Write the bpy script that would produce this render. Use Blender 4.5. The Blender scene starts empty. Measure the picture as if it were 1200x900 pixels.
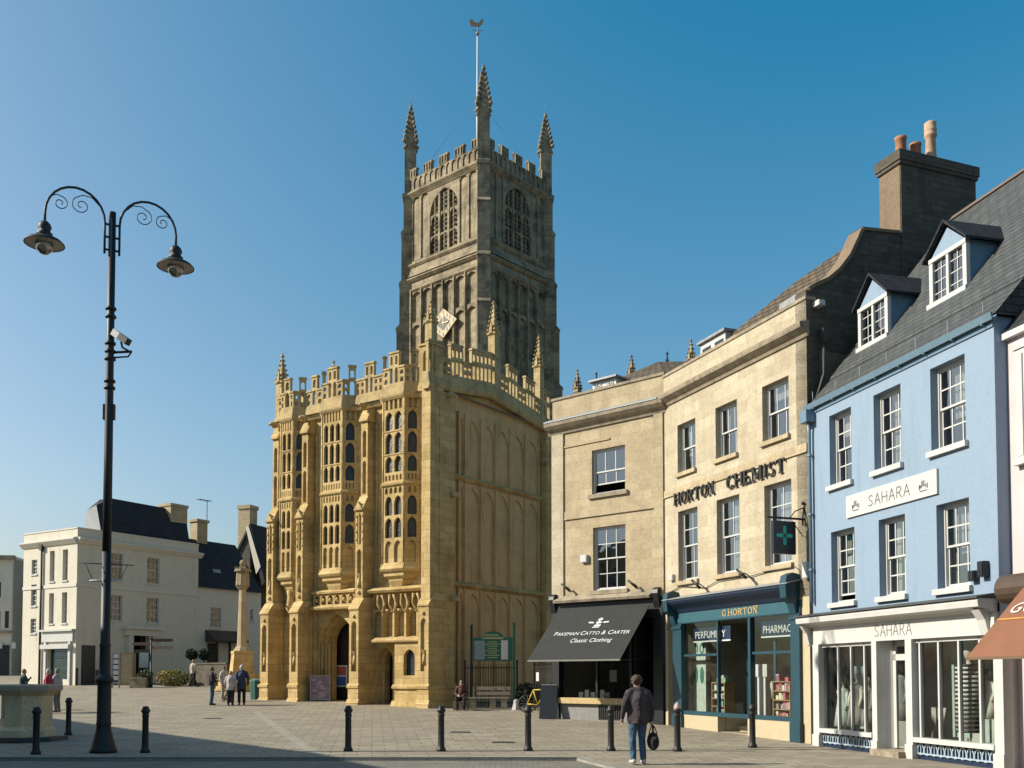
import bpy, bmesh, math, random
from mathutils import Vector
random.seed(7)
R = math.radians
C = bpy.context.scene.collection
# ---------------------------------------------------------------- camera model
FPX, HY, PITCH, CH = 1160.0, 792.0, R(2.4), 1.75
SH = (HY - 450.0) - FPX * math.tan(PITCH)
def ray(px, py):
    xc = (px - 600.0) / FPX; yc = (450.0 - py + SH) / FPX
    return Vector((xc, math.cos(PITCH) - yc * math.sin(PITCH), math.sin(PITCH) + yc * math.cos(PITCH)))
GP = [(-300, 0), (24, 0), (32, .17), (35.2, .25), (41.5, .40), (47.4, .62), (62, 1.15), (90, 2.0), (200, 3.2), (3000, 6)]
def gz(y):
    for (a, za), (b, zb) in zip(GP, GP[1:]):
        if y <= b: return za + (zb - za) * (y - a) / (b - a)
    return 6
def ground(px, py, dz=0.0):
    d = ray(px, py); t = 5.0
    while t < 400 and CH + d.z * t > gz(d.y * t) + dz: t += .25
    a, b = t - .25, t
    for i in range(30):
        m = (a + b) / 2
        if CH + d.z * m > gz(d.y * m) + dz: a = m
        else: b = m
    return (d.x * a, d.y * a)
def at(px, Z, py=HY):
    d = ray(px, py); t = Z / d.y
    return Vector((d.x * t, Z, CH + d.z * t))
class Fr:
    """facade frame: u to the right, w out of the wall, z up"""
    def __init__(s, o, U, z0=0.0):
        s.o = Vector((o[0], o[1])); s.U = Vector((U[0], U[1])).normalized()
        s.W = Vector((s.U.y, -s.U.x)); s.z0 = z0
    def P(s, u, w, z):
        p = s.o + s.U * u + s.W * w
        return Vector((p.x, p.y, z + s.z0))
    def uz(s, px, py, w=0.0):
        d = ray(px, py); o = s.o + s.W * w
        n = s.W
        t = (o.x * n.x + o.y * n.y) / (d.x * n.x + d.y * n.y)
        p = Vector((d.x * t, d.y * t))
        return ((p - s.o).dot(s.U), CH + d.z * t - s.z0)
    def u(s, px, py=700, w=0.0): return s.uz(px, py, w)[0]
    def z(s, px, py, w=0.0): return s.uz(px, py, w)[1]
    def sub(s, p0, p1):
        a = s.P(p0[0], p0[1], 0); b = s.P(p1[0], p1[1], 0)
        f = Fr((a.x, a.y), (b.x - a.x, b.y - a.y), s.z0); f.L = (b - a).length
        return f
    @staticmethod
    def two(a, b):
        A = at(a[0], a[1]); B = at(b[0], b[1])
        f = Fr((A.x, A.y), (B.x - A.x, B.y - A.y)); f.L = (B - A).xy.length
        return f
ID = Fr((0, 0), (1, 0))      # w points to -y
# ---------------------------------------------------------------- objects
def wloc(o):
    v = Vector((0, 0, 0))
    while o is not None:
        v += o.location; o = o.parent
    return v
def tag(o, label=None, cat=None, group=None, kind=None):
    if label: o['label'] = label
    if cat: o['category'] = cat
    if group: o['group'] = group
    if kind: o['kind'] = kind
    return o
def thing(name, label, cat, loc=(0, 0, 0), group=None):
    o = bpy.data.objects.new(name, None); C.objects.link(o); o.location = loc
    o.empty_display_size = .2
    return tag(o, label, cat, group)
def copy_tree(o, parent=None):
    c = o.copy(); C.objects.link(c); c.parent = parent
    for ch in o.children: copy_tree(ch, c)
    return c
class MB:
    def __init__(s, fr=None): s.fr = fr or ID; s.v = []; s.f = []; s.uv = []; s.sm = []
    def face(s, pts):
        n = Vector((0, 0, 0)); P = [Vector(p) for p in pts]
        for i in range(len(P)):
            a, b = P[i], P[(i + 1) % len(P)]
            n += Vector(((a.y - b.y) * (a.z + b.z), (a.z - b.z) * (a.x + b.x), (a.x - b.x) * (a.y + b.y)))
        k = len(s.v); s.v += [s.fr.P(*p) for p in pts]
        s.f.append(list(range(k, k + len(pts)))); s.sm.append(False)
        ax, ay, az = abs(n.x), abs(n.y), abs(n.z)
        if az > ax and az > ay * 1.8: s.uv += [(p.x, p.y) for p in P]
        elif ay >= ax: s.uv += [(p.x, p.z) for p in P]
        else: s.uv += [(p.y, p.z) for p in P]
    def box(s, u0, u1, w0, w1, z0, z1, skip=''):
        u0, u1 = min(u0, u1), max(u0, u1); w0, w1 = min(w0, w1), max(w0, w1); z0, z1 = min(z0, z1), max(z0, z1)
        if 'f' not in skip: s.face([(u0, w1, z0), (u1, w1, z0), (u1, w1, z1), (u0, w1, z1)])
        if 'b' not in skip: s.face([(u0, w0, z0), (u0, w0, z1), (u1, w0, z1), (u1, w0, z0)])
        if 'l' not in skip: s.face([(u0, w0, z0), (u0, w1, z0), (u0, w1, z1), (u0, w0, z1)])
        if 'r' not in skip: s.face([(u1, w0, z0), (u1, w0, z1), (u1, w1, z1), (u1, w1, z0)])
        if 't' not in skip: s.face([(u0, w0, z1), (u0, w1, z1), (u1, w1, z1), (u1, w0, z1)])
        if 'd' not in skip: s.face([(u0, w0, z0), (u1, w0, z0), (u1, w1, z0), (u0, w1, z0)])
    def prism(s, prof, u0, u1):
        """profile [(w,z)...] swept along u"""
        n = len(prof)
        for i in range(n):
            a, b = prof[i], prof[(i + 1) % n]
            s.face([(u0, a[0], a[1]), (u1, a[0], a[1]), (u1, b[0], b[1]), (u0, b[0], b[1])])
        s.face([(u0, p[0], p[1]) for p in prof]); s.face([(u1, p[0], p[1]) for p in prof[::-1]])
    def plate(s, prof, w0, w1):
        """polygon [(u,z)...] extruded along w"""
        n = len(prof)
        for i in range(n):
            a, b = prof[i], prof[(i + 1) % n]
            s.face([(a[0], w0, a[1]), (a[0], w1, a[1]), (b[0], w1, b[1]), (b[0], w0, b[1])])
        s.face([(p[0], w1, p[1]) for p in prof]); s.face([(p[0], w0, p[1]) for p in prof[::-1]])
    def slab(s, prof, z0, z1):
        """polygon [(u,w)...] extruded in z"""
        n = len(prof)
        for i in range(n):
            a, b = prof[i], prof[(i + 1) % n]
            s.face([(a[0], a[1], z0), (b[0], b[1], z0), (b[0], b[1], z1), (a[0], a[1], z1)])
        s.face([(p[0], p[1], z1) for p in prof]); s.face([(p[0], p[1], z0) for p in prof[::-1]])
    def frus(s, cu, cw, z0, z1, a0, a1, n=4, rot=math.pi / 4, b0=None, b1=None):
        k = len(s.v)
        for z, a in ((z0, a0), (z1, a1)):
            for i in range(n):
                t = rot + 2 * math.pi * i / n; s.v.append(s.fr.P(cu + a * math.cos(t), cw + a * math.sin(t), z))
        for i in range(n):
            j = (i + 1) % n
            s.f.append([k + i, k + j, k + n + j, k + n + i]); s.sm.append(n > 8)
            s.uv += [(i, z0), (i + 1, z0), (i + 1, z1), (i, z1)]
        s.f.append([k + i for i in range(n)][::-1]); s.uv += [(0, 0)] * n; s.sm.append(False)
        s.f.append([k + n + i for i in range(n)]); s.uv += [(0, 0)] * n; s.sm.append(False)
    def lathe(s, cu, cw, prof, n=12, smooth=True):
        """prof [(r,z)...]"""
        k = len(s.v); m = len(prof)
        for r, z in prof:
            for i in range(n):
                t = 2 * math.pi * i / n; s.v.append(s.fr.P(cu + r * math.cos(t), cw + r * math.sin(t), z))
        for q in range(m - 1):
            for i in range(n):
                j = (i + 1) % n
                s.f.append([k + q * n + i, k + q * n + j, k + (q + 1) * n + j, k + (q + 1) * n + i]); s.sm.append(smooth)
                s.uv += [(i / n, prof[q][1]), ((i + 1) / n, prof[q][1]), ((i + 1) / n, prof[q + 1][1]), (i / n, prof[q + 1][1])]
        s.f.append([k + i for i in range(n)][::-1]); s.uv += [(0, 0)] * n; s.sm.append(False)
        s.f.append([k + (m - 1) * n + i for i in range(n)]); s.uv += [(0, 0)] * n; s.sm.append(False)
    def tube(s, pts, rad, n=8, smooth=True, sq=1.0):
        """pts local coords; rad float or list; sq flattens in the second ring axis"""
        P = [s.fr.P(*p) for p in pts]; m = len(P)
        if not isinstance(rad, (list, tuple)): rad = [rad] * m
        k = len(s.v); up = None
        for q in range(m):
            a = P[max(q - 1, 0)]; b = P[min(q + 1, m - 1)]; t = (b - a).normalized()
            if up is None:
                up = Vector((0, 0, 1)) if abs(t.z) < .9 else Vector((1, 0, 0))
            x = t.cross(up).normalized(); y = x.cross(t).normalized(); up = y
            r = rad[q]; rx, ry = (r if isinstance(r, (tuple, list)) else (r, r * sq))
            for i in range(n):
                th = 2 * math.pi * i / n; s.v.append(P[q] + x * rx * math.cos(th) + y * ry * math.sin(th))
        for q in range(m - 1):
            for i in range(n):
                j = (i + 1) % n
                s.f.append([k + q * n + i, k + q * n + j, k + (q + 1) * n + j, k + (q + 1) * n + i]); s.sm.append(smooth)
                s.uv += [(0, 0)] * 4
        s.f.append([k + i for i in range(n)][::-1]); s.uv += [(0, 0)] * n; s.sm.append(False)
        s.f.append([k + (m - 1) * n + i for i in range(n)]); s.uv += [(0, 0)] * n; s.sm.append(False)
    def ball(s, cu, cw, cz, r, n=10, m=6, rz=None):
        rz = rz or r
        s.lathe(cu, cw, [(max(r * math.sin(math.pi * i / m), .001), cz - rz * math.cos(math.pi * i / m)) for i in range(m + 1)], n)
    def wall(s, u0, u1, z0, z1, holes, w=0.0, d=.2):
        """front sheet with rectangular openings and their reveals"""
        us = sorted({u0, u1} | {h[0] for h in holes} | {h[1] for h in holes})
        zs = sorted({z0, z1} | {h[2] for h in holes} | {h[3] for h in holes})
        for a, b in zip(us, us[1:]):
            for c, e in zip(zs, zs[1:]):
                m, k = (a + b) / 2, (c + e) / 2
                if any(h[0] < m < h[1] and h[2] < k < h[3] for h in holes): continue
                s.face([(a, w, c), (b, w, c), (b, w, e), (a, w, e)])
        for h in holes:
            a, b, c, e = h
            s.face([(a, w, c), (a, w, e), (a, w - d, e), (a, w - d, c)]); s.face([(b, w, c), (b, w - d, c), (b, w - d, e), (b, w, e)])
            s.face([(a, w, e), (b, w, e), (b, w - d, e), (a, w - d, e)]); s.face([(a, w, c), (a, w - d, c), (b, w - d, c), (b, w, c)])
    def cell(s, a, b, c, d, oa, ob, oc, oz, oh, w=0.0, t=.15, seg=6, double=False):
        """rect a..b x c..d of wall with an arched opening oa..ob, sill oc, spring oz, apex oh"""
        mid, hf = (oa + ob) / 2, (ob - oa) / 2
        A = []
        for i in range(seg + 1):
            x = -math.cos(math.pi * i / seg)
            A.append((mid + x * hf, oz + (oh - oz) * (max(0, 1 - ((abs(x) + .55) / 1.55) ** 2) / (1 - (.55 / 1.55) ** 2)) ** .5))
        for ww in ([w, w - t] if double else [w]):
            if oc > c + 1e-4: s.face([(a, ww, c), (b, ww, c), (b, ww, oc), (a, ww, oc)])
            if oa > a + 1e-4: s.face([(a, ww, oc), (oa, ww, oc), (oa, ww, d), (a, ww, d)])
            if b > ob + 1e-4: s.face([(ob, ww, oc), (b, ww, oc), (b, ww, d), (ob, ww, d)])
            for p, q in zip(A, A[1:]): s.face([(p[0], ww, p[1]), (q[0], ww, q[1]), (q[0], ww, d), (p[0], ww, d)])
        pts = [(oa, oc)] + A + [(ob, oc)]
        for i in range(len(pts)):
            p, q = pts[i], pts[(i + 1) % len(pts)]
            if abs(p[0] - q[0]) + abs(p[1] - q[1]) < 1e-6: continue
            s.face([(p[0], w, p[1]), (p[0], w - t, p[1]), (q[0], w - t, q[1]), (q[0], w, q[1])])
        return A
    def lights(s, a, b, c, d, n, w=0.0, t=.15, m=.05, top=.35, sill=.06, head=.06, double=False, seg=6):
        """a row of n equal arched lights"""
        W = (b - a) / n
        for i in range(n):
            x = a + i * W; h = d - head; ow = W - 2 * m
            s.cell(x, x + W, c, d, x + m, x + W - m, c + sill, max(c + sill + .02, h - min(top, ow * .75)), h, w, t, seg, double)
    def text(s, body, u0, z0, size, w=0.0, ext=.01, slant=0.0, sx=1.0, rise=0.0):
        cu = bpy.data.curves.new('t', 'FONT'); cu.body = body; cu.size = size; cu.extrude = ext; cu.resolution_u = 3
        ob = bpy.data.objects.new('t', cu); C.objects.link(ob); bpy.context.view_layer.update()
        me = bpy.data.meshes.new_from_object(ob.evaluated_get(bpy.context.evaluated_depsgraph_get()))
        k = len(s.v)
        for v in me.vertices:
            s.v.append(s.fr.P(u0 + v.co.x * sx + v.co.y * slant, w + v.co.z + ext, z0 + v.co.y + v.co.x * sx * rise))
        for p in me.polygons:
            s.f.append([k + i for i in p.vertices]); s.uv += [(0, 0)] * len(p.vertices); s.sm.append(False)
        wd = max((v.co.x for v in me.vertices), default=0) * sx
        bpy.data.objects.remove(ob); bpy.data.meshes.remove(me); bpy.data.curves.remove(cu)
        return wd
    def build(s, name, mat, parent=None, recalc=True):
        me = bpy.data.meshes.new(name); o = bpy.data.objects.new(name, me); C.objects.link(o)
        off = wloc(parent) if parent is not None else Vector((0, 0, 0))
        if parent is None:
            # origin at the base of the mesh
            if s.v:
                xs = [v.x for v in s.v]; ys = [v.y for v in s.v]; zs = [v.z for v in s.v]
                off = Vector(((min(xs) + max(xs)) / 2, (min(ys) + max(ys)) / 2, min(zs))); o.location = off
        else: o.parent = parent
        me.from_pydata([v - off for v in s.v], [], s.f)
        ul = me.uv_layers.new(name='UVMap')
        if len(s.uv) == len(me.loops):
            for i, c in enumerate(s.uv): ul.data[i].uv = c
        for i, p in enumerate(me.polygons): p.use_smooth = s.sm[i]
        if recalc:
            bm = bmesh.new(); bm.from_mesh(me)
            bmesh.ops.remove_doubles(bm, verts=bm.verts, dist=.0004)
            bmesh.ops.recalc_face_normals(bm, faces=bm.faces); bm.to_mesh(me); bm.free()
        me.materials.append(mat)
        return o
# ---------------------------------------------------------------- materials
def newmat(name):
    m = bpy.data.materials.new(name); m.use_nodes = True; nt = m.node_tree
    b = nt.nodes['Principled BSDF']; return m, nt, b
def N(nt, t, **k):
    n = nt.nodes.new(t)
    for a, v in k.items():
        if a.startswith('_'): setattr(n, a[1:], v)
        else: n.inputs[a.replace('__', ' ')].default_value = v
    return n
AS = .70
def c4(c): return (c[0], c[1], c[2], 1)
def al(c): return (c[0] * AS, c[1] * AS, c[2] * AS)
def plain(name, col, rough=.6, metal=0.0, var=.12, scale=6.0, bump=.0, spec=.5, dirt=.0):
    col = al(col)
    m, nt, b = newmat(name); L = nt.links.new
    geo = N(nt, 'ShaderNodeNewGeometry'); no = N(nt, 'ShaderNodeTexNoise', Scale=scale, Detail=4.0)
    L(geo.outputs['Position'], no.inputs['Vector'])
    r = N(nt, 'ShaderNodeMapRange'); r.inputs['From Min'].default_value = .3; r.inputs['From Max'].default_value = .7
    r.inputs['To Min'].default_value = 1 - var; r.inputs['To Max'].default_value = 1 + var
    L(no.outputs['Fac'], r.inputs['Value'])
    mx = N(nt, 'ShaderNodeMix', _data_type='RGBA', _blend_type='MULTIPLY'); mx.inputs[0].default_value = 1
    mx.inputs[6].default_value = c4(col); L(r.outputs[0], mx.inputs[7]); L(mx.outputs[2], b.inputs['Base Color'])
    b.inputs['Roughness'].default_value = rough; b.inputs['Metallic'].default_value = metal
    b.inputs['Specular IOR Level'].default_value = spec
    if bump:
        n2 = N(nt, 'ShaderNodeTexNoise', Scale=scale * 6, Detail=3.0); L(geo.outputs['Position'], n2.inputs['Vector'])
        bp = N(nt, 'ShaderNodeBump', Strength=bump, Distance=.01); L(n2.outputs['Fac'], bp.inputs['Height']); L(bp.outputs[0], b.inputs['Normal'])
    return m
def masonry(name, c1, c2, stain, bw=.6, bh=.3, mortar=.008, mcol=None, stain_amt=.5, streak=.35, rough=.88, offs=.5, bump=.4, nscale=1.3, blockvar=1.0, sthr=.52, spots=0.0, grain=(.82, 1.15)):
    c1, c2, stain = al(c1), al(c2), al(stain); mcol = al(mcol) if mcol else None
    m, nt, b = newmat(name); L = nt.links.new
    uv = N(nt, 'ShaderNodeUVMap'); geo = N(nt, 'ShaderNodeNewGeometry')
    br = N(nt, 'ShaderNodeTexBrick', Scale=1.0); br.offset = offs
    br.inputs['Brick Width'].default_value = bw; br.inputs['Row Height'].default_value = bh
    br.inputs['Mortar Size'].default_value = mortar; br.inputs['Mortar Smooth'].default_value = .3
    mcol = mcol or [x * .55 for x in c1]
    br.inputs['Color1'].default_value = c4(c1); br.inputs['Color2'].default_value = c4([a + (e - a) * blockvar for a, e in zip(c1, c2)]); br.inputs['Mortar'].default_value = c4(mcol)
    nw = N(nt, 'ShaderNodeTexNoise', Scale=2.5, Detail=2.0); L(geo.outputs['Position'], nw.inputs['Vector'])
    va = N(nt, 'ShaderNodeVectorMath', _operation='SCALE'); va.inputs['Scale'].default_value = .02; L(nw.outputs['Color'], va.inputs[0])
    vb = N(nt, 'ShaderNodeVectorMath', _operation='ADD'); L(uv.outputs[0], vb.inputs[0]); L(va.outputs[0], vb.inputs[1]); L(vb.outputs[0], br.inputs['Vector'])
    n1 = N(nt, 'ShaderNodeTexNoise', Scale=nscale, Detail=6.0, Roughness=.65); L(geo.outputs['Position'], n1.inputs['Vector'])
    mp = N(nt, 'ShaderNodeMapping'); mp.inputs['Scale'].default_value = (2.6, 2.6, .35); L(geo.outputs['Position'], mp.inputs[0])
    n2 = N(nt, 'ShaderNodeTexNoise', Scale=1.0, Detail=5.0, Roughness=.6); L(mp.outputs[0], n2.inputs['Vector'])
    n3 = N(nt, 'ShaderNodeTexNoise', Scale=14.0, Detail=4.0, Roughness=.7); L(geo.outputs['Position'], n3.inputs['Vector'])
    def rng(src, a, e, lo, hi):
        r = N(nt, 'ShaderNodeMapRange'); L(src, r.inputs['Value'])
        for k, v in zip(('From Min', 'From Max', 'To Min', 'To Max'), (a, e, lo, hi)): r.inputs[k].default_value = v
        return r.outputs[0]
    def mix(kind, fac, A, B):
        x = N(nt, 'ShaderNodeMix', _data_type='RGBA', _blend_type=kind)
        for i, v in ((0, fac), (6, A), (7, B)):
            if isinstance(v, (int, float)): x.inputs[i].default_value = v
            elif isinstance(v, (tuple, list)): x.inputs[i].default_value = c4(v)
            else: L(v, x.inputs[i])
        return x.outputs[2]
    col = mix('MULTIPLY', 1.0, br.outputs['Color'], rng(n3.outputs['Fac'], .3, .7, *grain))
    col = mix('MIX', rng(n1.outputs['Fac'], sthr, sthr + .22, 0, stain_amt), col, stain)
    col = mix('MIX', rng(n2.outputs['Fac'], .54, .74, 0, streak), col, [x * .8 for x in stain])
    n4 = N(nt, 'ShaderNodeTexNoise', Scale=nscale * 4.3, Detail=5.0, Roughness=.75); L(geo.outputs['Position'], n4.inputs['Vector'])
    col = mix('MIX', rng(n4.outputs['Fac'], .56, .70, 0, stain_amt * .6), col, [x * .62 for x in stain])
    if spots:
        vo = N(nt, 'ShaderNodeTexVoronoi', Scale=2.2); L(geo.outputs['Position'], vo.inputs['Vector'])
        col = mix('MIX', rng(vo.outputs['Distance'], .03, .07, spots, 0), col, [x * .4 for x in stain])
    L(col, b.inputs['Base Color']); b.inputs['Roughness'].default_value = rough; b.inputs['Specular IOR Level'].default_value = .25
    add = N(nt, 'ShaderNodeMath', _operation='MULTIPLY_ADD'); L(n3.outputs['Fac'], add.inputs[0]); add.inputs[1].default_value = .5
    inv = N(nt, 'ShaderNodeMath', _operation='SUBTRACT'); inv.inputs[0].default_value = 1.0; L(br.outputs['Fac'], inv.inputs[1]); L(inv.outputs[0], add.inputs[2])
    bp = N(nt, 'ShaderNodeBump', Strength=bump, Distance=.015); L(add.outputs[0], bp.inputs['Height']); L(bp.outputs[0], b.inputs['Normal'])
    return m
def glassmat(name, tint=(.75, .8, .78), refl=1.0, base=.35):
    m, nt, b = newmat(name); nt.nodes.remove(b); L = nt.links.new; out = nt.nodes['Material Output']
    fr = N(nt, 'ShaderNodeFresnel', IOR=1.5); tr = N(nt, 'ShaderNodeBsdfTransparent', Color=c4(tint)); gl = N(nt, 'ShaderNodeBsdfGlossy', Roughness=.03)
    geo = N(nt, 'ShaderNodeNewGeometry'); no = N(nt, 'ShaderNodeTexNoise', Scale=1.8, Detail=1.0); L(geo.outputs['Position'], no.inputs['Vector'])
    bp = N(nt, 'ShaderNodeBump', Strength=.22, Distance=.05); L(no.outputs['Fac'], bp.inputs['Height']); L(bp.outputs[0], gl.inputs['Normal'])
    mm = N(nt, 'ShaderNodeMath', _operation='MULTIPLY_ADD'); L(fr.outputs[0], mm.inputs[0]); mm.inputs[1].default_value = refl; mm.inputs[2].default_value = base * .1
    mx = N(nt, 'ShaderNodeMixShader'); L(mm.outputs[0], mx.inputs[0]); L(tr.outputs[0], mx.inputs[1]); L(gl.outputs[0], mx.inputs[2]); L(mx.outputs[0], out.inputs[0])
    return m
M = {}
M['porch'] = masonry('golden_stone', (.77, .565, .27), (.60, .415, .165), (.32, .22, .09), .7, .33, .010, stain_amt=.6, streak=.55, nscale=.8, sthr=.47)
M['porchcap'] = masonry('weathered_golden_stone', (.72, .55, .29), (.60, .445, .21), (.30, .225, .12), .8, .33, .005, stain_amt=.75, streak=.6, nscale=1.6, sthr=.46)
M['tower'] = masonry('grey_tower_stone', (.53, .435, .285), (.38, .305, .20), (.095, .085, .062), .75, .36, .012, stain_amt=.8, streak=.7, nscale=.9, sthr=.45)
M['ashlar'] = masonry('cream_ashlar', (.66, .575, .425), (.55, .465, .33), (.40, .325, .22), .85, .33, .004, mcol=(.50, .40, .27), stain_amt=.5, streak=.3, nscale=2.0, sthr=.5)
M['ashlar2'] = masonry('buff_ashlar', (.64, .52, .345), (.53, .42, .27), (.36, .29, .19), .85, .33, .004, mcol=(.38, .30, .2), stain_amt=.6, streak=.35, nscale=1.7, sthr=.48)
M['capstone'] = masonry('weathered_cornice_stone', (.48, .40, .29), (.42, .35, .25), (.20, .17, .13), 1.2, .4, .004, stain_amt=.8, streak=.5, nscale=3, sthr=.45)
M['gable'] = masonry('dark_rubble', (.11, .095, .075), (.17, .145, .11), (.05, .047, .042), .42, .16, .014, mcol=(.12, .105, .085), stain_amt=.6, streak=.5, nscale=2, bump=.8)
M['chimney'] = masonry('chimney_render', (.29, .21, .14), (.25, .18, .12), (.16, .13, .10), 3, 1.5, .002, stain_amt=.7, streak=.4, nscale=2.4)
M['blue'] = masonry('pale_blue_render', (.315, .42, .545), (.31, .41, .535), (.25, .33, .43), 9, 7, .0005, mcol=(.305, .405, .53), stain_amt=.22, streak=.35, nscale=1.4, bump=.4, grain=(.95, 1.04))
M['bluecheek'] = plain('shaded_blue_paint', (.14, .27, .38), .6, var=.1)  # darker copy of the house blue, side shade painted into the dormer cheeks
M['white'] = plain('white_paint', (.68, .67, .645), .5, var=.06, scale=3)
M['whitewash'] = masonry('cream_stucco', (.84, .775, .645), (.82, .755, .625), (.62, .56, .46), 5, 3, .001, grain=(.95, 1.04), stain_amt=.45, streak=.35, bump=.1)
M['whitewash2'] = masonry('pale_render', (.86, .81, .71), (.84, .79, .69), (.66, .62, .54), 5, 3, .001, stain_amt=.4, streak=.3, bump=.1)
M['pink'] = plain('pink_render', (.70, .60, .60), .8, var=.05, scale=2, bump=.3)
M['slate'] = masonry('slate', (.085, .095, .095), (.125, .13, .125), (.07, .07, .07), .32, .16, .012, mcol=(.035, .036, .04), stain_amt=.5, streak=.2, rough=.6, bump=.8)
M['slated'] = masonry('dark_slate', (.028, .03, .036), (.042, .043, .05), (.02, .02, .02), .35, .2, .012, mcol=(.01, .01, .013), stain_amt=.5, streak=.2, rough=.75, bump=.6)
M['tiles'] = masonry('stone_tiles', (.13, .10, .07), (.19, .145, .10), (.09, .075, .05), .28, .17, .018, mcol=(.035, .03, .025), stain_amt=.6, streak=.2, bump=1.0, nscale=3)
M['teal'] = plain('dark_teal_paint', (.014, .065, .095), .4, var=.12, scale=4)
M['teal2'] = plain('teal_fascia_paint', (.028, .12, .155), .45, var=.08, scale=4)
M['navy'] = plain('navy_paint', (.012, .03, .075), .4, var=.1)
M['black'] = plain('black_iron', (.012, .012, .013), .55, var=.2, scale=9)
M['blackpaint'] = plain('black_shop_paint', (.012, .014, .018), .4, var=.2)
M['canvas'] = plain('charcoal_canvas', (.021, .024, .022), .85, var=.15, scale=3, bump=.2)
M['brown'] = plain('brown_canvas', (.27, .115, .06), .85, var=.08, scale=3, bump=.2)
M['cream'] = plain('cream_paint', (.60, .50, .32), .6, var=.05)
M['lead'] = plain('lead_sheet', (.33, .34, .35), .5, var=.15, scale=5)
M['bluepipe'] = plain('blue_gloss_pipe', (.17, .27, .36), .4, var=.08)
M['terra'] = plain('terracotta', (.48, .21, .11), .8, var=.2, scale=8)
M['terrac'] = plain('buff_terracotta', (.60, .40, .26), .8, var=.2, scale=8)
M['glass'] = glassmat('window_glass', (.7, .75, .74), 1.2, 2.2)
M['glassb'] = glassmat('shop_glass', (.88, .92, .9), .9, .15)
M['leaded'] = plain('leaded_glass', (.03, .036, .045), .25, var=.5, scale=14, bump=.6)
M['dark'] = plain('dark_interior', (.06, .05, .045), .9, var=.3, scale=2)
M['room'] = plain('room_plaster', (.30, .28, .24), .9, var=.1, scale=2)
M['shoproom'] = plain('shop_plaster', (.52, .52, .46), .9, var=.15, scale=1.5)
M['curtain'] = plain('net_curtain', (.72, .72, .70), .9, var=.15, scale=12)
M['drape'] = plain('reflection_blue_drape', (.09, .11, .16), .9, var=.2, scale=12)  # drape whose dark blue also imitates the reflection in the upper sash
M['wood'] = plain('varnished_oak', (.42, .27, .12), .5, var=.2, scale=9)
M['oldwood'] = plain('dark_oak', (.035, .02, .012), .6, var=.3, scale=9)
M['benchwood'] = plain('silvered_bench_wood', (.45, .36, .29), .8, var=.15, scale=12)
M['gold'] = plain('gilt_letters', (.75, .50, .20), .45, var=.05)
M['whiteletter'] = plain('white_letters', (.8, .8, .78), .6, var=.02)
M['blackletter'] = plain('dark_letters', (.03, .028, .027), .5, var=.1)
M['greyletter'] = plain('grey_letters', (.17, .18, .18), .5, var=.1)
M['green'] = plain('green_board_paint', (.012, .15, .095), .4, var=.1)
M['paper'] = plain('paper', (.78, .78, .76), .7, var=.06, scale=14)
M['pierced'] = plain('pierced_stone_infill', (.13, .11, .08), .9, var=.8, scale=3.2, bump=1.0)
M['sidestone'] = masonry('shade_warmed_side_stone', (.80, .54, .265), (.75, .50, .24), (.36, .235, .12), .9, .4, .003, stain_amt=.5, streak=.5, nscale=.7, bump=.25, grain=(.9, 1.08))  # pinker side stone, colour also warmed to offset the cool shade there
# ---------------------------------------------------------------- world, sun, camera
sc = bpy.context.scene
AZS = Vector((-.995, -.06, 0)).normalized(); ELEV = R(31)
wd = bpy.data.worlds.new('World'); sc.world = wd; wd.use_nodes = True; wn = wd.node_tree
bg = wn.nodes['Background']; sky = wn.nodes.new('ShaderNodeTexSky'); sky.sky_type = 'NISHITA'; sky.sun_disc = False
sky.sun_elevation = ELEV; sky.sun_rotation = math.atan2(AZS.x, AZS.y)
sky.air_density = 1.0; sky.dust_density = 3.0; sky.ozone_density = 3.0; sky.altitude = 100
gm = wn.nodes.new('ShaderNodeVectorMath'); gm.operation = 'MULTIPLY_ADD'; gm.inputs[1].default_value = (2.2, 1.72, 1.40); gm.inputs[2].default_value = (-1.62, -.43, .24)
gx_ = wn.nodes.new('ShaderNodeVectorMath'); gx_.operation = 'MAXIMUM'; gx_.inputs[1].default_value = (.1, .1, .1)
wn.links.new(sky.outputs[0], gm.inputs[0]); wn.links.new(gm.outputs[0], gx_.inputs[0]); gn_ = wn.nodes.new('ShaderNodeVectorMath'); gn_.operation = 'MINIMUM'; gn_.inputs[1].default_value = (7.4, 9.0, 10.2)
wn.links.new(gx_.outputs[0], gn_.inputs[0]); wn.links.new(gn_.outputs[0], bg.inputs[0]); bg.inputs[1].default_value = .074
sl = bpy.data.lights.new('sun', 'SUN'); sl.energy = 4.7; sl.angle = R(.5); sl.color = (1, .925, .78)
so = bpy.data.objects.new('sun', sl); C.objects.link(so)
sd = Vector((AZS.x * math.cos(ELEV), AZS.y * math.cos(ELEV), math.sin(ELEV)))
so.rotation_euler = sd.to_track_quat('Z', 'Y').to_euler(); so.location = (0, 0, 60)
cam = bpy.data.cameras.new('camera'); co = bpy.data.objects.new('camera', cam); C.objects.link(co)
co.location = (0, 0, CH); co.rotation_euler = (math.pi / 2 + PITCH, 0, 0)
cam.sensor_width = 36; cam.lens = 36 * FPX / 1200; cam.shift_y = SH / 1200; cam.clip_start = .1; cam.clip_end = 5000
sc.camera = co
vs = sc.view_settings; vs.view_transform = 'Standard'; vs.look = 'None'; vs.exposure = .64; vs.gamma = 1; vs.use_curve_mapping = False
sc.cycles.use_denoising = True
try: sc.cycles.denoiser = 'OPENIMAGEDENOISE'
except Exception: pass
sc.cycles.max_bounces = 7; sc.cycles.transparent_max_bounces = 10; sc.cycles.caustics_reflective = False; sc.cycles.caustics_refractive = False
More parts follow.
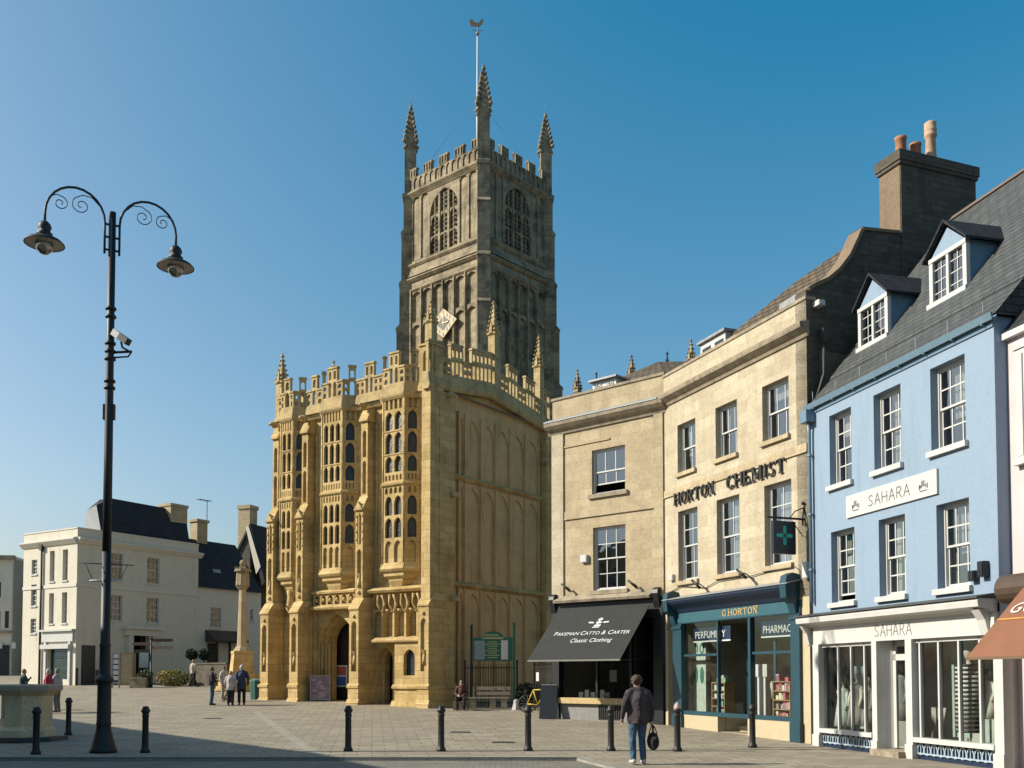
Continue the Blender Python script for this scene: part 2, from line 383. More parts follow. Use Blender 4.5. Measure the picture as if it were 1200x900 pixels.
# ---------------------------------------------------------------- ground
def sheet(name, mat, x0, x1, ys, dz, xs=None):
    mb = MB(); k = 0
    xs = xs or [x0, x1]
    for a, b in zip(ys, ys[1:]):
        for c, d in zip(xs, xs[1:]):
            mb.face([(c, -a, gz(a) + dz), (d, -a, gz(a) + dz), (d, -b, gz(b) + dz), (c, -b, gz(b) + dz)])
    return mb.build(name, mat)
def paving(name, c1, c2, mcol, bw, bh, ms, rot, stain):
    m = masonry(name, c1, c2, stain, bw, bh, ms, mcol=mcol, stain_amt=.6, streak=0, nscale=.3, bump=.35, rough=.8, sthr=.43, spots=.6)
    nt = m.node_tree; uvn = [n for n in nt.nodes if n.type == 'UVMAP'][0]
    mp = N(nt, 'ShaderNodeMapping'); mp.inputs['Rotation'].default_value = (0, 0, rot)
    for l in list(nt.links):
        if l.from_node == uvn:
            to = l.to_socket; nt.links.remove(l); nt.links.new(mp.outputs[0], to)
    nt.links.new(uvn.outputs[0], mp.inputs[0])
    return m
M['setts'] = paving('road_setts', (.34, .31, .255), (.27, .245, .20), (.17, .155, .13), .22, .13, .010, 0.0, (.15, .14, .125))
M['paving'] = paving('stone_paving', (.45, .39, .295), (.32, .275, .205), (.17, .155, .125), .62, .45, .016, R(8), (.33, .275, .205))
M['kerb'] = masonry('granite_kerb', (.40, .38, .33), (.33, .31, .27), (.22, .2, .18), .9, .5, .012, stain_amt=.5, streak=0)
tag(sheet('ground', plain('far_ground', (.16, .15, .13), .9), -2500, 2500, [-120, 5, 24, 32, 35.2, 41.5, 47.4, 62, 90, 200, 3000], -.12), kind='structure')
mb = MB(); mb.fr = ID
ys = [-40, 0, 12, 18, 24, 32, 35.2, 41.5, 47.4]
tag(sheet('road', M['setts'], -80, 60, ys, -.07), kind='structure')
# pavement slab: front edge at y=21.35 up to x=1.4 then turning to the camera along the shops
def front(x):  # y of the front edge
    return 21.35 if x <= 1.4 else (21.35 - (x - 1.4) * 3.6 if x < 4.6 else -30)
mb = MB()
xs = [-90, -60, -40, -30, -20, -12, -6, -2, 1.4]
ys = [21.35, 24, 28, 32, 35.2, 41.5, 47.4, 55, 62, 75, 90, 130]
for a, b in zip(ys, ys[1:]):
    for c, d in zip(xs, xs[1:]): mb.face([(c, -a, gz(a)), (d, -a, gz(a)), (d, -b, gz(b)), (c, -b, gz(b))])
    mb.face([(1.4, -a, gz(a)), (60, -a, gz(a)), (60, -b, gz(b)), (1.4, -b, gz(b))])
edge = [(1.4, 21.35), (2.05, 18.9), (3.3, 14), (4.4, 9), (5.0, -30)]
for (xa, ya), (xb, yb) in zip(edge, edge[1:]):
    mb.face([(xa, -ya, 0), (60, -ya, 0), (60, -yb, 0), (xb, -yb, 0)])
tag(mb.build('pavement', M['paving'], recalc=False), kind='structure')
mb = MB(); pts = [(-90, 21.35)] + edge
for (xa, ya), (xb, yb) in zip(pts, pts[1:]):
    dx, dy = xb - xa, yb - ya; l = math.hypot(dx, dy); nx, ny = dy / l * -.16, dx / l * .16
    mb.fr = Fr((xa, ya), (dx, dy)); mb.box(0, l, -.15, .012, -.14, .006)
tag(mb.build('kerb', M['kerb']), kind='structure')
# pale bands of long stones crossing the square
mb = MB()
def band(p, q, wd_):
    a, b = ground(*p), ground(*q); f = Fr(a, (b[0] - a[0], b[1] - a[1])); L = math.hypot(b[0] - a[0], b[1] - a[1]); n = 8; mb.fr = ID
    for i in range(n):
        P = []
        for t, s in ((i / n, -1), ((i + 1) / n, -1), ((i + 1) / n, 1), (i / n, 1)):
            v = f.P(L * t, s * wd_ / 2, 0); P.append((v.x, -v.y, gz(v.y) + .004))
        mb.face(P)
band((300, 834), (372, 884), .28); band((455, 862), (640, 848), .22); band((170, 838), (330, 843), .22)
tag(mb.build('paving_band', plain('pale_band_stone', (.37, .335, .265), .85, var=.15, scale=2), recalc=False), kind='structure')
# manhole-like inspection covers in the paving
for i, (px, py) in enumerate(((540, 858), (250, 842), (590, 870))):
    g = ground(px, py); mb = MB(); z = gz(g[1]); mb.box(g[0] - .3, g[0] + .3, -g[1] - .22, -g[1] + .22, z - .02, z + .006)
    for k in range(5): mb.box(g[0] - .26, g[0] + .26, -g[1] - .18 + k * .08, -g[1] - .15 + k * .08, z + .006, z + .01)
    tag(mb.build('inspection_cover', plain('worn_iron', (.09, .085, .08), .6)), ['flat iron cover in the paving in front of the bench', 'flat iron cover in the sunlit paving left of the church', 'flat iron cover in the paving near the yellow bicycle'][i], 'drain cover', 'covers in the paving')
# ---------------------------------------------------------------- window helpers
def sash(fr, parent, u0, u1, z0, z1, rec, cols, rows, mat='white', curt=None, sill=None, sillmat='white', openb=0.0, label=None, bar=.028, fw=.055, name='window'):
    """two-sash window filling the opening u0..u1 x z0..z1 at w=-rec"""
    w = -rec; mb = MB(fr)
    for a, b, c, d in ((u0, u0 + fw, z0, z1), (u1 - fw, u1, z0, z1), (u0 + fw, u1 - fw, z1 - fw, z1), (u0 + fw, u1 - fw, z0, z0 + fw)):
        mb.box(a, b, w - .09, w, c, d)
    a, b, c, d = u0 + fw, u1 - fw, z0 + fw, z1 - fw; mid = (c + d) / 2
    for lo, hi, ww in ((mid - .02, d, w - .03), (c + openb, mid + .02, w - .065)):
        for q in ((a, a + .04, lo, hi), (b - .04, b, lo, hi), (a + .04, b - .04, lo, lo + .045), (a + .04, b - .04, hi - .045, hi)):
            mb.box(q[0], q[1], ww - .03, ww, q[2], q[3])
        for i in range(1, cols):
            x = a + (b - a) * i / cols; mb.box(x - bar / 2, x + bar / 2, ww - .024, ww - .004, lo + .045, hi - .045)
        n = max(rows // 2, 1)
        for i in range(1, n):
            y = lo + (hi - lo) * i / n; mb.box(a + .04, b - .04, ww - .022, ww - .006, y - bar / 2, y + bar / 2)
    o = mb.build(name, M[mat], parent)
    if label: o['label'] = label
    g = MB(fr); g.face([(a, w - .045, mid), (b, w - .045, mid), (b, w - .045, d), (a, w - .045, d)])
    g.face([(a, w - .08, c + openb), (b, w - .08, c + openb), (b, w - .08, mid), (a, w - .08, mid)])
    g.build('pane', M['glass'], o, recalc=False)
    if curt:
        k = MB(fr); rng = random.Random(int(u0 * 100) + int(z0 * 10))
        for (f0, f1, lo, mt) in curt:
            x0, x1 = a + (b - a) * f0, a + (b - a) * f1; n = max(4, int((x1 - x0) / .05)); zz = c + (d - c) * lo
            P = [(x0 + (x1 - x0) * i / n, w - .17 - .025 * (i % 2) - .02 * rng.random()) for i in range(n + 1)]
            for p, q in zip(P, P[1:]): k.face([(p[0], p[1], zz), (q[0], q[1], zz), (q[0], q[1], d), (p[0], p[1], d)])
        k.build('curtain', M[curt[0][3]], o, recalc=False)
    if sill:
        s = MB(fr); e, h = sill; s.box(u0 - e, u1 + e, -rec, .09, z0 - h, z0 - .002); s.build('window_sill', M[sillmat], o)
    return o
def room(fr, parent, u0, u1, z0, z1, w0, w1, mat='room', name='interior'):
    mb = MB(fr); mb.box(u0, u1, w0, w1, z0, z1, skip='f'); return mb.build(name, M[mat], parent, recalc=False)
def avg(*a): return sum(a) / len(a)
def empty_at(fr, u, name, label, cat, group=None):
    p = fr.P(u, 0, 0); return thing(name, label, cat, (p.x, p.y, gz(p.y)), group)

# ================================================================ chemist (cream ashlar)
CF = Fr.two((780, 32.0), (950, 25.2)); CL = CF.L
chem = empty_at(CF, CL / 2, 'chemist_building', 'cream stone three storey building with teal chemist shopfront and lettering across its wall', 'building')
cz_top = avg(CF.z(780, 448), CF.z(947.5, 341)); cz_corn = avg(CF.z(775, 474), CF.z(944, 372)); cz_cb = cz_corn - .34
upx = [(794, 815), (838.7, 864), (893.7, 925)]; lpx = [(794.7, 817.5), (840, 866.7), (896, 928)]
uz1 = avg(CF.z(815, 493), CF.z(864, 466.7), CF.z(925, 435)); uz0 = avg(CF.z(795, 557), CF.z(839, 540.5), CF.z(894, 516))
lz1 = avg(CF.z(817, 594), CF.z(866, 578), CF.z(928, 560)); lz0 = avg(CF.z(795, 684), CF.z(840, 674), CF.z(897, 662))
sz = avg(CF.z(790, 703), CF.z(930, 682)) - .05       # top of shop cornice
ug = [(CF.u(a, 520), CF.u(b, 520)) for a, b in upx]; lg = [(CF.u(a, 620), CF.u(b, 620)) for a, b in lpx]
holes = [(a, b, uz0, uz1) for a, b in ug] + [(a, b, lz0, lz1) for a, b in lg]
D = 8.0
mb = MB(CF); mb.wall(0, CL, sz - .3, cz_top, holes, 0, .22)
mb.box(0, CL, -D, -.4, sz - .1, cz_top - 1.3, skip='fdt')
# piers beside the shopfront
mb.box(CL - .42, CL, -.4, 0, -.3, sz - .3, skip=''); mb.box(0, .12, -.4, 0, -.3, sz - .3)
mb.face([(0, 0, -.3), (0, -D, -.3), (0, -D, cz_top - .9), (0, 0, cz_top - .9)])
mb.build('wall', M['ashlar'], chem)
mb = MB(CF); mb.box(CL - .425, CL + .003, -.39, .012, -.2, sz - .35); mb.box(.02, .17, -.2, .012, -.2, sz - .9); mb.build('painted_pier', M['cream'], chem)
mb = MB(CF)
prof = [(0, cz_cb), (.05, cz_cb), (.09, cz_cb + .08), (.16, cz_cb + .12), (.28, cz_cb + .2), (.30, cz_cb + .27), (.30, cz_corn), (0, cz_corn + .07)]
mb.prism(prof, -.15, CL + .12)
mb.build('cornice', M['capstone'], chem)
mb = MB(CF); mb.box(-.05, CL + .02, -.3, .035, cz_top, cz_top + .09); mb.build('parapet_coping', M['capstone'], chem)
bz = avg(CF.z(781, 578), CF.z(951, 514)); bz0 = avg(CF.z(781, 586), CF.z(951, 522.5))
mb = MB(CF); mb.box(.02, CL - .01, 0, .035, bz0, bz); mb.box(.02, CL - .01, 0, .05, bz0 - .03, bz0); mb.build('string_course', M['ashlar2'], chem)
room(CF, chem, .1, CL - .1, uz0 - .5, cz_top - .5, -3.5, -.36); room(CF, chem, .1, CL - .1, lz0 - .4, uz0 - .6, -3.5, -.36)
for i, (a, b) in enumerate(ug):
    sash(CF, chem, a, b, uz0, uz1, .16, 2 if i == 0 else 3 if i else 2, 2, curt=[[(0, .3, .35, 'curtain')], [(0, .2, 0, 'curtain'), (.8, 1, 0, 'curtain')], [(.7, 1, 0, 'curtain'), (0, .7, .75, 'curtain')]][i], sill=(.05, .12), sillmat='ashlar2')
for i, (a, b) in enumerate(lg):
    sash(CF, chem, a, b, lz0, lz1, .16, [2, 2, 2][i], 4, curt=None if i == 0 else [(.35 if i == 1 else .2, 1, 0, 'curtain')], sill=(.06, .13), sillmat='ashlar2')
# serif stroke lettering
STK = {'H': [('V', .12), ('V', .88), ('L', .12, .5, .88, .5)], 'O': [('O',)], 'R': [('V', .15), ('A', .15, 1, .5), ('D', .45, .5, .9, 0)], 'T': [('V', .5), ('L', .03, .95, .97, .95), ('L', .05, .95, .05, .72), ('L', .95, .95, .95, .72)],
       'N': [('V', .12, .05), ('D', .12, 1, .85, 0), ('V', .86, .05)], 'C': [('C',)], 'E': [('V', .16), ('L', .16, .95, .88, .95), ('L', .16, .5, .7, .5), ('L', .16, .05, .9, .05), ('L', .88, .95, .88, .76), ('L', .9, .05, .9, .26)],
       'M': [('V', .1, .05), ('D', .1, 1, .5, .1), ('D', .9, 1, .5, .1), ('V', .9)], 'I': [('V', .5)], 'S': [('S',)],
       'G': [('C',), ('V2', .84), ('L', .62, .45, .98, .45)], '.': [('L', .35, .06, .6, .06)], 'L': [('V', .16), ('L', .16, .05, .9, .05), ('L', .9, .05, .9, .28)], 'D': [('V', .16), ('A', .16, 1, 0)],
       'P': [('V', .15), ('A', .15, 1, .45)], 'A': [('D', .08, 0, .5, 1), ('D', .5, 1, .92, 0), ('L', .25, .35, .75, .35)], 'K': [('V', .15), ('D', .2, .45, .88, 1), ('D', .35, .55, .92, 0)], '&': [('O',), ('D', .2, .8, .95, 0)]}
WID = {'I': .42, 'M': 1.08, '.': .3, 'O': .95, 'L': .75, 'E': .8, 'S': .75, 'R': .9}
def serif(mb, body, u0, z0, h, wd, w, t=.03, tr=1.2, slant=0.0):
    """letters from strokes; u0..: start; wd: mean letter width"""
    u = u0; st = h * .16
    def q(P, ww):
        mb.plate([(p[0], p[1]) for p in P], w, w + t)
    for ch in body:
        if ch == ' ': u += wd * .75; continue
        W = wd * WID.get(ch, .88)
        def X(x, y): return u + x * W + slant * y * h
        def Y(y): return z0 + y * h
        def line(x0, y0, x1, y1, th):
            a = Vector((X(x0, y0), Y(y0))); b = Vector((X(x1, y1), Y(y1))); d = (b - a)
            if d.length < 1e-4: return
            n = Vector((-d.y, d.x)).normalized() * th / 2
            mb.plate([tuple(a - n), tuple(b - n), tuple(b + n), tuple(a + n)], w, w + t)
        def arc(cx, cy, rx, ry, a0, a1, th, n=9):
            for i in range(n):
                s0, s1 = a0 + (a1 - a0) * i / n, a0 + (a1 - a0) * (i + 1) / n
                k0 = th * (.55 + .75 * abs(math.cos(s0))); k1 = th * (.55 + .75 * abs(math.cos(s1)))
                P = []
                for s_, k_ in ((s0, k0), (s1, k1)):
                    P.append((X(cx + rx * math.cos(s_), cy + ry * math.sin(s_)), Y(cy + ry * math.sin(s_))))
                kx = th / W; ky = th / h
                I = []
                for s_, k_ in ((s1, k1), (s0, k0)):
                    f = k_
                    I.append((X(cx + (rx - f / W) * math.cos(s_), 0) + slant * (cy + ry * math.sin(s_)) * h, Y(cy + (ry - f / h) * math.sin(s_))))
                mb.plate(P + I, w, w + t)
        for s_ in STK.get(ch, []):
            k = s_[0]
            if k == 'V':
                th = st if len(s_) < 3 else s_[2] * h * 1.4
                line(s_[1], 0, s_[1], 1, th)
                for e in (0.035, .965): line(s_[1] - .19, e, s_[1] + .19, e, st * .42)
            elif k == 'V2': line(s_[1], .05, s_[1], .45, st)
            elif k == 'L': line(*s_[1:], st * .5)
            elif k == 'D': line(*s_[1:], st * (.95 if s_[2] > s_[4] else .6))
            elif k == 'O': arc(.5, .5, .47, .5, 0, 2 * math.pi, st * .8, 14)
            elif k == 'C': arc(.52, .5, .48, .5, R(42), R(318), st * .8, 12); line(.9, .98, .9, .72, st * .5); line(.9, .02, .9, .2, st * .4)
            elif k == 'A': arc(s_[1], (s_[2] + s_[3]) / 2, .72, (s_[2] - s_[3]) / 2, -math.pi / 2, math.pi / 2, st * .8, 8)
            elif k == 'S': arc(.5, .74, .36, .26, R(30), R(265), st * .75, 8); arc(.5, .26, .38, .27, R(-150), R(88), st * .75, 8); line(.84, .98, .84, .75, st * .4); line(.14, .02, .14, .25, st * .4)
        u += W * tr
    return u
mb = MB(CF)
hh = 0.0
a0, za = CF.uz(792, 595); b0, zb = CF.uz(840, 583); c0, zc_ = CF.uz(853, 574); d0, zd = CF.uz(928, 551)
lh = avg(CF.z(795, 581) - CF.z(795, 595), CF.z(925, 534) - CF.z(925, 551)) * 1.0; lb = avg(za, zd, zc_) + .02
serif(mb, 'HORTON', a0, lb, lh, (b0 - a0) / 6 / 1.05, .03, .05, 1.15)
serif(mb, 'CHEMIST', c0, lb, lh, (d0 - c0) / 7 / .99, .03, .05, 1.15)
mb.build('raised_lettering', M['blackletter'], chem)
# ---- shopfront
def P2(fr, px, py, w=0): return fr.uz(px, py, w)
SW = .06
fz0 = avg(CF.z(797, 731), CF.z(929, 720)); fz1 = avg(CF.z(797, 717), CF.z(929, 705.5))
pl = (CF.u(791), CF.u(801)); prr = (CF.u(930.5, 800), CF.u(941, 800)); wsz = avg(CF.z(799, 835.5), CF.z(930, 845.5)); trz = avg(CF.z(802, 766.7), CF.z(930, 765.5))
dl, dr = CF.u(842, 800), CF.u(877, 800)
shop = MB(CF)
shop.box(pl[0], prr[1], -.05, .06, fz0, fz1)                                     # fascia
shop.box(pl[1], prr[0], -.1, .05, wsz - .02, wsz + .1, '')                        # sill line (cut by door below)
for a, b in (pl, prr):
    shop.box(a, b, -.1, .1, -.1, fz0); shop.box(a - .03, b + .03, -.1, .14, -.1, .55); shop.box(a - .03, b + .03, -.1, .14, fz0 - .16, fz0 - .08)
for u in (CF.u(880, 800),): shop.box(u - .06, u + .05, -.1, .05, wsz, fz0)
shop.box(dl - .03, dl + .03, -.07, .03, wsz, fz0)
shop.box(pl[1], dl, -.07, .03, trz - .035, trz + .035); shop.box(CF.u(883, 800), prr[0], -.07, .03, trz - .035, trz + .035)
o = shop.build('shopfront', M['teal'], chem)
mb = MB(CF); mb.box(pl[0] + .1, prr[1] - .1, .06, .075, fz0 + .03, fz1 - .02); mb.build('fascia_board', M['teal2'], chem)
# brackets with scroll tops
for a in (pl[0] - .02, prr[0] + .02):
    mb = MB(CF); mb.prism([(0, fz0 - .05), (.12, fz0 - .02), (.22, fz0 + .25), (.42, fz1 + .05), (.45, fz1 + .4), (.4, fz1 + .62), (.22, fz1 + .7), (0, fz1 + .66)], a, a + .26)
    mb.build('bracket', M['teal'], chem)
ctop = sz
mb = MB(CF); mb.prism([(0, fz1), (.1, fz1), (.17, fz1 + .1), (.36, fz1 + .25), (.42, ctop - .08), (.42, ctop), (0, ctop + .1)], pl[0] + .2, prr[0] + .06); mb.build('blind_box', M['navy'], chem)
mb = MB(CF); mb.prism([(0, ctop + .12), (.46, ctop + .012), (.46, ctop - .012), (0, ctop + .09)], pl[0] - .05, prr[1]); mb.build('lead_flashing', M['lead'], chem)
mb = MB(CF); gsx = CF.u(844, 722, .08); serif(mb, 'G.HORTON', gsx + .1, fz0 + .1, .19, .235, .076, .012, 1.14); mb.text('LTD', CF.u(882.5, 715, .08), fz0 + .24, .12, .076, .006)
mb.build('fascia_lettering', M['gold'], chem)
mb = MB(CF); mb.box(pl[1], dl, -.25, .04, -.2, wsz - .02); mb.box(dr, prr[0], -.25, .04, -.2, wsz - .02); mb.box(dl, dr, -1.0, -.6, -.2, .28); mb.box(dl, dl + .04, -1, -.25, -.2, wsz - .02)
mb.box(dr - .04, dr, -1, -.25, -.2, wsz - .02); mb.build('stall_riser', M['cream'], chem)
mb = MB(CF); mb.box(dl, dr, -.62, -.05, -.2, .12); mb.build('doorstep', M['capstone'], chem)
g = MB(CF)
g.face([(pl[1], -.03, wsz + .08), (dl, -.03, wsz + .08), (dl, -.03, fz0), (pl[1], -.03, fz0)])
g.face([(CF.u(883, 800), -.03, wsz + .08), (prr[0], -.03, wsz + .08), (prr[0], -.03, fz0), (CF.u(883, 800), -.03, fz0)])
g.face([(dl, -.03, wsz), (dl, -.95, wsz), (dl, -.95, fz0), (dl, -.03, fz0)])
g.build('shop_window', M['glassb'], chem, recalc=False)
mb = MB(CF)                                                                        # door set back
mb.box(dl + .04, dl + .14, -1.0, -.95, .28, fz0 - .3); mb.box(dr - .14, dr - .04, -1.0, -.95, .28, fz0 - .3); mb.box(dl + .14, dr - .14, -1.0, -.95, .28, .55); mb.box(dl + .14, dr - .14, -1, -.95, fz0 - .5, fz0 - .3)
d_ = mb.build('shop_door', M['teal'], chem)
mb = MB(CF); mb.tube([(dr - .2, -.92, 1.1), (dr - .2, -.92, 1.6)], .015); mb.build('door_handle', M['whiteletter'], d_)
mb = MB(CF); mb.box(dr + .03, dr + .12, -.16, -.1, wsz, fz0); mb.build('window_post', M['white'], chem)
room(CF, chem, .15, CL - .45, -.1, fz0 + .1, -3.2, -.12, 'shoproom')
# window lettering boards + stock
mb = MB(CF); na, nb = CF.u(813, 740, -.1), CF.u(856, 740, -.1); nz = fz0 - .16
mb.box(na, nb, -.14, -.1, nz - .4, nz); o = mb.build('hanging_board', M['navy'], chem)
mb = MB(CF); mb.text('PERFUMERY', na + .08, nz - .32, .3, -.1, .004, sx=(nb - na - .16) / 1.75); mb.box(na, nb, -.13, -.094, nz - .44, nz - .4); mb.build('board_lettering', M['whiteletter'], o)
mb = MB(CF); na, nb = CF.u(892, 740, -.1), CF.u(936, 740, -.1)
mb.box(na, nb, -.14, -.1, nz - .38, nz + .03); o = mb.build('hanging_board', M['navy'], chem)
mb = MB(CF); mb.text('PHARMACY', na + .08, nz - .3, .3, -.1, .004, sx=(nb - na - .1) / 1.7); mb.box(na, nb, -.13, -.094, nz - .42, nz - .38); mb.build('board_lettering', M['whiteletter'], o)
cols = [(.7, .7, .68), (.75, .15, .2), (.2, .4, .5), (.7, .5, .6), (.3, .5, .3), (.85, .8, .6)]
boxm = [plain('carton_%d' % i, c, .5) for i, c in enumerate(cols)]
rg = random.Random(3)
def shelves(fr, parent, u0, u1, w, z0, n, hgt, wood='wood'):
    mb = MB(fr); hh = hgt / n
    for i in range(n + 1): mb.box(u0, u1, w - .35, w, z0 + i * hh, z0 + i * hh + .03)
    mb.box(u0 - .03, u0, w - .35, w, z0, z0 + hgt + .03); mb.box(u1, u1 + .03, w - .35, w, z0, z0 + hgt + .03)
    t = mb.build('display_shelf', M[wood], parent)
    for ci in range(3):
        k = MB(fr)
        for i in range(n + 1):
            u = u0 + .05
            while u < u1 - .12:
                ww = rg.uniform(.07, .16)
                if rg.random() < .4: k.box(u, u + ww, w - .2, w - .05, z0 + i * hh + .03, z0 + i * hh + .03 + rg.uniform(.1, hh * .8 if i < n else .3))
                u += ww + .02
        if k.f: k.build('goods', boxm[(ci * 2 + int(u0 * 10)) % 6], t)
    return t
shelves(CF, chem, CF.u(836, 800, -.5), CF.u(850, 800, -.5), -.45, wsz, 4, .95)
shelves(CF, chem, CF.u(906, 800, -.3), CF.u(925, 800, -.3), -.3, wsz, 4, 1.0)
shelves(CF, chem, CF.u(806, 800, -1.9), CF.u(840, 800, -1.9), -1.8, .2, 5, 1.9)
mb = MB(CF); u = CF.u(810, 800, -.3); mb.box(u, u + .75, -.42, -.36, wsz + .02, fz0 - .5); p_ = mb.build('poster_panel', plain('pale_green_panel', (.55, .62, .55), .6), chem)
mb = MB(CF)
for k in range(2):
    for q in range(2): mb.lathe(0, 0, [(.01, 0)] , 3) if 0 else None
for k in range(2):
    cx = u + .2 + k * .34
    for s0 in range(14):
        a0, a1 = 2 * math.pi * s0 / 14, 2 * math.pi * (s0 + 1) / 14
        if k == 0 and 8 < s0 < 12: continue
        mb.plate([(cx + .13 * math.cos(a0), fz0 - .78 + .17 * math.sin(a0)), (cx + .13 * math.cos(a1), fz0 - .78 + .17 * math.sin(a1)), (cx + .07 * math.cos(a1), fz0 - .78 + .1 * math.sin(a1)), (cx + .07 * math.cos(a0), fz0 - .78 + .1 * math.sin(a0))], -.36, -.352)
    mb.plate([(cx + .11 * math.cos(2 * math.pi * i / 12), fz0 - 1.6 + .26 * math.sin(2 * math.pi * i / 12)) for i in range(12)], -.36, -.352)
mb.build('printed_shapes', plain('poster_green', (.03, .2, .15), .6), p_)
mb = MB(CF); u = CF.u(884.5, 800, -.3); mb.box(u + .12, u + .5, -.45, -.3, wsz, wsz + 1.15); mb.box(u + .05, u + .6, -.5, -.28, wsz + 1.15, wsz + 1.5); mb.build('display_plinth', M['white'], chem)
# pharmacy hanging sign: wrought bracket on the wall, board at right angles
mb = MB(CF); su, s_z = CF.uz(943, 609); W_ = 1.15
mb.tube([(su, 0, s_z + .35), (su, .06, s_z + .1), (su, .06, s_z - .15)], .025); mb.box(su - .02, su + .02, 0, W_, s_z - .02, s_z + .03); mb.tube([(su, .04, s_z + .3), (su, .3, s_z + .2), (su, .45, s_z + .03)], .015)
mb.tube([(su, .05, s_z - .45), (su, .4, s_z - .05)], .012); mb.ball(su, .05, s_z + .42, .05)
hs = thing('hanging_sign', 'dark pharmacy sign with green cross hanging from an iron bracket above the chemist shopfront', 'sign', tuple(CF.P(su, 0, s_z)))
mb.build('bracket', M['black'], hs)
mb = MB(CF); mb.box(su - .05, su + .05, .32, 1.0, s_z - .92, s_z - .08); b_ = mb.build('sign_board', M['blackpaint'], hs)
mb = MB(CF); cw, czz = .66, s_z - .45
F2 = CF.sub((su - .052, 1.0), (su - .052, .3)); 
F3 = CF.sub((su + .052, .3), (su + .052, 1.0))
for ff in (F3,):
    mb.fr = ff
    for k in range(4):
        a = k * math.pi / 2; c, s = math.cos(a), math.sin(a)
        P = [(.03, .02), (.06, .05), (.23, .045), (.25, 0), (.23, -.045), (.07, -.05)]
        mb.plate([(.36 + c * x - s * y, czz + s * x + c * y) for x, y in P], 0, .012)
mb.build('green_cross', plain('cross_green', (.03, .5, .38), .5), b_)
# small boxes on the wall
def wallbox(fr, px, py, w, h, d, label, mat='white', name='alarm_box', cat='alarm box', grp=None):
    u, z = fr.uz(px, py); mb = MB(fr); mb.box(u - w / 2, u + w / 2, 0, d, z - h / 2, z + h / 2); mb.box(u - w / 2 + .02, u + w / 2 - .02, d, d + .015, z - h / 2 + .02, z + h / 2 - .02)
    o = mb.build(name, M[mat], None); tag(o, label, cat, grp); return o
wallbox(CF, 789, 677, .22, .2, .1, 'small white box low on the left end of the cream chemist wall')
wallbox(CF, 948, 668, .2, .42, .14, 'grey alarm box at the right end of the chemist wall beside the blue pipe')
def spot(fr, px, py, label, grp='black floodlights above shopfronts', ln=.35, out=.35):
    u, z = fr.uz(px, py); t = thing('floodlight', label, 'light', tuple(fr.P(u, 0, z)), grp)
    mb = MB(fr); mb.tube([(u, 0, z - .1), (u + .05, out * .6, z + .02), (u + .02, out, z + .05)], .018); mb.build('arm', M['black'], t)
    mb = MB(fr); mb.tube([(u - .14, out + .05, z + .16), (u + .16, out - .05, z - .1)], [.035, .05], 8); mb.build('lamp_head', M['black'], t)
spot(CF, 827, 686, 'thin black floodlight above the chemist fascia nearer the black awning'); spot(CF, 881, 674, 'thin black floodlight above the middle of the chemist fascia')
mb = MB(CF); P = []
for i, (x, y) in enumerate(((786, 694), (800, 687), (828, 689), (842, 681), (868, 677), (882, 675), (905, 669), (930, 662), (938, 668), (941, 684))):
    u, z = CF.uz(x, y); P.append((u, .03 + .02 * (i % 2), z))
mb.tube(P, .012, 5); tag(mb.build('cable', M['black']), 'black cable draped along the cream wall above the chemist shopfront', 'cable')

# ---- gable wall, chimney, roof
GU = CF.P(CL, 0, 0); GF = Fr((GU.x, GU.y), (-CF.W.x, -CF.W.y))
def g(px, py, w=0): return GF.uz(px, py, w)
cv = [g(948.5, 341), g(956, 336), g(972, 329), g(985, 318), g(998, 301), g(1006, 284), g(1012, 270)]
crv = [(max(a, 0), z) for a, z in cv]
mb = MB(GF); rt = g(1054, 274); e = g(1142, 280)
poly = [(0, -.3)] + [(0, crv[0][1])] + crv[1:] + [(rt[0], rt[1]), (e[0] + .3, rt[1] - .1), (e[0] + 1.2, -.3)]
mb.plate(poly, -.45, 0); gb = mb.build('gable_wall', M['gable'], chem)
mb = MB(GF)
for (a, b) in zip(crv, crv[1:]):
    dx, dz = b[0] - a[0], b[1] - a[1]; l = math.hypot(dx, dz); nx, nz_ = -dz / l * .1, dx / l * .1
    mb.plate([(a[0], a[1] + .002), (b[0], b[1] + .002), (b[0] + nx, b[1] + nz_), (a[0] + nx, a[1] + nz_)], -.5, .04)
mb.plate([(crv[-1][0], crv[-1][1]), (rt[0], rt[1]), (rt[0], rt[1] + .08), (crv[-1][0] - .06, crv[-1][1] + .08)], -.5, .04)
mb.build('coping', M['chimney'], gb)
c0, cz1 = g(1054, 192); c1 = g(1142, 200)[0]; ct = g(1049, 175)[1]; th = .78
mb = MB(GF); mb.box(c0, c1, -th, .0, rt[1] - 1.2, cz1); ch_ = mb.build('chimney_stack', M['chimney'], chem)
mb = MB(GF); mb.box(c0 + .02, c1, .002, .03, rt[1] - 1.2, cz1); mb.build('shaded_rubble_face', M['gable'], ch_)  # rubble face; its dark colour also paints the stack's shaded side
mb = MB(GF); mb.box(c0 - .05, c1 + .05, -th - .05, .07, cz1, cz1 + .1); mb.box(c0 - .085, c1 + .085, -th - .085, .1, cz1 + .1, ct); mb.build('chimney_cap', M['gable'], ch_)
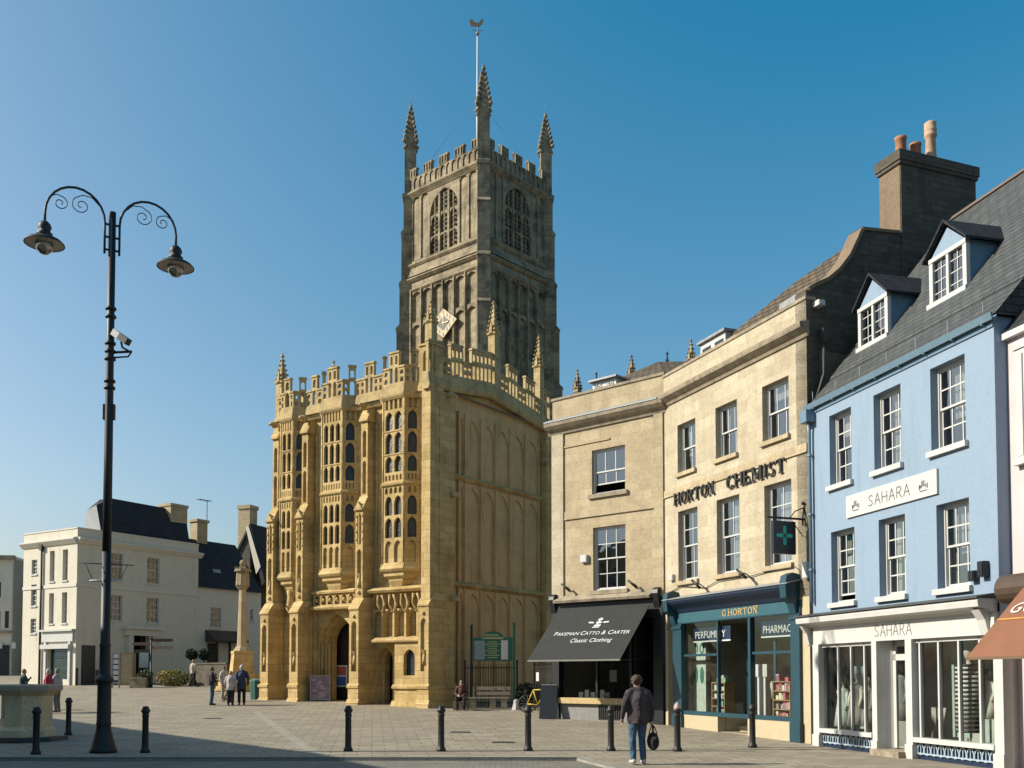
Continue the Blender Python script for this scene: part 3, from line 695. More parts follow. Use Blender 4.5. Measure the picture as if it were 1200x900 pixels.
for px, h, rr, mt in ((1049.5, .5, .15, 'terra'), (1066.5, .42, .155, 'terra'), (1084.5, 1.42, .155, 'terrac')):
    mb = MB(GF); u = g(px + 3, 175, -.4)[0]; pr = [(rr * 1.05, ct), (rr, ct + .06), (rr * .95, ct + h * .8), (rr * 1.08, ct + h * .84), (rr * 1.08, ct + h)]
    if h > 1: pr = [(rr * 1.1, ct), (rr, ct + .08), (rr * .85, ct + .85), (rr * 1.1, ct + .9), (rr * 1.1, ct + .98), (rr * .95, ct + 1.0), (rr * 1.1, ct + 1.08), (rr * 1.1, ct + 1.14), (rr * .95, ct + 1.16), (rr * 1.1, ct + 1.24), (rr * .95, ct + 1.28), (rr * 1.1, ct + 1.36), (rr * .7, ct + 1.42)]
    pr = [(r_, ct + (z_ - ct) * (.82 if h > 1 else 1.0) + (.0 if k_ == 0 else .07)) for k_, (r_, z_) in enumerate(pr)]; mb.lathe(u, -.3, pr, 14); mb.build('chimney_pot', M[mt], ch_)
# chemist roof behind the parapet, hipped at its far end
za_ = cz_top - .5; rd = g(1010, 274)
Ru, Rw, Rz = CL - .05, -rd[0] - .0, rd[1] - .12
hu, hz = CF.uz(862, 389, -.9)
mb = MB(CF); Rv = (CL - .05, -max(rd[0], 1.6), Rz); e1 = (CL - .05, -.35, za_); L_ = CF.uz(1001, 283, -2.2)
pk = (CL - 1.4, -2.4, Rz + .25)
A1 = CF.uz(860, 389, -1.0); B1_ = CF.uz(930, 332, -1.9); C1_ = CF.uz(1003, 280.5, -2.5); A1 = (A1[0], -1.0, A1[1]); B1_ = (B1_[0], -1.9, B1_[1]); C1_ = (C1_[0], -2.5, C1_[1]); E_ = (CL - .02, -2.2, C1_[2] - .5)
eL, eM, eR = (.3, -.35, za_), (B1_[0] - .3, -.35, za_), (CL - .02, -.35, za_)
mb.face([eL, eM, B1_, A1]); mb.face([eM, eR, C1_, B1_]); mb.face([eR, E_, C1_])
mb.face([eL, A1, (.3, -D, za_)]); mb.face([A1, B1_, C1_, (CL, -D, za_), (.3, -D, za_)]); mb.face([C1_, E_, (CL, -D, za_)])
mb.face([(.3, -.35, za_), (CL, -.35, za_), (CL, -D, za_), (.3, -D, za_)])
mb.build('roof', M['tiles'], chem, recalc=False)
# white rooflights on the roof
mb = MB(CF)
a, z1 = CF.uz(913, 357, -.55); b, z2 = CF.uz(946, 340, -.55); mb.plate([(a, cz_top - .3), (b, cz_top - .3), (b, z2 + .1), (a, z1 + .0)], -.75, -.55)
mb.build('roof_hatch', M['lead'], chem)
a, z1 = CF.uz(821, 414, -.8); b, z2 = CF.uz(850, 396, -.8); zt = avg(CF.z(821, 408, -.8), CF.z(850, 392, -.8))
mb = MB(CF); mb.box(a, b, -1.9, -.8, cz_top - .8, zt + .1); dm = mb.build('dormer', M['white'], chem)
mb = MB(CF)
for k in range(2): mb.box(a + .12 + k * (b - a) / 2, a + (b - a) / 2 - .1 + k * (b - a) / 2, -.8, -.79, cz_top - .1, zt - .08)
mb.build('dormer_pane', M['leaded'], dm)
mb = MB(CF); mb.box(a - .08, b + .08, -2.0, -.7, zt + .1, zt + .18); mb.build('dormer_roof', M['lead'], dm)
# flue hopper and pipe on the gable
mb = MB(GF); hu_, hz_ = g(961, 392); mb.frus(hu_, .16, hz_ - .25, hz_ + .08, .09, .17, 4); 
p2 = g(962, 440); p3 = g(948, 474); mb.tube([(hu_, .16, hz_ - .2), (p2[0], .12, p2[1]), (p3[0] + .05, .2, p3[1])], .045); mb.build('rainwater_pipe', plain('dull_iron', (.05, .05, .05), .6), chem)
tag(wallbox(GF, 955, 358, .16, .14, .3, 'small white floodlight high on the dark gable wall above the blue house', name='floodlight', cat='light'), group='black floodlights above shopfronts') if 0 else wallbox(GF, 956, 358, .2, .14, .25, 'small white floodlight high on the dark gable wall', name='floodlight', cat='light')

# ================================================================ clothing shop with black awning (buff ashlar)
A_, B_ = at(648, 35.2), CF.P(0, 0, 0)
JF = Fr((A_.x, A_.y), (B_.x - A_.x, B_.y - A_.y)); JL = math.hypot(B_.x - A_.x, B_.y - A_.y)
jm = empty_at(JF, JL / 2, 'corner_shop_building', 'narrow buff stone building with one window on each floor above a black awning', 'building')
jt = avg(JF.z(648, 472), JF.z(778, 438)); jc = avg(JF.z(649, 500), JF.z(773, 467.5)); js = avg(JF.z(657, 706), JF.z(764, 693))
jw = [(JF.u(693.5, 550), JF.u(732.5, 550)), (JF.u(695, 650), JF.u(733, 650))]
jz = [(avg(JF.z(694, 580), JF.z(733, 574)), avg(JF.z(694, 528), JF.z(732.5, 521))), (avg(JF.z(695, 693), JF.z(736, 689)), avg(JF.z(695, 618.5), JF.z(733, 614)))]
mb = MB(JF); mb.wall(0, JL, js - .2, jt, [(jw[k][0], jw[k][1], jz[k][0], jz[k][1]) for k in (0, 1)], 0, .14)
mb.box(0, JL - .1, -D, -.3, js - .2, jt - .4, skip='ftd'); mb.box(0, .3, -D, -.3, -.3, js - .2, skip=''); mb.box(JL - .2, JL, -D, -.3, -.3, js - .2)
mb.face([(0, 0, -.3), (0, -D, -.3), (0, -D, jt), (0, 0, jt)])
mb.build('wall', M['ashlar2'], jm)
mb = MB(JF); mb.box(0, JF.u(661, 600), 0, .06, js - .1, jc - .25); mb.build('corner_pilaster', M['ashlar'], jm)
mb = MB(JF); mb.box(JF.u(767.5, 600), JL - .02, 0, .06, js - .1, jc - .25); mb.build('corner_pilaster', M['ashlar2'], jm)
mb = MB(JF); z = jc; mb.prism([(0, z - .42), (.06, z - .42), (.1, z - .3), (.22, z - .24), (.32, z - .14), (.34, z - .02), (0, z)], -.14, JL + .12); mb.build('cornice', M['capstone'], jm)
mb = MB(JF); mb.prism([(0, z + .004), (.36, z - .016), (.36, z + .03), (.04, z + .17), (0, z + .17)], -.12, JL - .05); mb.build('lead_flashing', M['lead'], jm)
mb = MB(JF); mb.box(-.05, JL + .03, -.3, .04, jt, jt + .09); mb.build('parapet_coping', M['capstone'], jm)
bz = avg(JF.z(662.5, 610), JF.z(767, 593)); mb = MB(JF); mb.box(JF.u(662, 600), JF.u(767, 600), 0, .03, bz, bz + .27); mb.box(JF.u(662, 600), JF.u(767, 600), 0, .055, bz - .035, bz)
q = JF.z(664, 524); mb.box(JF.u(662, 600), JF.u(715, 520), 0, .04, q - .03, q + .03); mb.build('string_course', M['ashlar2'], jm)
room(JF, jm, .1, JL - .1, jz[0][0] - .4, jt - .5, -3.5, -.32); room(JF, jm, .1, JL - .1, jz[1][0] - .3, jz[0][0] - .6, -3.5, -.32)
sash(JF, jm, jw[0][0], jw[0][1], jz[0][0], jz[0][1], .1, 3, 2, curt=[(.05, .95, .5, 'drape')], sill=(.12, .14), sillmat='capstone', openb=.28, label='sash window with its lower half raised')
sash(JF, jm, jw[1][0], jw[1][1], jz[1][0], jz[1][1], .1, 3, 4, curt=[(.35, 1, 0, 'drape')], sill=(.12, .14), sillmat='capstone')
wallbox(JF, 686, 655, .28, .26, .12, 'small white alarm box left of the lower window above the black awning')
spot(JF, 668, 690, 'black floodlight pair at the left end of the black awning', out=.25); spot(JF, 746, 686, 'black floodlight right of the lower window above the black awning', out=.25)
# roof: slated pyramid and white dormer behind the parapet
mb = MB(JF); ap = JF.uz(771, 424, -3.0); l_ = JF.uz(726, 443, -3.0); r_ = JF.uz(799, 432, -3.4)
mb.face([(.3, -.5, jt - .25), (JL, -.5, jt - .25), (ap[0], -3, ap[1]), (l_[0] + 0, -3.0, l_[1])]); mb.face([(JL, -.5, jt - .25), (JL + 1.6, -3.6, r_[1] - .3), (ap[0], -3, ap[1])])
mb.face([(.3, -.5, jt - .25), (l_[0], -3, l_[1]), (.3, -6.5, jt - .25)]); mb.face([(l_[0], -3, l_[1]), (ap[0], -3, ap[1]), (JL, -6.5, jt - .25), (.3, -6.5, jt - .25)]); mb.face([(ap[0], -3, ap[1]), (JL + 1.6, -3.6, r_[1] - .3), (JL, -6.5, jt - .25)])
mb.build('roof', M['tiles'], jm, recalc=False)
a, z1 = JF.uz(694.5, 452, -1.2); b = JF.u(722, 452, -1.2); zt = avg(JF.z(695, 449, -1.2), JF.z(722, 442, -1.2))
mb = MB(JF); mb.box(a, b, -2.8, -1.2, jt - .3, zt); dm = mb.build('dormer', M['white'], jm)
mb = MB(JF)
for k in range(2):
    for j in range(2): u = a + .1 + k * (b - a) * .5 + j * .18; mb.box(u, u + .14, -1.2, -1.185, jt + .02, zt - .1)
mb.build('dormer_pane', M['leaded'], dm)
mb = MB(JF); mb.box(a - .1, b + .1, -2.9, -1.05, zt, zt + .07); mb.build('dormer_roof', M['lead'], dm)
# shopfront
mb = MB(JF); u0, u1 = JF.u(657, 710), JF.u(764, 700)
mb.prism([(0, js - .12), (.3, js - .14), (.34, js - .06), (.1, js + .06), (0, js + .16)], u0 - .1, u1 + .1); mb.build('shop_cornice', M['capstone'], jm)
mb = MB(JF); mb.box(.02, JL - .05, -.06, .1, js - .75, js - .15); mb.box(.02, .32, -.2, .06, -.1, js - .7); mb.box(JL - .42, JL - .05, -.2, .08, -.1, js - .7)
dx0 = JF.u(741, 800); mb.box(dx0 - .1, dx0, -.12, .04, 0, js - .7); mb.box(JF.u(699.5, 800) - .04, JF.u(699.5, 800) + .04, -.1, .02, .9, js - .7)
for u in (.02, JL - .35): mb.prism([(0, js - .55), (.12, js - .45), (.2, js - .2), (.26, js + .0), (.24, js + .12), (.12, js + .2), (0, js + .2)], u + .0, u + .22)
o = mb.build('shopfront', M['blackpaint'], jm)
mb = MB(JF); wz = JF.z(697, 819); mb.box(.34, dx0 - .1, -.2, .0, .2, wz - .12); mb.build('stall_riser', plain('grey_stall_riser', (.28, .28, .27), .7), jm)
mb = MB(JF); mb.box(.36, dx0 - .12, -.1, .16, wz - .17, wz + .03); mb.build('timber_sill', plain('pale_timber', (.62, .46, .22), .5, var=.15, scale=10), jm)
mb = MB(JF); v0, v1 = JF.u(702, 830), JF.u(730, 830); n = 12
for i in range(n): u = v0 + (v1 - v0) * i / n; mb.box(u, u + .035, 0, .03, .3, wz - .24)
mb.box(v0 - .03, v1, 0, .02, wz - .25, wz - .22); mb.box(v0 - .03, v1, 0, .005, .25, wz - .22); mb.build('vent_grille', M['black'], jm)
mb = MB(JF); mb.face([(.3, -.05, wz), (dx0, -.05, wz), (dx0, -.05, js - .75), (.3, -.05, js - .75)]); mb.build('shop_window', M['glassb'], jm, recalc=False)
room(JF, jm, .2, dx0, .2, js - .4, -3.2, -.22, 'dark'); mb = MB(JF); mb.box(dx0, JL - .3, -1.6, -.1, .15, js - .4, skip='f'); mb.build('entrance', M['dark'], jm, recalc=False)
mb = MB(JF); mb.box(dx0 + .1, JL - .5, -1.58, -1.5, .2, 2.3); mb.build('shop_door', M['blackpaint'], jm)
mb = MB(JF); u = JF.u(715, 790, -.1); mb.box(u, u + .28, -.1, -.08, 1.55, 1.95)
for k, px in enumerate((681, 688, 695, 706, 712)): u = JF.u(px, 800, -.3); mb.box(u - .09, u + .09, -.34, -.28, wz + .02, wz + .22 + .08 * (k % 2))
mb.build('window_cards', M['paper'], jm)
# awning
awn = thing('awning', 'charcoal shop awning lettered in white below the buff stone wall', 'awning', tuple(JF.P(JL / 2, 0, js)))
a0 = JF.uz(660, 713, .3); a1 = JF.uz(764, 707, .3); o_ = 1.95; b0_ = JF.uz(614, 773, o_); b1_ = JF.uz(725, 772.5, o_)
azt = avg(a0[1], a1[1]); azb = avg(b0_[1], b1_[1]); ul, ur = avg(a0[0], b0_[0]), avg(a1[0], b1_[0])
dd = math.hypot(o_ - .3, azt - azb); 
mb = MB(JF); n = 8
T = [(ul + (ur - ul) * i / n, .3, azt) for i in range(n + 1)]; Bt = [(ul + (ur - ul) * i / n, o_, azb + .0) for i in range(n + 1)]
for i in range(n):
    P_ = [T[i], T[i + 1], Bt[i + 1], Bt[i]]; mb.face(P_); mb.face([(p[0], p[1] - .008, p[2] - .016) for p in P_])
mb.face([T[0], Bt[0], (Bt[0][0], Bt[0][1] - .008, Bt[0][2] - .016), (T[0][0], T[0][1] - .008, T[0][2] - .016)])
mb.face([T[-1], Bt[-1], (Bt[-1][0], Bt[-1][1] - .008, Bt[-1][2] - .016), (T[-1][0], T[-1][1] - .008, T[-1][2] - .016)])
cn = mb.build('canvas', M['canvas'], awn, recalc=False)
mb = MB(JF)
for k in (1, 2, 3, 4): u = ul + (ur - ul) * k / 5; mb.face([(u - .012, .3 + .006, azt + .004), (u + .012, .3 + .006, azt + .004), (u + .012, o_ + .004, azb + .006), (u - .012, o_ + .004, azb + .006)])
mb.build('seam', plain('seam_canvas', (.06, .063, .06), .85), cn, recalc=False)
mb = MB(JF); mb.box(ul, ur, o_ - .03, o_ + .03, azb - .06, azb - .004); mb.build('front_rail', plain('rail_grey', (.2, .2, .18), .5), awn)
mb = MB(JF)
for u in (ul + .1, ur - .1): mb.tube([(u, .15, azb + .1), (u, 1.0, azb - .02), (u, o_, azb - .03)], .02)
mb.build('folding_arm', M['black'], awn)
# lettering on the slope: a frame whose z axis runs up the canvas
class SlopeFr(Fr):
    def __init__(s, fr, w0, z0, w1, z1): s.o, s.U, s.W, s.z0 = fr.o, fr.U, fr.W, fr.z0; s.a = (w0, z0); d = Vector((w1 - w0, z1 - z0)).normalized(); s.d = d; s.n = Vector((d.y, -d.x))
    def P(s, u, w, z):
        if s.n.y < 0: n = -s.n
        else: n = s.n
        ww = s.a[0] + s.d.x * z + n.x * w; zz = s.a[1] + s.d.y * z + n.y * w
        return Fr.P(s, u, ww, zz)
SF = SlopeFr(JF, o_, azb, .3, azt)
mb = MB(SF); W_ = ur - ul; tz = dd * .47
wd_ = MB(SF).text('PAKEMAN CATTO & CARTER', 0, 0, 1)
def smallcaps(mb, words, u, z, s, w):
    for wv in words:
        u += mb.text(wv[0], u, z, s, w, .004, slant=.12, sx=1.1) + s * .04
        if len(wv) > 1: u += mb.text(wv[1:], u, z, s * .8, w, .004, slant=.12, sx=1.12)
        u += s * .28
    return u
k0 = smallcaps(MB(SF), ['PAKEMAN', 'CATTO', '&', 'CARTER'], 0, 0, .27, .01)
smallcaps(mb, ['PAKEMAN', 'CATTO', '&', 'CARTER'], ul + W_ * .13, tz - .06, .27 * (W_ * .84) / k0, .01)
mb.text('Classic Clothing', ul + W_ * .36, tz - .4, .25, .01, .004, slant=.15, sx=1.05)
cx, cz = ul + W_ * .56, tz + .42
for i in range(3): mb.plate([(cx - .12 + i * .02, cz - .1 + i * .14), (cx + .14 - i * .02, cz - .1 + i * .14), (cx + .16 - i * .02, cz - .02 + i * .14), (cx - .1 + i * .02, cz - .02 + i * .14)], .01, .018)
mb.plate([(cx - .16, cz - .16), (cx + .12, cz - .16), (cx + .14, cz - .12), (cx - .14, cz - .12)], .01, .018)
for s_ in (-1, 1): mb.plate([(cx + s_ * .2, cz + .05), (cx + s_ * .42, cz + .07), (cx + s_ * .42, cz + .13), (cx + s_ * .2, cz + .11)], .01, .018)
mb.plate([(cx - .03, cz - .1), (cx + .02, cz - .1), (cx + .06, cz + .3), (cx + .01, cz + .3)], .018, .024)
mb.build('lettering', M['whiteletter'], cn)
# ================================================================ pale blue house
BF = Fr.two((954, 24.9), (1173, 18.5)); BL = BF.L
blue = empty_at(BF, BL / 2, 'blue_house', 'pale blue rendered house with grey slate roof, two dormers and a white clothes shopfront', 'building')
ez = avg(BF.z(955, 478), BF.z(1172, 362))                                  # eaves
top = [((971.6, 996.8), 485, 486, 479, 572, 563, 571), ((1023.4, 1054.4), 0, 0, 450, 0, 0, 0), ((1090, 1129.6), 0, 0, 410, 0, 0, 0)]
UA = [(971.8, 997.5), (1024, 1056), (1091, 1132)]; LA = [(974, 1001.5), (1030, 1061), (1098, 1136.5)]
bz1 = avg(BF.z(997, 479), BF.z(1054.4, 450), BF.z(1129.6, 410)); bz0 = avg(BF.z(973, 572), BF.z(1027, 553), BF.z(1094, 526))
by1 = avg(BF.z(1001.5, 620), BF.z(1060, 602), BF.z(1135, 578.6)); by0 = avg(BF.z(976, 708), BF.z(1032, 700), BF.z(1100, 689))
bs = avg(BF.z(952, 722), BF.z(1155, 703))                                   # top of the shop cornice
Uu = [(BF.u(a, 500), BF.u(b, 500)) for a, b in UA]; Lu = [(BF.u(a, 640), BF.u(b, 640)) for a, b in LA]
mb = MB(BF); BD = 8.6
mb.wall(0, BL, bs - .1, ez, [(a, b, bz0, bz1) for a, b in Uu] + [(a, b, by0, by1) for a, b in Lu], 0, .26)
mb.face([(BL, 0, -.2), (BL, -BD, -.2), (BL, -BD, ez), (BL, 0, ez)]); mb.face([(0, 0, -.2), (0, 0, ez), (0, -BD, ez), (0, -BD, -.2)])
mb.box(0, BL, -BD, -BD + .1, -.2, ez)
mb.build('wall', M['blue'], blue)
room(BF, blue, .1, BL - .1, bz0 - .5, ez - .1, -3.5, -.34); room(BF, blue, .1, BL - .1, by0 - .3, bz0 - .6, -3.5, -.34)
cu = [[(.72, 1, 0, 'curtain'), (0, .72, .7, 'curtain')], [(.3, 1, 0, 'curtain')], [(.3, 1, .35, 'curtain'), (.75, 1, 0, 'curtain')], [(0, .3, .5, 'curtain'), (.6, 1, .3, 'curtain')], [(.75, 1, 0, 'curtain'), (0, .3, 0, 'curtain')], [(.3, .75, .4, 'curtain'), (0, .2, 0, 'curtain')]]
for i, (a, b) in enumerate(Uu): sash(BF, blue, a, b, bz0, bz1, .16, 3 if i == 2 else 3, 4, curt=cu[i], sill=(.07, .12), bar=.03)
for i, (a, b) in enumerate(Lu): sash(BF, blue, a, b, by0, by1, .16, 3, 4, curt=cu[3 + i], sill=(.07, .12), bar=.03, openb=.12 if i == 0 else 0)
# name board
n0, n1 = BF.u(993.5, 590), BF.u(1100, 560); nz1 = avg(BF.z(993.5, 583), BF.z(1100, 548)); nz0 = avg(BF.z(994, 609), BF.z(1100, 577))
nb = thing('name_board', 'long white board lettered in grey capitals on the pale blue wall between the window rows', 'sign', tuple(BF.P((n0 + n1) / 2, 0, nz0)))
mb = MB(BF); mb.box(n0, n1, .0, .05, nz0, nz1); bo = mb.build('board', M['white'], nb)
mb = MB(BF)
def thin(mb, body, u0, z0, h, wd, w, th, jit=.06, t=.006):
    """thin hand-drawn capitals"""
    G = {'S': [(.9, .85), (.6, 1), (.2, .85), (.25, .6), (.75, .42), (.85, .15), (.5, 0), (.05, .12)], 'A': [(0, 0), (.5, 1.05), (1, -.03), None, (.15, .38), (.9, .36)], 'H': [(.05, 1.05), (.08, 0), None, (.92, 1), (.95, -.05), None, (0, .5), (1.05, .52)],
         'R': [(.1, 0), (.12, 1), (.7, 1), (.85, .75), (.6, .52), (.12, .5), None, (.45, .5), (1, -.05)], 'G': [(.95, .85), (.6, 1), (.15, .8), (.05, .4), (.3, .02), (.8, .05), (.95, .4), (.6, .42)], 'O': [(.5, 1), (.15, .85), (.02, .5), (.2, .08), (.55, 0), (.9, .2), (1, .6), (.8, .92), (.5, 1)], 'I': [(.4, 0), (.4, 1)]}
    u = u0
    for ch in body:
        seg = []
        for p in G[ch] + [None]:
            if p is None:
                for a, b in zip(seg, seg[1:]):
                    A = Vector((u + a[0] * wd * .78, z0 + a[1] * h)); B = Vector((u + b[0] * wd * .78, z0 + b[1] * h)); n = Vector((-(B - A).y, (B - A).x)).normalized() * th / 2
                    mb.plate([tuple(A - n), tuple(B - n), tuple(B + n), tuple(A + n)], w, w + t)
                seg = []
            else: seg.append(p)
        u += wd
    return u
W_ = n1 - n0; H_ = nz1 - nz0
thin(mb, 'SAHARA', n0 + W_ * .27, nz0 + H_ * .26, H_ * .46, W_ * .48 / 6, .05, .022)
for cx in (n0 + W_ * .12, n0 + W_ * .87):                                      # little camel-like motifs
    for (x0, x1, y0, y1) in ((-.14, -.10, .3, .48), (-.14, -.05, .36, .46), (-.06, -.02, .4, .62), (0, .04, .4, .62), (.06, .10, .36, .48), (.12, .15, .3, .5), (-.12, .13, .22, .26)):
        mb.box(cx + x0, cx + x1, .05, .056, nz0 + H_ * y0 * 1.1, nz0 + H_ * y1 * 1.1)
mb.build('lettering', M['greyletter'], bo)
# gutter, rainwater pipe
mb = MB(BF); mb.prism([(.0, ez + .02), (.02, ez - .08), (.12, ez - .1), (.16, ez + .03), (.13, ez + .03), (.10, ez - .06), (.03, ez - .05), (.02, ez + .03)], -.12, BL + .1)
mb.box(0, BL, 0, .03, ez - .2, ez - .02)
for i in range(8): u = .3 + i * (BL - .5) / 7; mb.box(u - .015, u + .015, 0, .12, ez - .13, ez - .09)
mb.box(-.1, .22, .0, .26, ez - .42, ez - .12); mb.tube([(.1, .13, ez - .4), (.08, .1, ez - .7), (.08, .08, bs + .35)], .045, 8)
for z in (ez - 1.3, ez - 2.8, ez - 4.2): mb.lathe(.08, .09, [(.06, z), (.06, z + .07)], 8)
mb.build('gutter', M['bluepipe'], blue)
# roof
rz = 13.95; rw = -4.3
bk = -.62; bkz = ez + .78
mb = MB(BF)
def strip(w0, z0, w1, z1, u0=0, u1=BL, n=1): mb.face([(u0, w0, z0), (u1, w0, z0), (u1, w1, z1), (u0, w1, z1)])
strip(.06, ez + .02, bk, bkz, -.05, BL + .12); strip(bk - .0, bkz + .06, rw, rz, -.05, BL + .12); strip(rw, rz, -BD - .1, ez, -.05, BL + .12)
strip(bk + .04, bkz - .02, bk, bkz + .06, -.05, BL + .12)
mb.face([(BL + .1, .06, ez), (BL + .1, bk, bkz), (BL + .1, rw, rz), (BL + .1, -BD, ez)]); mb.face([(-.03, .06, ez), (-.03, bk, bkz), (-.03, rw, rz), (-.03, -BD, ez)])
roof = mb.build('roof', M['slate'], blue, recalc=False)
# correct uv scale for slopes is close enough: slates run along u
mb = MB(BF); mb.prism([(rw - .12, rz - .08), (rw, rz + .07), (rw + .12, rz - .08)], -.05, BL + .15); mb.build('ridge_tiles', plain('ridge_tile', (.18, .13, .10), .8), roof)
mb = MB(BF)
for i in range(7): u = .15 + i * (BL - .4) / 6; mb.tube([(u, .02, ez - .02), (u, .03, ez + .36)], .008, 4)
mb.build('snow_bracket', M['lead'], roof)
def dormer(pl_, pr_, apx, basepy, label, k):
    sl = (rz - bkz) / (bk - rw)
    # front plane where the base line meets the roof
    w = -1.0
    for i in range(30):
        u_, z_ = BF.uz((pl_[0] + pr_[0]) / 2, basepy, w); w = -.62 - (z_ - bkz) / sl
    w = min(w, -.35)
    f = w
    u0 = BF.u(pl_[0], pl_[1], f); u1 = BF.u(pr_[0], pr_[1], f); zb = BF.z((pl_[0] + pr_[0]) / 2, basepy, f); ze = avg(BF.z(pl_[0], pl_[1], f), BF.z(pr_[0], pr_[1], f)); za = BF.z(apx[0], apx[1], f)
    um = (u0 + u1) / 2
    def back(z): return -.62 - (z - bkz) / sl - .05
    mb = MB(BF)
    ck = MB(BF); ck.face([(u0, f, zb), (u0, f, ze), (u0, back(ze), ze), (u0, back(zb), zb)]); ck.face([(u1, f, zb), (u1, f, ze), (u1, back(ze), ze), (u1, back(zb), zb)])
    mb.face([(u0, f, ze), (u1, f, ze), (um, f, za - .08)])
    d = mb.build('dormer', M['blue'], blue, recalc=False); ck.build('dormer_cheek', M['bluecheek'], d, recalc=False)
    mb = MB(BF)
    mb.box(u0 - .02, u0 + .1, f - .08, f + .02, zb, ze); mb.box(u1 - .1, u1 + .02, f - .08, f + .02, zb, ze); mb.box(um - .04, um + .04, f - .08, f + .02, zb, ze)
    mb.box(u0 - .02, u1 + .02, f - .08, f + .035, ze - .08, ze + .015); mb.box(u0 - .05, u1 + .05, f - .1, f + .08, zb - .07, zb + .06)
    for c in range(2):
        a, b = (u0 + .1, um - .04) if c == 0 else (um + .04, u1 - .1)
        mb.box((a + b) / 2 - .011, (a + b) / 2 + .011, f - .06, f - .035, zb, ze)
        for r_ in range(1, 4): z = zb + (ze - zb) * r_ / 4; mb.box(a, b, f - .06, f - .035, z - .01, z + .01)
    mb.build('dormer_window_frame', M['white'], d)
    mb = MB(BF); mb.face([(u0, f - .05, zb), (u1, f - .05, zb), (u1, f - .05, ze), (u0, f - .05, ze)]); mb.build('dormer_pane', M['glass'], d, recalc=False)
    mb = MB(BF); mb.box(u0 + .02, u1 - .02, back(ze) , f - .3, zb + .02, ze - .02, skip='f'); mb.build('dormer_interior', M['curtain'], d, recalc=False)
    mb = MB(BF); e = .14; th = .06
    for s_ in (0, 1):
        ua = u0 - e if s_ == 0 else u1 + e
        za_ = ze - .04
        P1, P2, P3, P4 = (ua, f + .12, za_), (um, f + .12, za + .03), (um, back(za) - .2, za + .03), (ua, back(ze) - .15, za_)
        mb.face([P1, P2, P3, P4]); mb.face([(p[0], p[1], p[2] + th) for p in (P1, P2, P3, P4)]); mb.face([P1, P4, (P4[0], P4[1], P4[2] + th), (P1[0], P1[1], P1[2] + th)]); mb.face([P1, P2, (P2[0], P2[1], P2[2] + th), (P1[0], P1[1], P1[2] + th)])
    mb.build('dormer_roof', M['slated'], d, recalc=False)
dormer((1006.5, 362), (1040, 345), (1017, 328), 403, '', 0)
dormer((1090, 306), (1132, 280), (1106, 265), 350, '', 1)
# ---- white shopfront
cb = bs; fc1 = avg(BF.z(960, 737), BF.z(1157, 721)); fc0 = avg(BF.z(960, 754), BF.z(1157, 746)); sl_ = avg(BF.z(964, 851), BF.z(1026, 857), BF.z(1168, 874)) - .02
UB = lambda px, w=0: BF.u(px, 810, w)
mb = MB(BF)
mb.prism([(0, fc1 + .04), (.14, fc1 + .04), (.2, fc1 + .1), (.42, fc1 + .14), (.44, cb - .07), (.4, cb - .02), (0, cb - .02)], UB(951.5), UB(1171))
mb.box(UB(958), UB(1172), -.1, .1, fc0, fc1 + .04)
for a, b in ((957, 963.7), (1026.3, 1032), (1066, 1073.5), (1170, 1181)):
    mb.box(UB(a), UB(b), -.12, .1, -.1, fc0); mb.box(UB(a) - .02, UB(b) + .02, -.1, .13, -.1, .3)
mb.box(UB(963.7), UB(1026.3), -.1, .13, sl_ - .1, sl_); mb.box(UB(1073.5), UB(1170), -.1, .13, sl_ - .1, sl_)
for px in (982, 997.3, 1013): mb.box(UB(px) - .022, UB(px) + .022, -.08, .0, sl_, fc0)
for px in (1078, 1100, 1123.7, 1148.3): mb.box(UB(px) - .025, UB(px) + .025, -.08, .0, sl_, fc0)
mb.box(UB(963.7), UB(1026.3), -.08, 0, fc0 - .08, fc0); mb.box(UB(1073.5), UB(1170), -.08, 0, fc0 - .08, fc0)
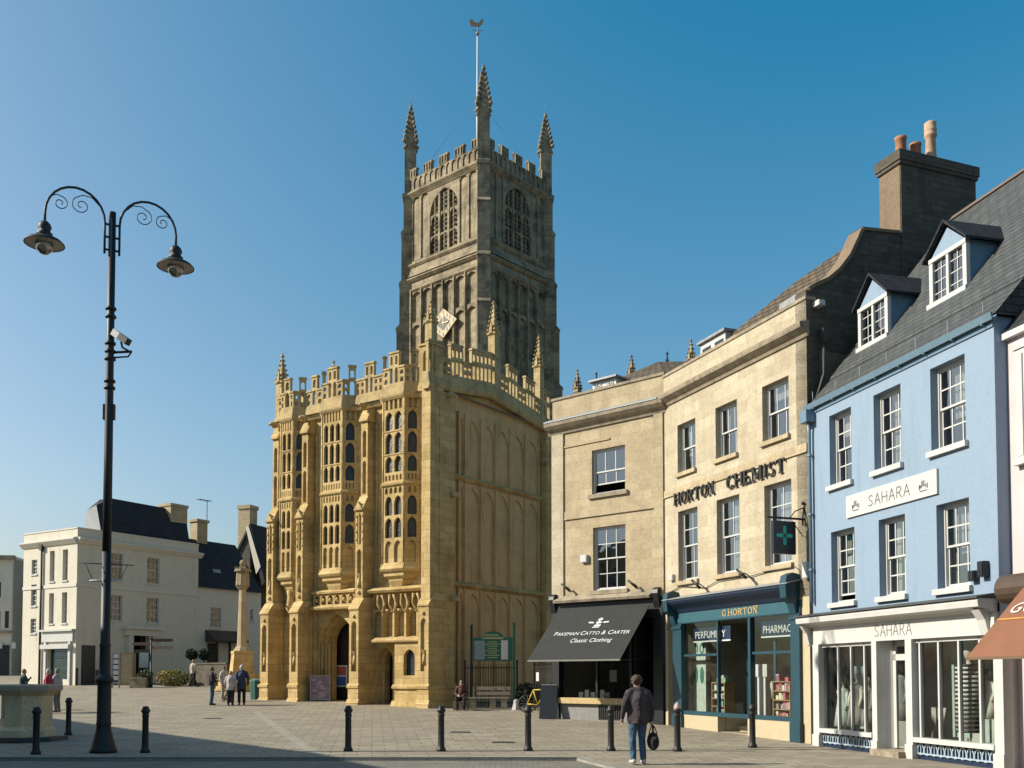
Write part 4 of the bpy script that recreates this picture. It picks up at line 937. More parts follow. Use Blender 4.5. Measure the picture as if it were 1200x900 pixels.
# brackets
for u in (UB(951.5), UB(1157)): mb.prism([(0, fc0 - .05), (.12, fc0), (.2, fc1 - .1), (.34, fc1 + .1), (0, fc1 + .12)], u, u + .12 if u < 1 else u + .22)
mb.build('shopfront', M['white'], blue)
mb = MB(BF); mb.prism([(0, cb + .09), (.47, cb + .012), (.47, cb - .02), (0, cb + .0)], UB(950), UB(1172)); mb.build('lead_flashing', plain('dark_lead', (.07, .075, .08), .6), blue)
mb = MB(BF); tx = BF.u(1024.5, 735, .1); thin(mb, 'SAHARA', tx, fc0 + .1, .25, (BF.u(1070, 735, .1) - tx) / 6, .1, .017); mb.build('fascia_lettering', M['greyletter'], blue)
for s0, s1 in ((963.7, 1026.3), (1073.5, 1170)):                        # pierced stall riser
    mb = MB(BF); mb.box(UB(s0), UB(s1), -.12, -.02, -.1, sl_ - .1); mb.build('stall_riser', M['navy'], blue)
    mb = MB(BF); a, b = UB(s0) + .03, UB(s1) - .03; n = max(6, int((b - a) / .2)); p = (b - a) / n; z0, z1 = .14, sl_ - .12; zm = z1 - .1
    for i in range(n):
        c = a + p * (i + .5); r0 = p * .46
        for s_ in (-1, 1): mb.box(c + s_ * r0 - .014, c + s_ * r0 + .014, -.01, .015, z0, z1 - r0)
        for j in range(6):
            t0, t1 = math.pi * j / 6, math.pi * (j + 1) / 6
            mb.plate([(c + r0 * math.cos(t0), z1 - r0 + r0 * math.sin(t0)), (c + r0 * math.cos(t1), z1 - r0 + r0 * math.sin(t1)), (c + (r0 - .028) * math.cos(t1), z1 - r0 + (r0 - .028) * math.sin(t1)), (c + (r0 - .028) * math.cos(t0), z1 - r0 + (r0 - .028) * math.sin(t0))], -.01, .015)
        mb.box(c - .01, c + .01, -.01, .012, z0, z1 - .05)
        mb.lathe(c, .0, [(.001, z0 - .06), (.04, z0 - .04), (.04, z0 - .03), (.001, z0 - .01)], 6)
    mb.box(a, b, -.01, .02, z0 - .03, z0); mb.build('grille', plain('pale_blue_iron', (.45, .56, .66), .5), blue)
g_ = MB(BF)
for s0, s1 in ((963.7, 1026.3), (1073.5, 1170)): g_.face([(UB(s0), -.05, sl_), (UB(s1), -.05, sl_), (UB(s1), -.05, fc0), (UB(s0), -.05, fc0)])
g_.build('shop_window', M['glassb'], blue, recalc=False)
# recessed door with splayed white cheeks
d0, d1 = UB(1032), UB(1066); dw = -.27; dz = fc0 - .0
mb = MB(BF); q0, q1 = d0 + .08, d1 - .02
mb.face([(d0, -.1, 0), (q0, dw, 0), (q0, dw, dz), (d0, -.1, dz)]); mb.face([(d1, -.1, 0), (q1, dw, 0), (q1, dw, dz), (d1, -.1, dz)])
t1_ = BF.z(1050, 767, dw); h1 = BF.z(1050, 775, dw)
mb.box(q0, q0 + .1, dw - .06, dw, .15, dz); mb.box(q1 - .08, q1, dw - .06, dw, .15, dz); mb.box(q0, q1, dw - .06, dw, h1 + .02, h1 + .16); mb.box(q0, q1, dw - .06, dw, dz - .12, dz)
dd_ = mb.build('doorway', M['white'], blue, recalc=False)
mb = MB(BF); mb.face([(q0, dw - .03, .2), (q1, dw - .03, .2), (q1, dw - .03, dz), (q0, dw - .03, dz)]); mb.build('door_glass', M['glassb'], dd_, recalc=False)
mb = MB(BF); mb.box(q0 + .1, q1 - .08, dw - .1, dw - .045, .15, .75); mb.build('door_panel', plain('grey_green_panel', (.33, .35, .3), .6), dd_)
mb = MB(BF); mb.box(d0, d1, dw - .1, .3, -.1, .13); mb.build('doorstep', M['capstone'], blue)
room(BF, blue, .3, BL - .1, 0.02, fc0 + .2, -2.4, -.5, 'shoproom')
mb = MB(BF)
for s0, s1 in ((963.7, 1026.3), (1073.5, 1170)): mb.box(UB(s0), UB(s1), -.9, -.14, 0, sl_ - .12)
mb.build('display_floor', plain('pale_green_display', (.5, .56, .5), .7), blue)
mb = MB(BF); mb.box(UB(1078), UB(1099), -.8, -.76, sl_, fc0); mb.box(UB(966), UB(980), -.8, -.76, sl_, fc0); sg = mb.build('display_screen', plain('sea_green_screen', (.42, .52, .48), .7), blue)
mb = MB(BF)
for z in (sl_ + .35, sl_ + .85, sl_ + 1.35, sl_ + 1.8): mb.box(UB(1088), UB(1094), -.75, -.7, z, z + .05)
mb.build('price_tags', M['paper'], sg)
mb = MB(BF); mb.box(UB(1143), UB(1158), -.6, -.2, sl_, sl_ + .45); mb.box(UB(1160), UB(1170), -.6, -.2, sl_, sl_ + .85); mb.build('display_plinth', plain('sage_plinth', (.48, .55, .5), .7), blue)
mb = MB(BF); mb.box(UB(1106), UB(1108), -.5, -.44, sl_ + .4, fc0 - .7); mb.build('display_pole', M['white'], blue)
def mannequin(u, w, z, h, cloth, label=None, stripe=False):
    s = h / 1.7
    mb = MB(BF)
    P = [(0, .78), (.16, .8), (.19, 1.0), (.15, 1.18), (.17, 1.32), (.12, 1.42), (.05, 1.46), (.045, 1.54), (.08, 1.6), (.09, 1.68), (.05, 1.76), (.001, 1.78)]
    mb.lathe(u, w, [(r * s, z + zz * s) for r, zz in P[1:]], 12); mb.tube([(u, w, z), (u, w, z + .8 * s)], .02)
    b = mb.build('mannequin', plain('mannequin_skin', (.5, .45, .38), .6), blue)
    mb = MB(BF); q = [(.3, .35), (.25, .7), (.2, 1.0), (.18, 1.2), (.21, 1.36), (.13, 1.43)]
    if stripe:
        for i in range(16):
            z0_, z1_ = z + .3 * s + i * .075 * s, z + .3 * s + (i + .5) * .075 * s; mb.lathe(u, w, [(.24 * s, z0_), (.24 * s, z1_)], 12)
        mb.build('striped_garment', M['blackletter'], b)
        mb = MB(BF); mb.lathe(u, w, [(.235 * s, z + .3 * s), (.23 * s, z + 1.45 * s)], 12); mb.build('garment', M['white'], b); return
    mb.lathe(u, w, [(r * s, z + zz * s) for r, zz in q], 12)
    for s_ in (-1, 1): mb.tube([(u + s_ * .17 * s, w, z + 1.34 * s), (u + s_ * .27 * s, w + .05, z + 1.05 * s), (u + s_ * .24 * s, w + .1, z + .82 * s)], [.06 * s, .055 * s, .05 * s])
    mb.build('garment', cloth, b)
cg = [plain('sage_cloth', (.55, .62, .58), .9), plain('ivory_cloth', (.75, .72, .63), .9), plain('grey_cloth', (.3, .3, .3), .9)]
mannequin(UB(989, -.5), -.5, sl_ - .25, 1.45, cg[0]); mannequin(UB(1005, -.45), -.45, sl_ - .2, 1.55, cg[1]); mannequin(UB(1018, -.6), -.6, sl_ - .2, 1.4, cg[2])
mannequin(UB(1136.5, -.4), -.4, sl_ - .2, 2.0, None, stripe=True); mannequin(UB(1160, -.7), -.7, sl_ + .2, 1.2, cg[1]); mannequin(UB(1057, -1.2), -1.2, .3, 1.75, cg[2])
# alarm boxes beside the awning
wallbox(BF, 1144, 675, .17, .2, .12, 'black floodlight box low on the pale blue wall, left of the pair', 'blackpaint', 'floodlight', 'light'); wallbox(BF, 1156, 667, .17, .3, .14, 'taller black floodlight box low on the pale blue wall, right of the pair', 'blackpaint', 'floodlight', 'light')
# ================================================================ pink building with brown awning
PO = BF.P(BL, -.27, 0); PF = Fr((PO.x, PO.y), (BF.U.x, BF.U.y)); PL = 7.0
pink = empty_at(PF, PL / 2, 'pink_house', 'pink house cut off by the right edge, with white window surrounds', 'building')
pz = ez - .45
mb = MB(PF); pu0, pu1 = .55, 1.75; pw = PF.z(1196, 536)
mb.wall(.02, PL, 0, pz, [(pu0, pu1, pw, pz - .5), (3.2, 4.4, pw, pz - .5), (pu0, pu1, 4.0, pw - .8), (.4, 6.5, .1, 2.7)], 0, .2); mb.box(.02, PL, -8, -.4, 0, pz, skip='f'); mb.build('wall', M['pink'], pink)
for a in (pu0, 3.2):
    o = sash(PF, pink, a, a + 1.2, pw, pz - .5, .12, 2, 4, sill=(.2, .1))
    mb = MB(PF)
    for s0, s1 in ((a - .25, a), (a + 1.2, a + 1.45)): mb.box(s0, s1, 0, .07, pw - .1, pz - .3); mb.box(s0 + .06, s1 - .06, .07, .1, pw, pz - .4)
    mb.box(a - .3, a + 1.5, 0, .1, pz - .3, pz - .18); mb.box(a - .3, a + 1.5, 0, .14, pw - .16, pw - .08); mb.build('window_surround', M['white'], o)
sash(PF, pink, pu0, pu1, 4.0, pw - .8, .12, 2, 4, sill=(.1, .1))
room(PF, pink, .1, PL, 2.8, pz - .1, -3, -.3)
mb = MB(PF); mb.box(-.0, PL, 0, .12, pz - .02, pz + .1); mb.build('gutter', M['white'], pink)
mb = MB(PF); 
mb.face([(0, .12, pz + .1), (PL, .12, pz + .1), (PL, -3.5, 12.6), (0, -3.5, 12.6)]); mb.face([(0, -3.5, 12.6), (PL, -3.5, 12.6), (PL, -8, pz), (0, -8, pz)]); mb.build('roof', M['slated'], pink, recalc=False)
mb = MB(PF); mb.box(.1, 6.5, -.3, -.1, 0, 2.9); mb.build('brown_shopfront', plain('brown_shopfront', (.10, .06, .04), .6, var=.3, scale=12), pink)
mb = MB(PF); mb.box(-.0, .1, -.1, .1, 0, 2.9); mb.build('shop_pilaster', M['white'], pink)
aw = thing('awning', 'rust brown awning with white capitals cut off by the right edge', 'awning', tuple(PF.P(2.5, 0, 3)))
au0 = .12; ao = 1.75
bu, bzz = PF.uz(1133, 770, ao); tz_ = BF.z(1196, 678)
ulft = bu
zt_ = PF.z(1207, 660, .1); L2 = 5.6
F4 = SlopeFr(PF, ao, bzz, .1, zt_); ddl = math.hypot(ao - .1, zt_ - bzz)
mb = MB(PF); Pq = [(ulft, .1, zt_), (ulft + L2, .1, zt_), (ulft + L2, ao, bzz), (ulft, ao, bzz)]
mb.face(Pq); mb.face([(p[0], p[1] - .01, p[2] - .014) for p in Pq]); mb.face([Pq[0], Pq[3], (Pq[3][0], Pq[3][1] - .01, Pq[3][2] - .014), (Pq[0][0], Pq[0][1] - .01, Pq[0][2] - .014)])
cv_ = mb.build('canvas', M['brown'], aw, recalc=False)
mb = MB(PF); mb.box(ulft, ulft + L2, ao - .03, ao + .02, bzz - .05, bzz); mb.build('front_rail', plain('rail_brown', (.2, .12, .07), .5), aw)
mb = MB(F4); gu = PF.uz(1178, 722, ao * .6)[0]; mb.text('GORDON', ulft + .42, ddl * .44, .36, .01, .004, slant=.28, sx=1.12) if 0 else mb.text('GO', ulft + .13, ddl * .44, .36, .01, .004, slant=.28, sx=1.12)
mb.text('I', ulft + .79, ddl * .44, .36, .01, .004, slant=.28, sx=1.12)
mb.build('lettering', M['whiteletter'], cv_)
mb = MB(F4); mb.box(ulft + .02, ulft + 4, .008, .014, ddl * .37, ddl * .385); mb.build('underline', plain('orange_line', (.7, .3, .06), .7), cv_)
mb = MB(PF); ru, rz_ = PF.uz(1187, 690, .3); F5 = BF
n = 16; prof = [(.3 + .27 * math.cos(2 * math.pi * i / n), rz_ + .27 * math.sin(2 * math.pi * i / n)) for i in range(n)]
mb.prism(prof, .22, 5.5); bx_ = mb.build('blind_box', plain('umber_blind_box', (.09, .055, .035), .5), aw)
mb = MB(PF)
for rr in (.21, .11):
    for i in range(n):
        t0, t1 = 2 * math.pi * i / n, 2 * math.pi * (i + 1) / n; k = MB
        P = [(.3 + rr * math.cos(t0), rz_ + rr * math.sin(t0)), (.3 + rr * math.cos(t1), rz_ + rr * math.sin(t1)), (.3 + (rr - .05) * math.cos(t1), rz_ + (rr - .05) * math.sin(t1)), (.3 + (rr - .05) * math.cos(t0), rz_ + (rr - .05) * math.sin(t0))]
        mb.prism(P, .19, .22)
mb.build('blind_gear', plain('dull_brass', (.3, .2, .1), .5), bx_)
# ================================================================ parish church: three storey porch and tower
class ShearFr(Fr):
    def __init__(s, f, k, z=0): s.o, s.U, s.W, s.z0, s.k = f.o, f.U, f.W, f.z0 + z, k; s.L = getattr(f, 'L', 0)
    def P(s, u, w, z): return Fr.P(s, u, w, z + s.k * u)
Rk = at(502, 41.3); ang = R(35); Uk = Vector((math.cos(ang), -math.sin(ang)))
tmp = Fr((Rk.x, Rk.y), Uk); KL = -tmp.u(306, 760)
KF = Fr((Rk.x - Uk.x * KL, Rk.y - Uk.y * KL), Uk)
ku = lambda px, w=0, py=650: KF.u(px, py, w)
kz = lambda px, py, w=0: KF.z(px, py, w)
pc = KF.P(KL / 2, -1, 0)
church = thing('parish_church', 'golden stone parish church with tall three storey porch and pinnacled grey tower', 'church', (pc.x, pc.y, gz(pc.y)))
WW, WB = -1.05, -.5
ledge = kz(473, 462.5, WB); ltop = kz(473, 447.5, WB)
g0 = -.2
SD = 9.4
uR, uL = KL, 0.0
SO = KF.P(KL, 0, 0); SF_ = Fr((SO.x, SO.y), (-KF.W.x, -KF.W.y))
bays = [(327.5, 342, 2), (376, 400, 3), (448, 473, 2)]
BY = [(ku(a, WB), ku(b, WB), n) for a, b, n in bays]
BUT = [ku(310.5), ku(345), ku(415.2), ku(496.5)]
lw, mw, uw = .56, .45, .40
# --- main walls
mb = MB(KF)
du0, du1 = ku(372, WW), ku(418, WW); dcx = (du0 + du1) / 2; dapx = kz(400, 722, WW)
sdu0, sdu1 = ku(441, WW), ku(463, WW); sdz = kz(452, 758, WW)
mb.wall(uL + .1, uR - .1, g0, ledge, [(du0, du1, g0, dapx + .35), (sdu0, sdu1, g0, sdz + .1)], WW, .05)
ab = mb.build('porch_wall', M['porch'], church, recalc=False)
mb = MB(KF)
mb.face([(uL + .1, WW, g0), (uL + .1, -SD, g0), (uL + .1, -SD, ledge), (uL + .1, WW, ledge)]); mb.face([(uL + .1, -SD, g0), (uR - .4, -SD, g0), (uR - .4, -SD, ledge), (uL + .1, -SD, ledge)])
mb.build('porch_wall', M['porch'], church, recalc=False)
mb = MB(KF); mb.face([(uL, -.7, ledge + .1), (uR - .1, -.7, ledge + .1), (uR - .1, -SD, ledge + .1), (uL, -SD, ledge + .1)]); mb.build('porch_roof', M['lead'], church, recalc=False)
# --- plinth between buttresses
mb = MB(KF); pz1 = kz(491, 805, -.25) ; 
# --- orders of the great doorway
def order(mbx, a, b, spring, apex, w, t, ins, z1):
    mbx.cell(a, b, g0, z1, a + ins, b - ins, g0, spring, apex, w, t, 12)
mb = MB(KF); hw = (du1 - du0) / 2; sp = dapx - hw * .95
mb.cell(du0, du1, g0, dapx + .35, du0 + .12, du1 - .12, g0, sp, dapx + .12, WW, .3, 14)
mb.cell(du0 + .02, du1 - .02, g0, dapx + .34, du0 + .3, du1 - .3, g0, sp, dapx - .06, WW - .28, .3, 14)
mb.cell(du0 + .04, du1 - .04, g0, dapx + .33, du0 + .46, du1 - .46, g0, sp, dapx - .22, WW - .56, .3, 14)
for s_ in (du0 + .2, du1 - .2): mb.tube([(s_, WW - .18, g0), (s_, WW - .18, sp)], .06, 8)
for s_ in (du0 + .38, du1 - .38): mb.tube([(s_, WW - .46, g0), (s_, WW - .46, sp)], .06, 8)
mb.box(du0 - .12, du0 - .02, WW, WW + .12, .9, dapx + .42); mb.box(du1 + .02, du1 + .12, WW, WW + .12, .9, dapx + .42)
dw_ = mb.build('doorway_arch', M['porch'], church, recalc=False)
mb = MB(KF); mb.box(du0 + .3, dcx + .12, WW - 1.2, WW - 1.1, .3, dapx); mb.box(dcx + .14, du1 - .3, WW - 1.2, WW - 1.1, .3, dapx)
for k in range(6): mb.box(du0 + .35, du1 - .35, WW - 1.1, WW - 1.07, .7 + k * .55, .78 + k * .55)
cd = mb.build('church_door', M['oldwood'], church)
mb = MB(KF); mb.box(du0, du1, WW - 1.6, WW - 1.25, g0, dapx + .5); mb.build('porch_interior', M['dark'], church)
mb = MB(KF); a, z = KF.uz(399, 792, WW - .9); mb.box(a - .36, a + .36, WW - 1.0, WW - .96, z - .52, z + .5); po = mb.build('door_poster', M['paper'], church)
mb = MB(KF); mb.box(a - .31, a + .31, WW - .96, WW - .952, z + .03, z + .44); mb.build('poster_band', plain('poster_red', (.5, .12, .07), .6), po)
mb = MB(KF); mb.box(a - .31, a + .31, WW - .96, WW - .952, z - .46, z - .03); mb.build('poster_band', plain('poster_blue', (.06, .12, .38), .6), po)
# side door, with its lit pier
mb = MB(KF); hw = (sdu1 - sdu0) / 2
mb.cell(sdu0, sdu1, g0, sdz + .1, sdu0 + .1, sdu1 - .1, g0, sdz - .6, sdz, WW, .35, 10); mb.cell(sdu0 + .02, sdu1 - .02, g0, sdz + .08, sdu0 + .24, sdu1 - .14, g0, sdz - .65, sdz - .12, WW - .33, .35, 10)
mb.build('side_doorway', M['porch'], church, recalc=False)
mb = MB(KF); mb.box(sdu0, sdu1, WW - .9, WW - .75, g0, sdz); mb.build('side_door', M['oldwood'], church)
# --- low projecting wall with a small window, right of the side door
w1 = -.3; pa, pb = ku(463, w1), BUT[3] - lw / 2 + .02; sz_ = kz(475, 752, w1); wa, wb = ku(473.5, w1), ku(486.5, w1); wz0, wz1 = kz(480, 791.5, w1), kz(480, 760.5, w1); plz = kz(478, 806, w1)
mb = MB(KF)
mb.face([(pa, w1, g0), (wa - .1, w1, g0), (wa - .1, w1, sz_), (pa, w1, sz_)]); mb.face([(wb + .1, w1, g0), (pb, w1, g0), (pb, w1, sz_), (wb + .1, w1, sz_)])
mb.cell(wa - .1, wb + .1, g0, sz_, wa, wb, wz0, wz1 - .35, wz1, w1, .25)
mb.face([(pa, w1, g0), (pa, WW - .2, g0), (pa, WW - .2, sz_), (pa, w1, sz_)]); mb.face([(pa, w1, sz_), (pb, w1, sz_), (pb, WW, sz_), (pa, WW, sz_)])
mb.build('porch_wall', M['porch'], church, recalc=False)
mb = MB(KF); mb.prism([(WW, sz_), (w1 + .12, sz_), (w1 + .14, sz_ + .07), (w1 - .1, sz_ + .2), (WW + .1, sz_ + .26), (WW, sz_ + .26)], ku(438, w1), pb); 
mb.prism([(w1 - .1, plz - .06), (w1 + .1, plz - .04), (w1 + .12, plz + .04), (w1, plz + .14), (w1 - .1, plz + .14)], pa - .08, pb); mb.prism([(w1 - .1, g0), (w1 + .17, g0), (w1 + .17, .45), (w1 + .06, .68), (w1 - .1, .68)], pa - .1, pb + .1)
mb.build('string_course', M['porch'], church)
mb = MB(KF); mb.face([(wa, w1 - .2, wz0), (wb, w1 - .2, wz0), (wb, w1 - .2, wz1), (wa, w1 - .2, wz1)]); mb.build('leaded_glass', M['leaded'], church, recalc=False)
# --- tall traceried windows over the side door
ta, tb = ku(437, -.85), BUT[3] - lw / 2; tz0, tz1 = kz(470, 749, -.85), kz(470, 694, -.85); zm = kz(470, 714, -.85)
mb = MB(KF); mb.lights(ta, tb, tz0 + .1, zm, 5, -.85, .17, .05, .3, .03, .04); mb.lights(ta, tb, zm, tz1, 5, -.85, .12, .07, .35, .04, .05)
for i in range(1, 5): u = ta + (tb - ta) * i / 5; mb.box(u - .05, u + .05, -.85, -.72, tz0 + .1, zm - .1); mb.tube([(u, -.74, zm - .12), (u - .22, -.68, zm + .25), (u - .1, -.6, tz1 - .1)], [.06, .05, .07], 6); mb.tube([(u, -.74, zm - .12), (u + .22, -.68, zm + .25), (u + .1, -.6, tz1 - .1)], [.06, .05, .07], 6)
wd_ = mb.build('porch_window', M['porch'], church, recalc=False)
mb = MB(KF)
for i in (1, 4) : u = ta + (tb - ta) * i / 5; mb.face([(u - .32, -1.0, tz0), (u, -1.0, tz0), (u, -1.0, zm), (u - .32, -1.0, zm)])
mb.build('leaded_glass', M['leaded'], wd_, recalc=False)
mb = MB(KF); mb.prism([(WW, tz1 - .02), (-.5, tz1), (-.42, tz1 + .1), (-.6, tz1 + .22), (WW, tz1 + .3)], ta, tb); 
# label and panels over the great door
lz0, lz1 = kz(395, 712, -.7), kz(395, 694, -.7); la, lb = ku(371, WW), ku(421, WW)
mb.prism([(WW, lz0 - .08), (-.62, lz0 - .06), (-.58, lz0 + .03), (-.75, lz0 + .12), (WW, lz0 + .12)], la, lb); mb.prism([(WW, lz1 - .05), (-.72, lz1 - .03), (-.7, lz1 + .06), (-.9, lz1 + .16), (WW, lz1 + .16)], la, lb)
mb.build('drip_mould', M['porch'], church)
mb = MB(KF); mb.lights(la + .05, lb - .05, lz0 + .1, lz1 - .03, 6, -.82, .1, .06, .2, .08, .06)
for i in range(6): u = la + .05 + (lb - la - .1) * (i + .5) / 6; mb.ball(u, -.83, (lz0 + lz1) / 2 + .03, .1, 8, 5)
mb.build('carved_panel', M['porch'], church, recalc=False)
# --- buttresses in three stages with niches and gabled caps
bp1 = kz(497, 805); z1 = kz(497, 710); z1b = kz(497, 698); z2 = kz(501, 588, -.3); z2b = kz(501, 572, -.3); z3 = kz(507, 478, -.6)
def niche(mbx, a, b, c, d, w, n=1, oc=.18, ot=.3):
    m = (b - a) * .22
    mbx.cell(a, b, c, d, a + m, b - m, c + oc, d - ot - (b - a) * .4, d - ot, w, .14, 8)
    mbx.face([(a, w - .14, c), (b, w - .14, c), (b, w - .14, d), (a, w - .14, d)])
for bi, bc in enumerate(BUT):
    mb = MB(KF)
    a, b = bc - lw / 2, bc + lw / 2
    # plinth
    mb.box(a - .06, b + .06, WW, .1, g0, .55); mb.prism([(WW, bp1 - .08), (.08, bp1 - .08), (.1, bp1 + .02), (.0, bp1 + .12), (WW, bp1 + .12)], a - .06, b + .06); mb.box(a - .03, b + .03, WW, .03, .55, bp1 - .08)
    mb.prism([(WW, .55), (.12, .55), (.03, .72), (WW, .72)], a - .08, b + .08)
    lowz = bp1 + .12
    h1 = kz(497, 788); 
    mb.box(a, b, WW, 0, lowz, h1); niche(mb, a, b, h1, z1, 0, 1, .05, .5); mb.face([(a, 0, h1), (a, WW, h1), (a, WW, z1), (a, 0, z1)]); mb.face([(b, 0, h1), (b, WW, h1), (b, WW, z1), (b, 0, z1)])
    mb.tube([(bc, -.05, h1 + .35), (bc, -.06, h1 + .75)], [.1, .07], 6); mb.frus(bc, -.05, h1 + .75, h1 + .95, .06, .14, 6); mb.ball(bc, 0.0, z1 - .3, .09, 6, 4)
    mb.prism([(WW, z1), (.05, z1), (.05, z1 + .06), (-.3, z1b + .1), (WW, z1b + .2)], a - .03, b + .03)
    a, b = bc - mw / 2, bc + mw / 2; w = -.3; zq = z1b + .1; zc = kz(501, 632, -.3)
    niche(mb, a, b, zq, zc, w, 1, .5, .12); niche(mb, a, b, zc, z2, w, 1, .1, .12)
    mb.face([(a, w, zq), (a, WW, zq), (a, WW, z2), (a, w, z2)]); mb.face([(b, w, zq), (b, WW, zq), (b, WW, z2), (b, w, z2)])
    mb.tube([(bc, -.33, zq + .5), (bc, -.3, zq + .9)], [.13, .06], 6); mb.frus(bc, -.34, zq + .9, zq + 1.1, .06, .13, 6)
    mb.box(bc - .02, bc + .02, w, w + .03, zc + .1, z2 - .1); mb.ball(bc, w, z1b + .35, .11, 6, 4)
    for k in range(4): mb.ball(a + .04, w, zc + .3 + k * .35, .05, 5, 4); mb.ball(b - .04, w, zc + .3 + k * .35, .05, 5, 4)
    mb.prism([(WW, z2), (w + .08, z2), (w + .08, z2 + .05), (-.6, z2b + .12), (WW, z2b + .15)], a - .03, b + .03)
    mb.plate([(a - .05, z2 + .02), (b + .05, z2 + .02), (bc, z2 + .38)], w - .2, w + .1); mb.ball(bc, w + .05, z2 + .36, .07, 6, 4)
    a, b = bc - uw / 2, bc + uw / 2; w = -.6; zr = z2b + .1
    zk = kz(507, 524, -.6); niche(mb, a, b, zr, zk, w, 1, .12, .08); niche(mb, a, b, zk, z3 - .15, w, 1, .08, .25)
    mb.box(a, b, w - .14, w, z3 - .15, z3)
    mb.face([(a, w, zr), (a, WW, zr), (a, WW, z3), (a, w, z3)]); mb.face([(b, w, zr), (b, WW, zr), (b, WW, z3), (b, w, z3)])
    mb.prism([(WW, z3), (w + .1, z3), (w + .1, z3 + .08), (w - .15, ledge - .25), (WW, ledge - .2)], a - .06, b + .06)
    mb.ball(bc, w + .1, ledge - .12, .17, 8, 6); mb.tube([(bc, w, ledge - .15), (bc + .02, w + .3, ledge - .1), (bc + .04, w + .42, ledge - .2)], [.13, .1, .06], 6)
    mb.build('buttress', M['porch'], church, recalc=False)
# --- oriel bays
def zb(y): return kz(465, y, WB)
rows = [('blind', 464, 480), ('glass', 480, 504.5), ('glass', 504.5, 532), ('glass', 532, 554), ('quat', 554, 564), ('str', 564, 568.5), ('blind', 568.5, 579), ('glass', 579, 604.5), ('glass', 604.5, 631), ('blind1', 631, 660)]
zsill0, zsill1, zcb = zb(669), zb(660), zb(691)
for (a, b, n) in BY:
    mb = MB(KF); gl = MB(KF)
    cw = .5
    fs = [(KF.sub((a, WB), (b, WB)), n, b - a), (KF.sub((b, WB), (b + cw, WW)), 1, math.hypot(cw, .55)), (KF.sub((a - cw, WW), (a, WB)), 1, math.hypot(cw, .55))]
    for fi, (f, nn, L) in enumerate(fs):
        mb.fr = f; gl.fr = f; mg = .09
        x0, x1 = (mg, L - mg) if fi == 0 else (.13, L - .15)
        for kind, y1_, y0_ in rows:
            zt, z0_ = zb(y1_), zb(y0_)
            mb.face([(0, 0, z0_), (x0, 0, z0_), (x0, 0, zt), (0, 0, zt)]); mb.face([(x1, 0, z0_), (L, 0, z0_), (L, 0, zt), (x1, 0, zt)])
            if kind == 'glass':
                mb.lights(x0, x1, z0_, zt, nn, 0, .14, .055 if fi == 0 else .03, .4, .05, .05)
                gl.face([(x0, -.12, z0_), (x1, -.12, z0_), (x1, -.12, zt), (x0, -.12, zt)])
            elif kind == 'blind': mb.lights(x0, x1, z0_, zt, nn * 2, 0, .08, .05, .12, .05, .06); mb.face([(x0, -.08, z0_), (x1, -.08, z0_), (x1, -.08, zt), (x0, -.08, zt)])
            elif kind == 'blind1': mb.lights(x0, x1, z0_, zt, nn, 0, .1, .06, .3, .05, .06); mb.face([(x0, -.1, z0_), (x1, -.1, z0_), (x1, -.1, zt), (x0, -.1, zt)])
            elif kind == 'quat':
                mb.lights(x0, x1, z0_, zt, nn * 2 + 1, 0, .07, .05, .12, .07, .06); mb.face([(x0, -.07, z0_), (x1, -.07, z0_), (x1, -.07, zt), (x0, -.07, zt)])
            else: mb.face([(x0, 0, z0_), (x1, 0, z0_), (x1, 0, zt), (x0, 0, zt)])
        mb.prism([(-.02, zb(568.5)), (.08, zb(568)), (.1, zb(566)), (.02, zb(563.5)), (-.02, zb(563.5))], -.03, L + .03)
        mb.prism([(-.02, zb(505.3)), (.03, zb(505)), (.03, zb(504)), (-.02, zb(503.5))], 0, L); mb.prism([(-.02, zb(532.6)), (.03, zb(532.3)), (.03, zb(531.3)), (-.02, zb(531))], 0, L)
        mb.prism([(-.1, zsill0), (.05, zsill0), (.12, zsill0 + .1), (.02, zsill1), (-.1, zsill1)], -.05, L + .05)
        for xx in (0.02, L - .02): mb.tube([(xx, .0, zsill1), (xx, .0, zb(464))], .035, 6)
    mb.fr = KF
    # corbel tapering into the wall
    ring = lambda s, z, dz=0: [((a + b) / 2 + (x - (a + b) / 2) * s, WW + (w_ - WW) * s, z) for x, w_ in ((a - cw, WW), (a, WB), (b, WB), (b + cw, WW))]
    rs = [(1.0, zsill0), (.92, zsill0 - .1), (.92, zsill0 - .2), (.66, zsill0 - .32), (.66, zsill0 - .42), (.4, zcb + .1), (.3, zcb)]
    for (s0, q0), (s1, q1) in zip(rs, rs[1:]):
        A, B_ = ring(s0, q0), ring(s1, q1)
        for i in range(3): mb.face([A[i], A[i + 1], B_[i + 1], B_[i]])
    o = mb.build('oriel_window', M['porch'], church, recalc=False); gl.build('leaded_glass', M['leaded'], o, recalc=False)
# statue under the left bay and shields on the wall
mb = MB(KF); a, b, n = BY[0]; c = (a + b) / 2; zz = kz(338, 712, -.7)
mb.lathe(c, -.85, [(.05, zz), (.2, zz + .1), (.16, zz + .5), (.2, zz + .8), (.08, zz + .95), (.11, zz + 1.05), (.1, zz + 1.18), (.02, zz + 1.22)], 8); mb.frus(c, -.85, zz - .35, zz, .08, .25, 8)
mb.cell(c - .55, c + .55, kz(336, 790, WW), zz - .4, c - .3, c + .3, kz(336, 757, WW), zz - 1.0, zz - .6, WW + .1, .25, 8); mb.build('statue_niche', M['porch'], church, recalc=False)
mb = MB(KF)
for (bc0, bc1) in zip(BUT, BUT[1:]):
    for u in (bc0 + .42, bc1 - .42):
        mb.box(u - .03, u + .03, WW, WW + .08, z1, z3)
mb.build('wall_rib', M['porch'], church)
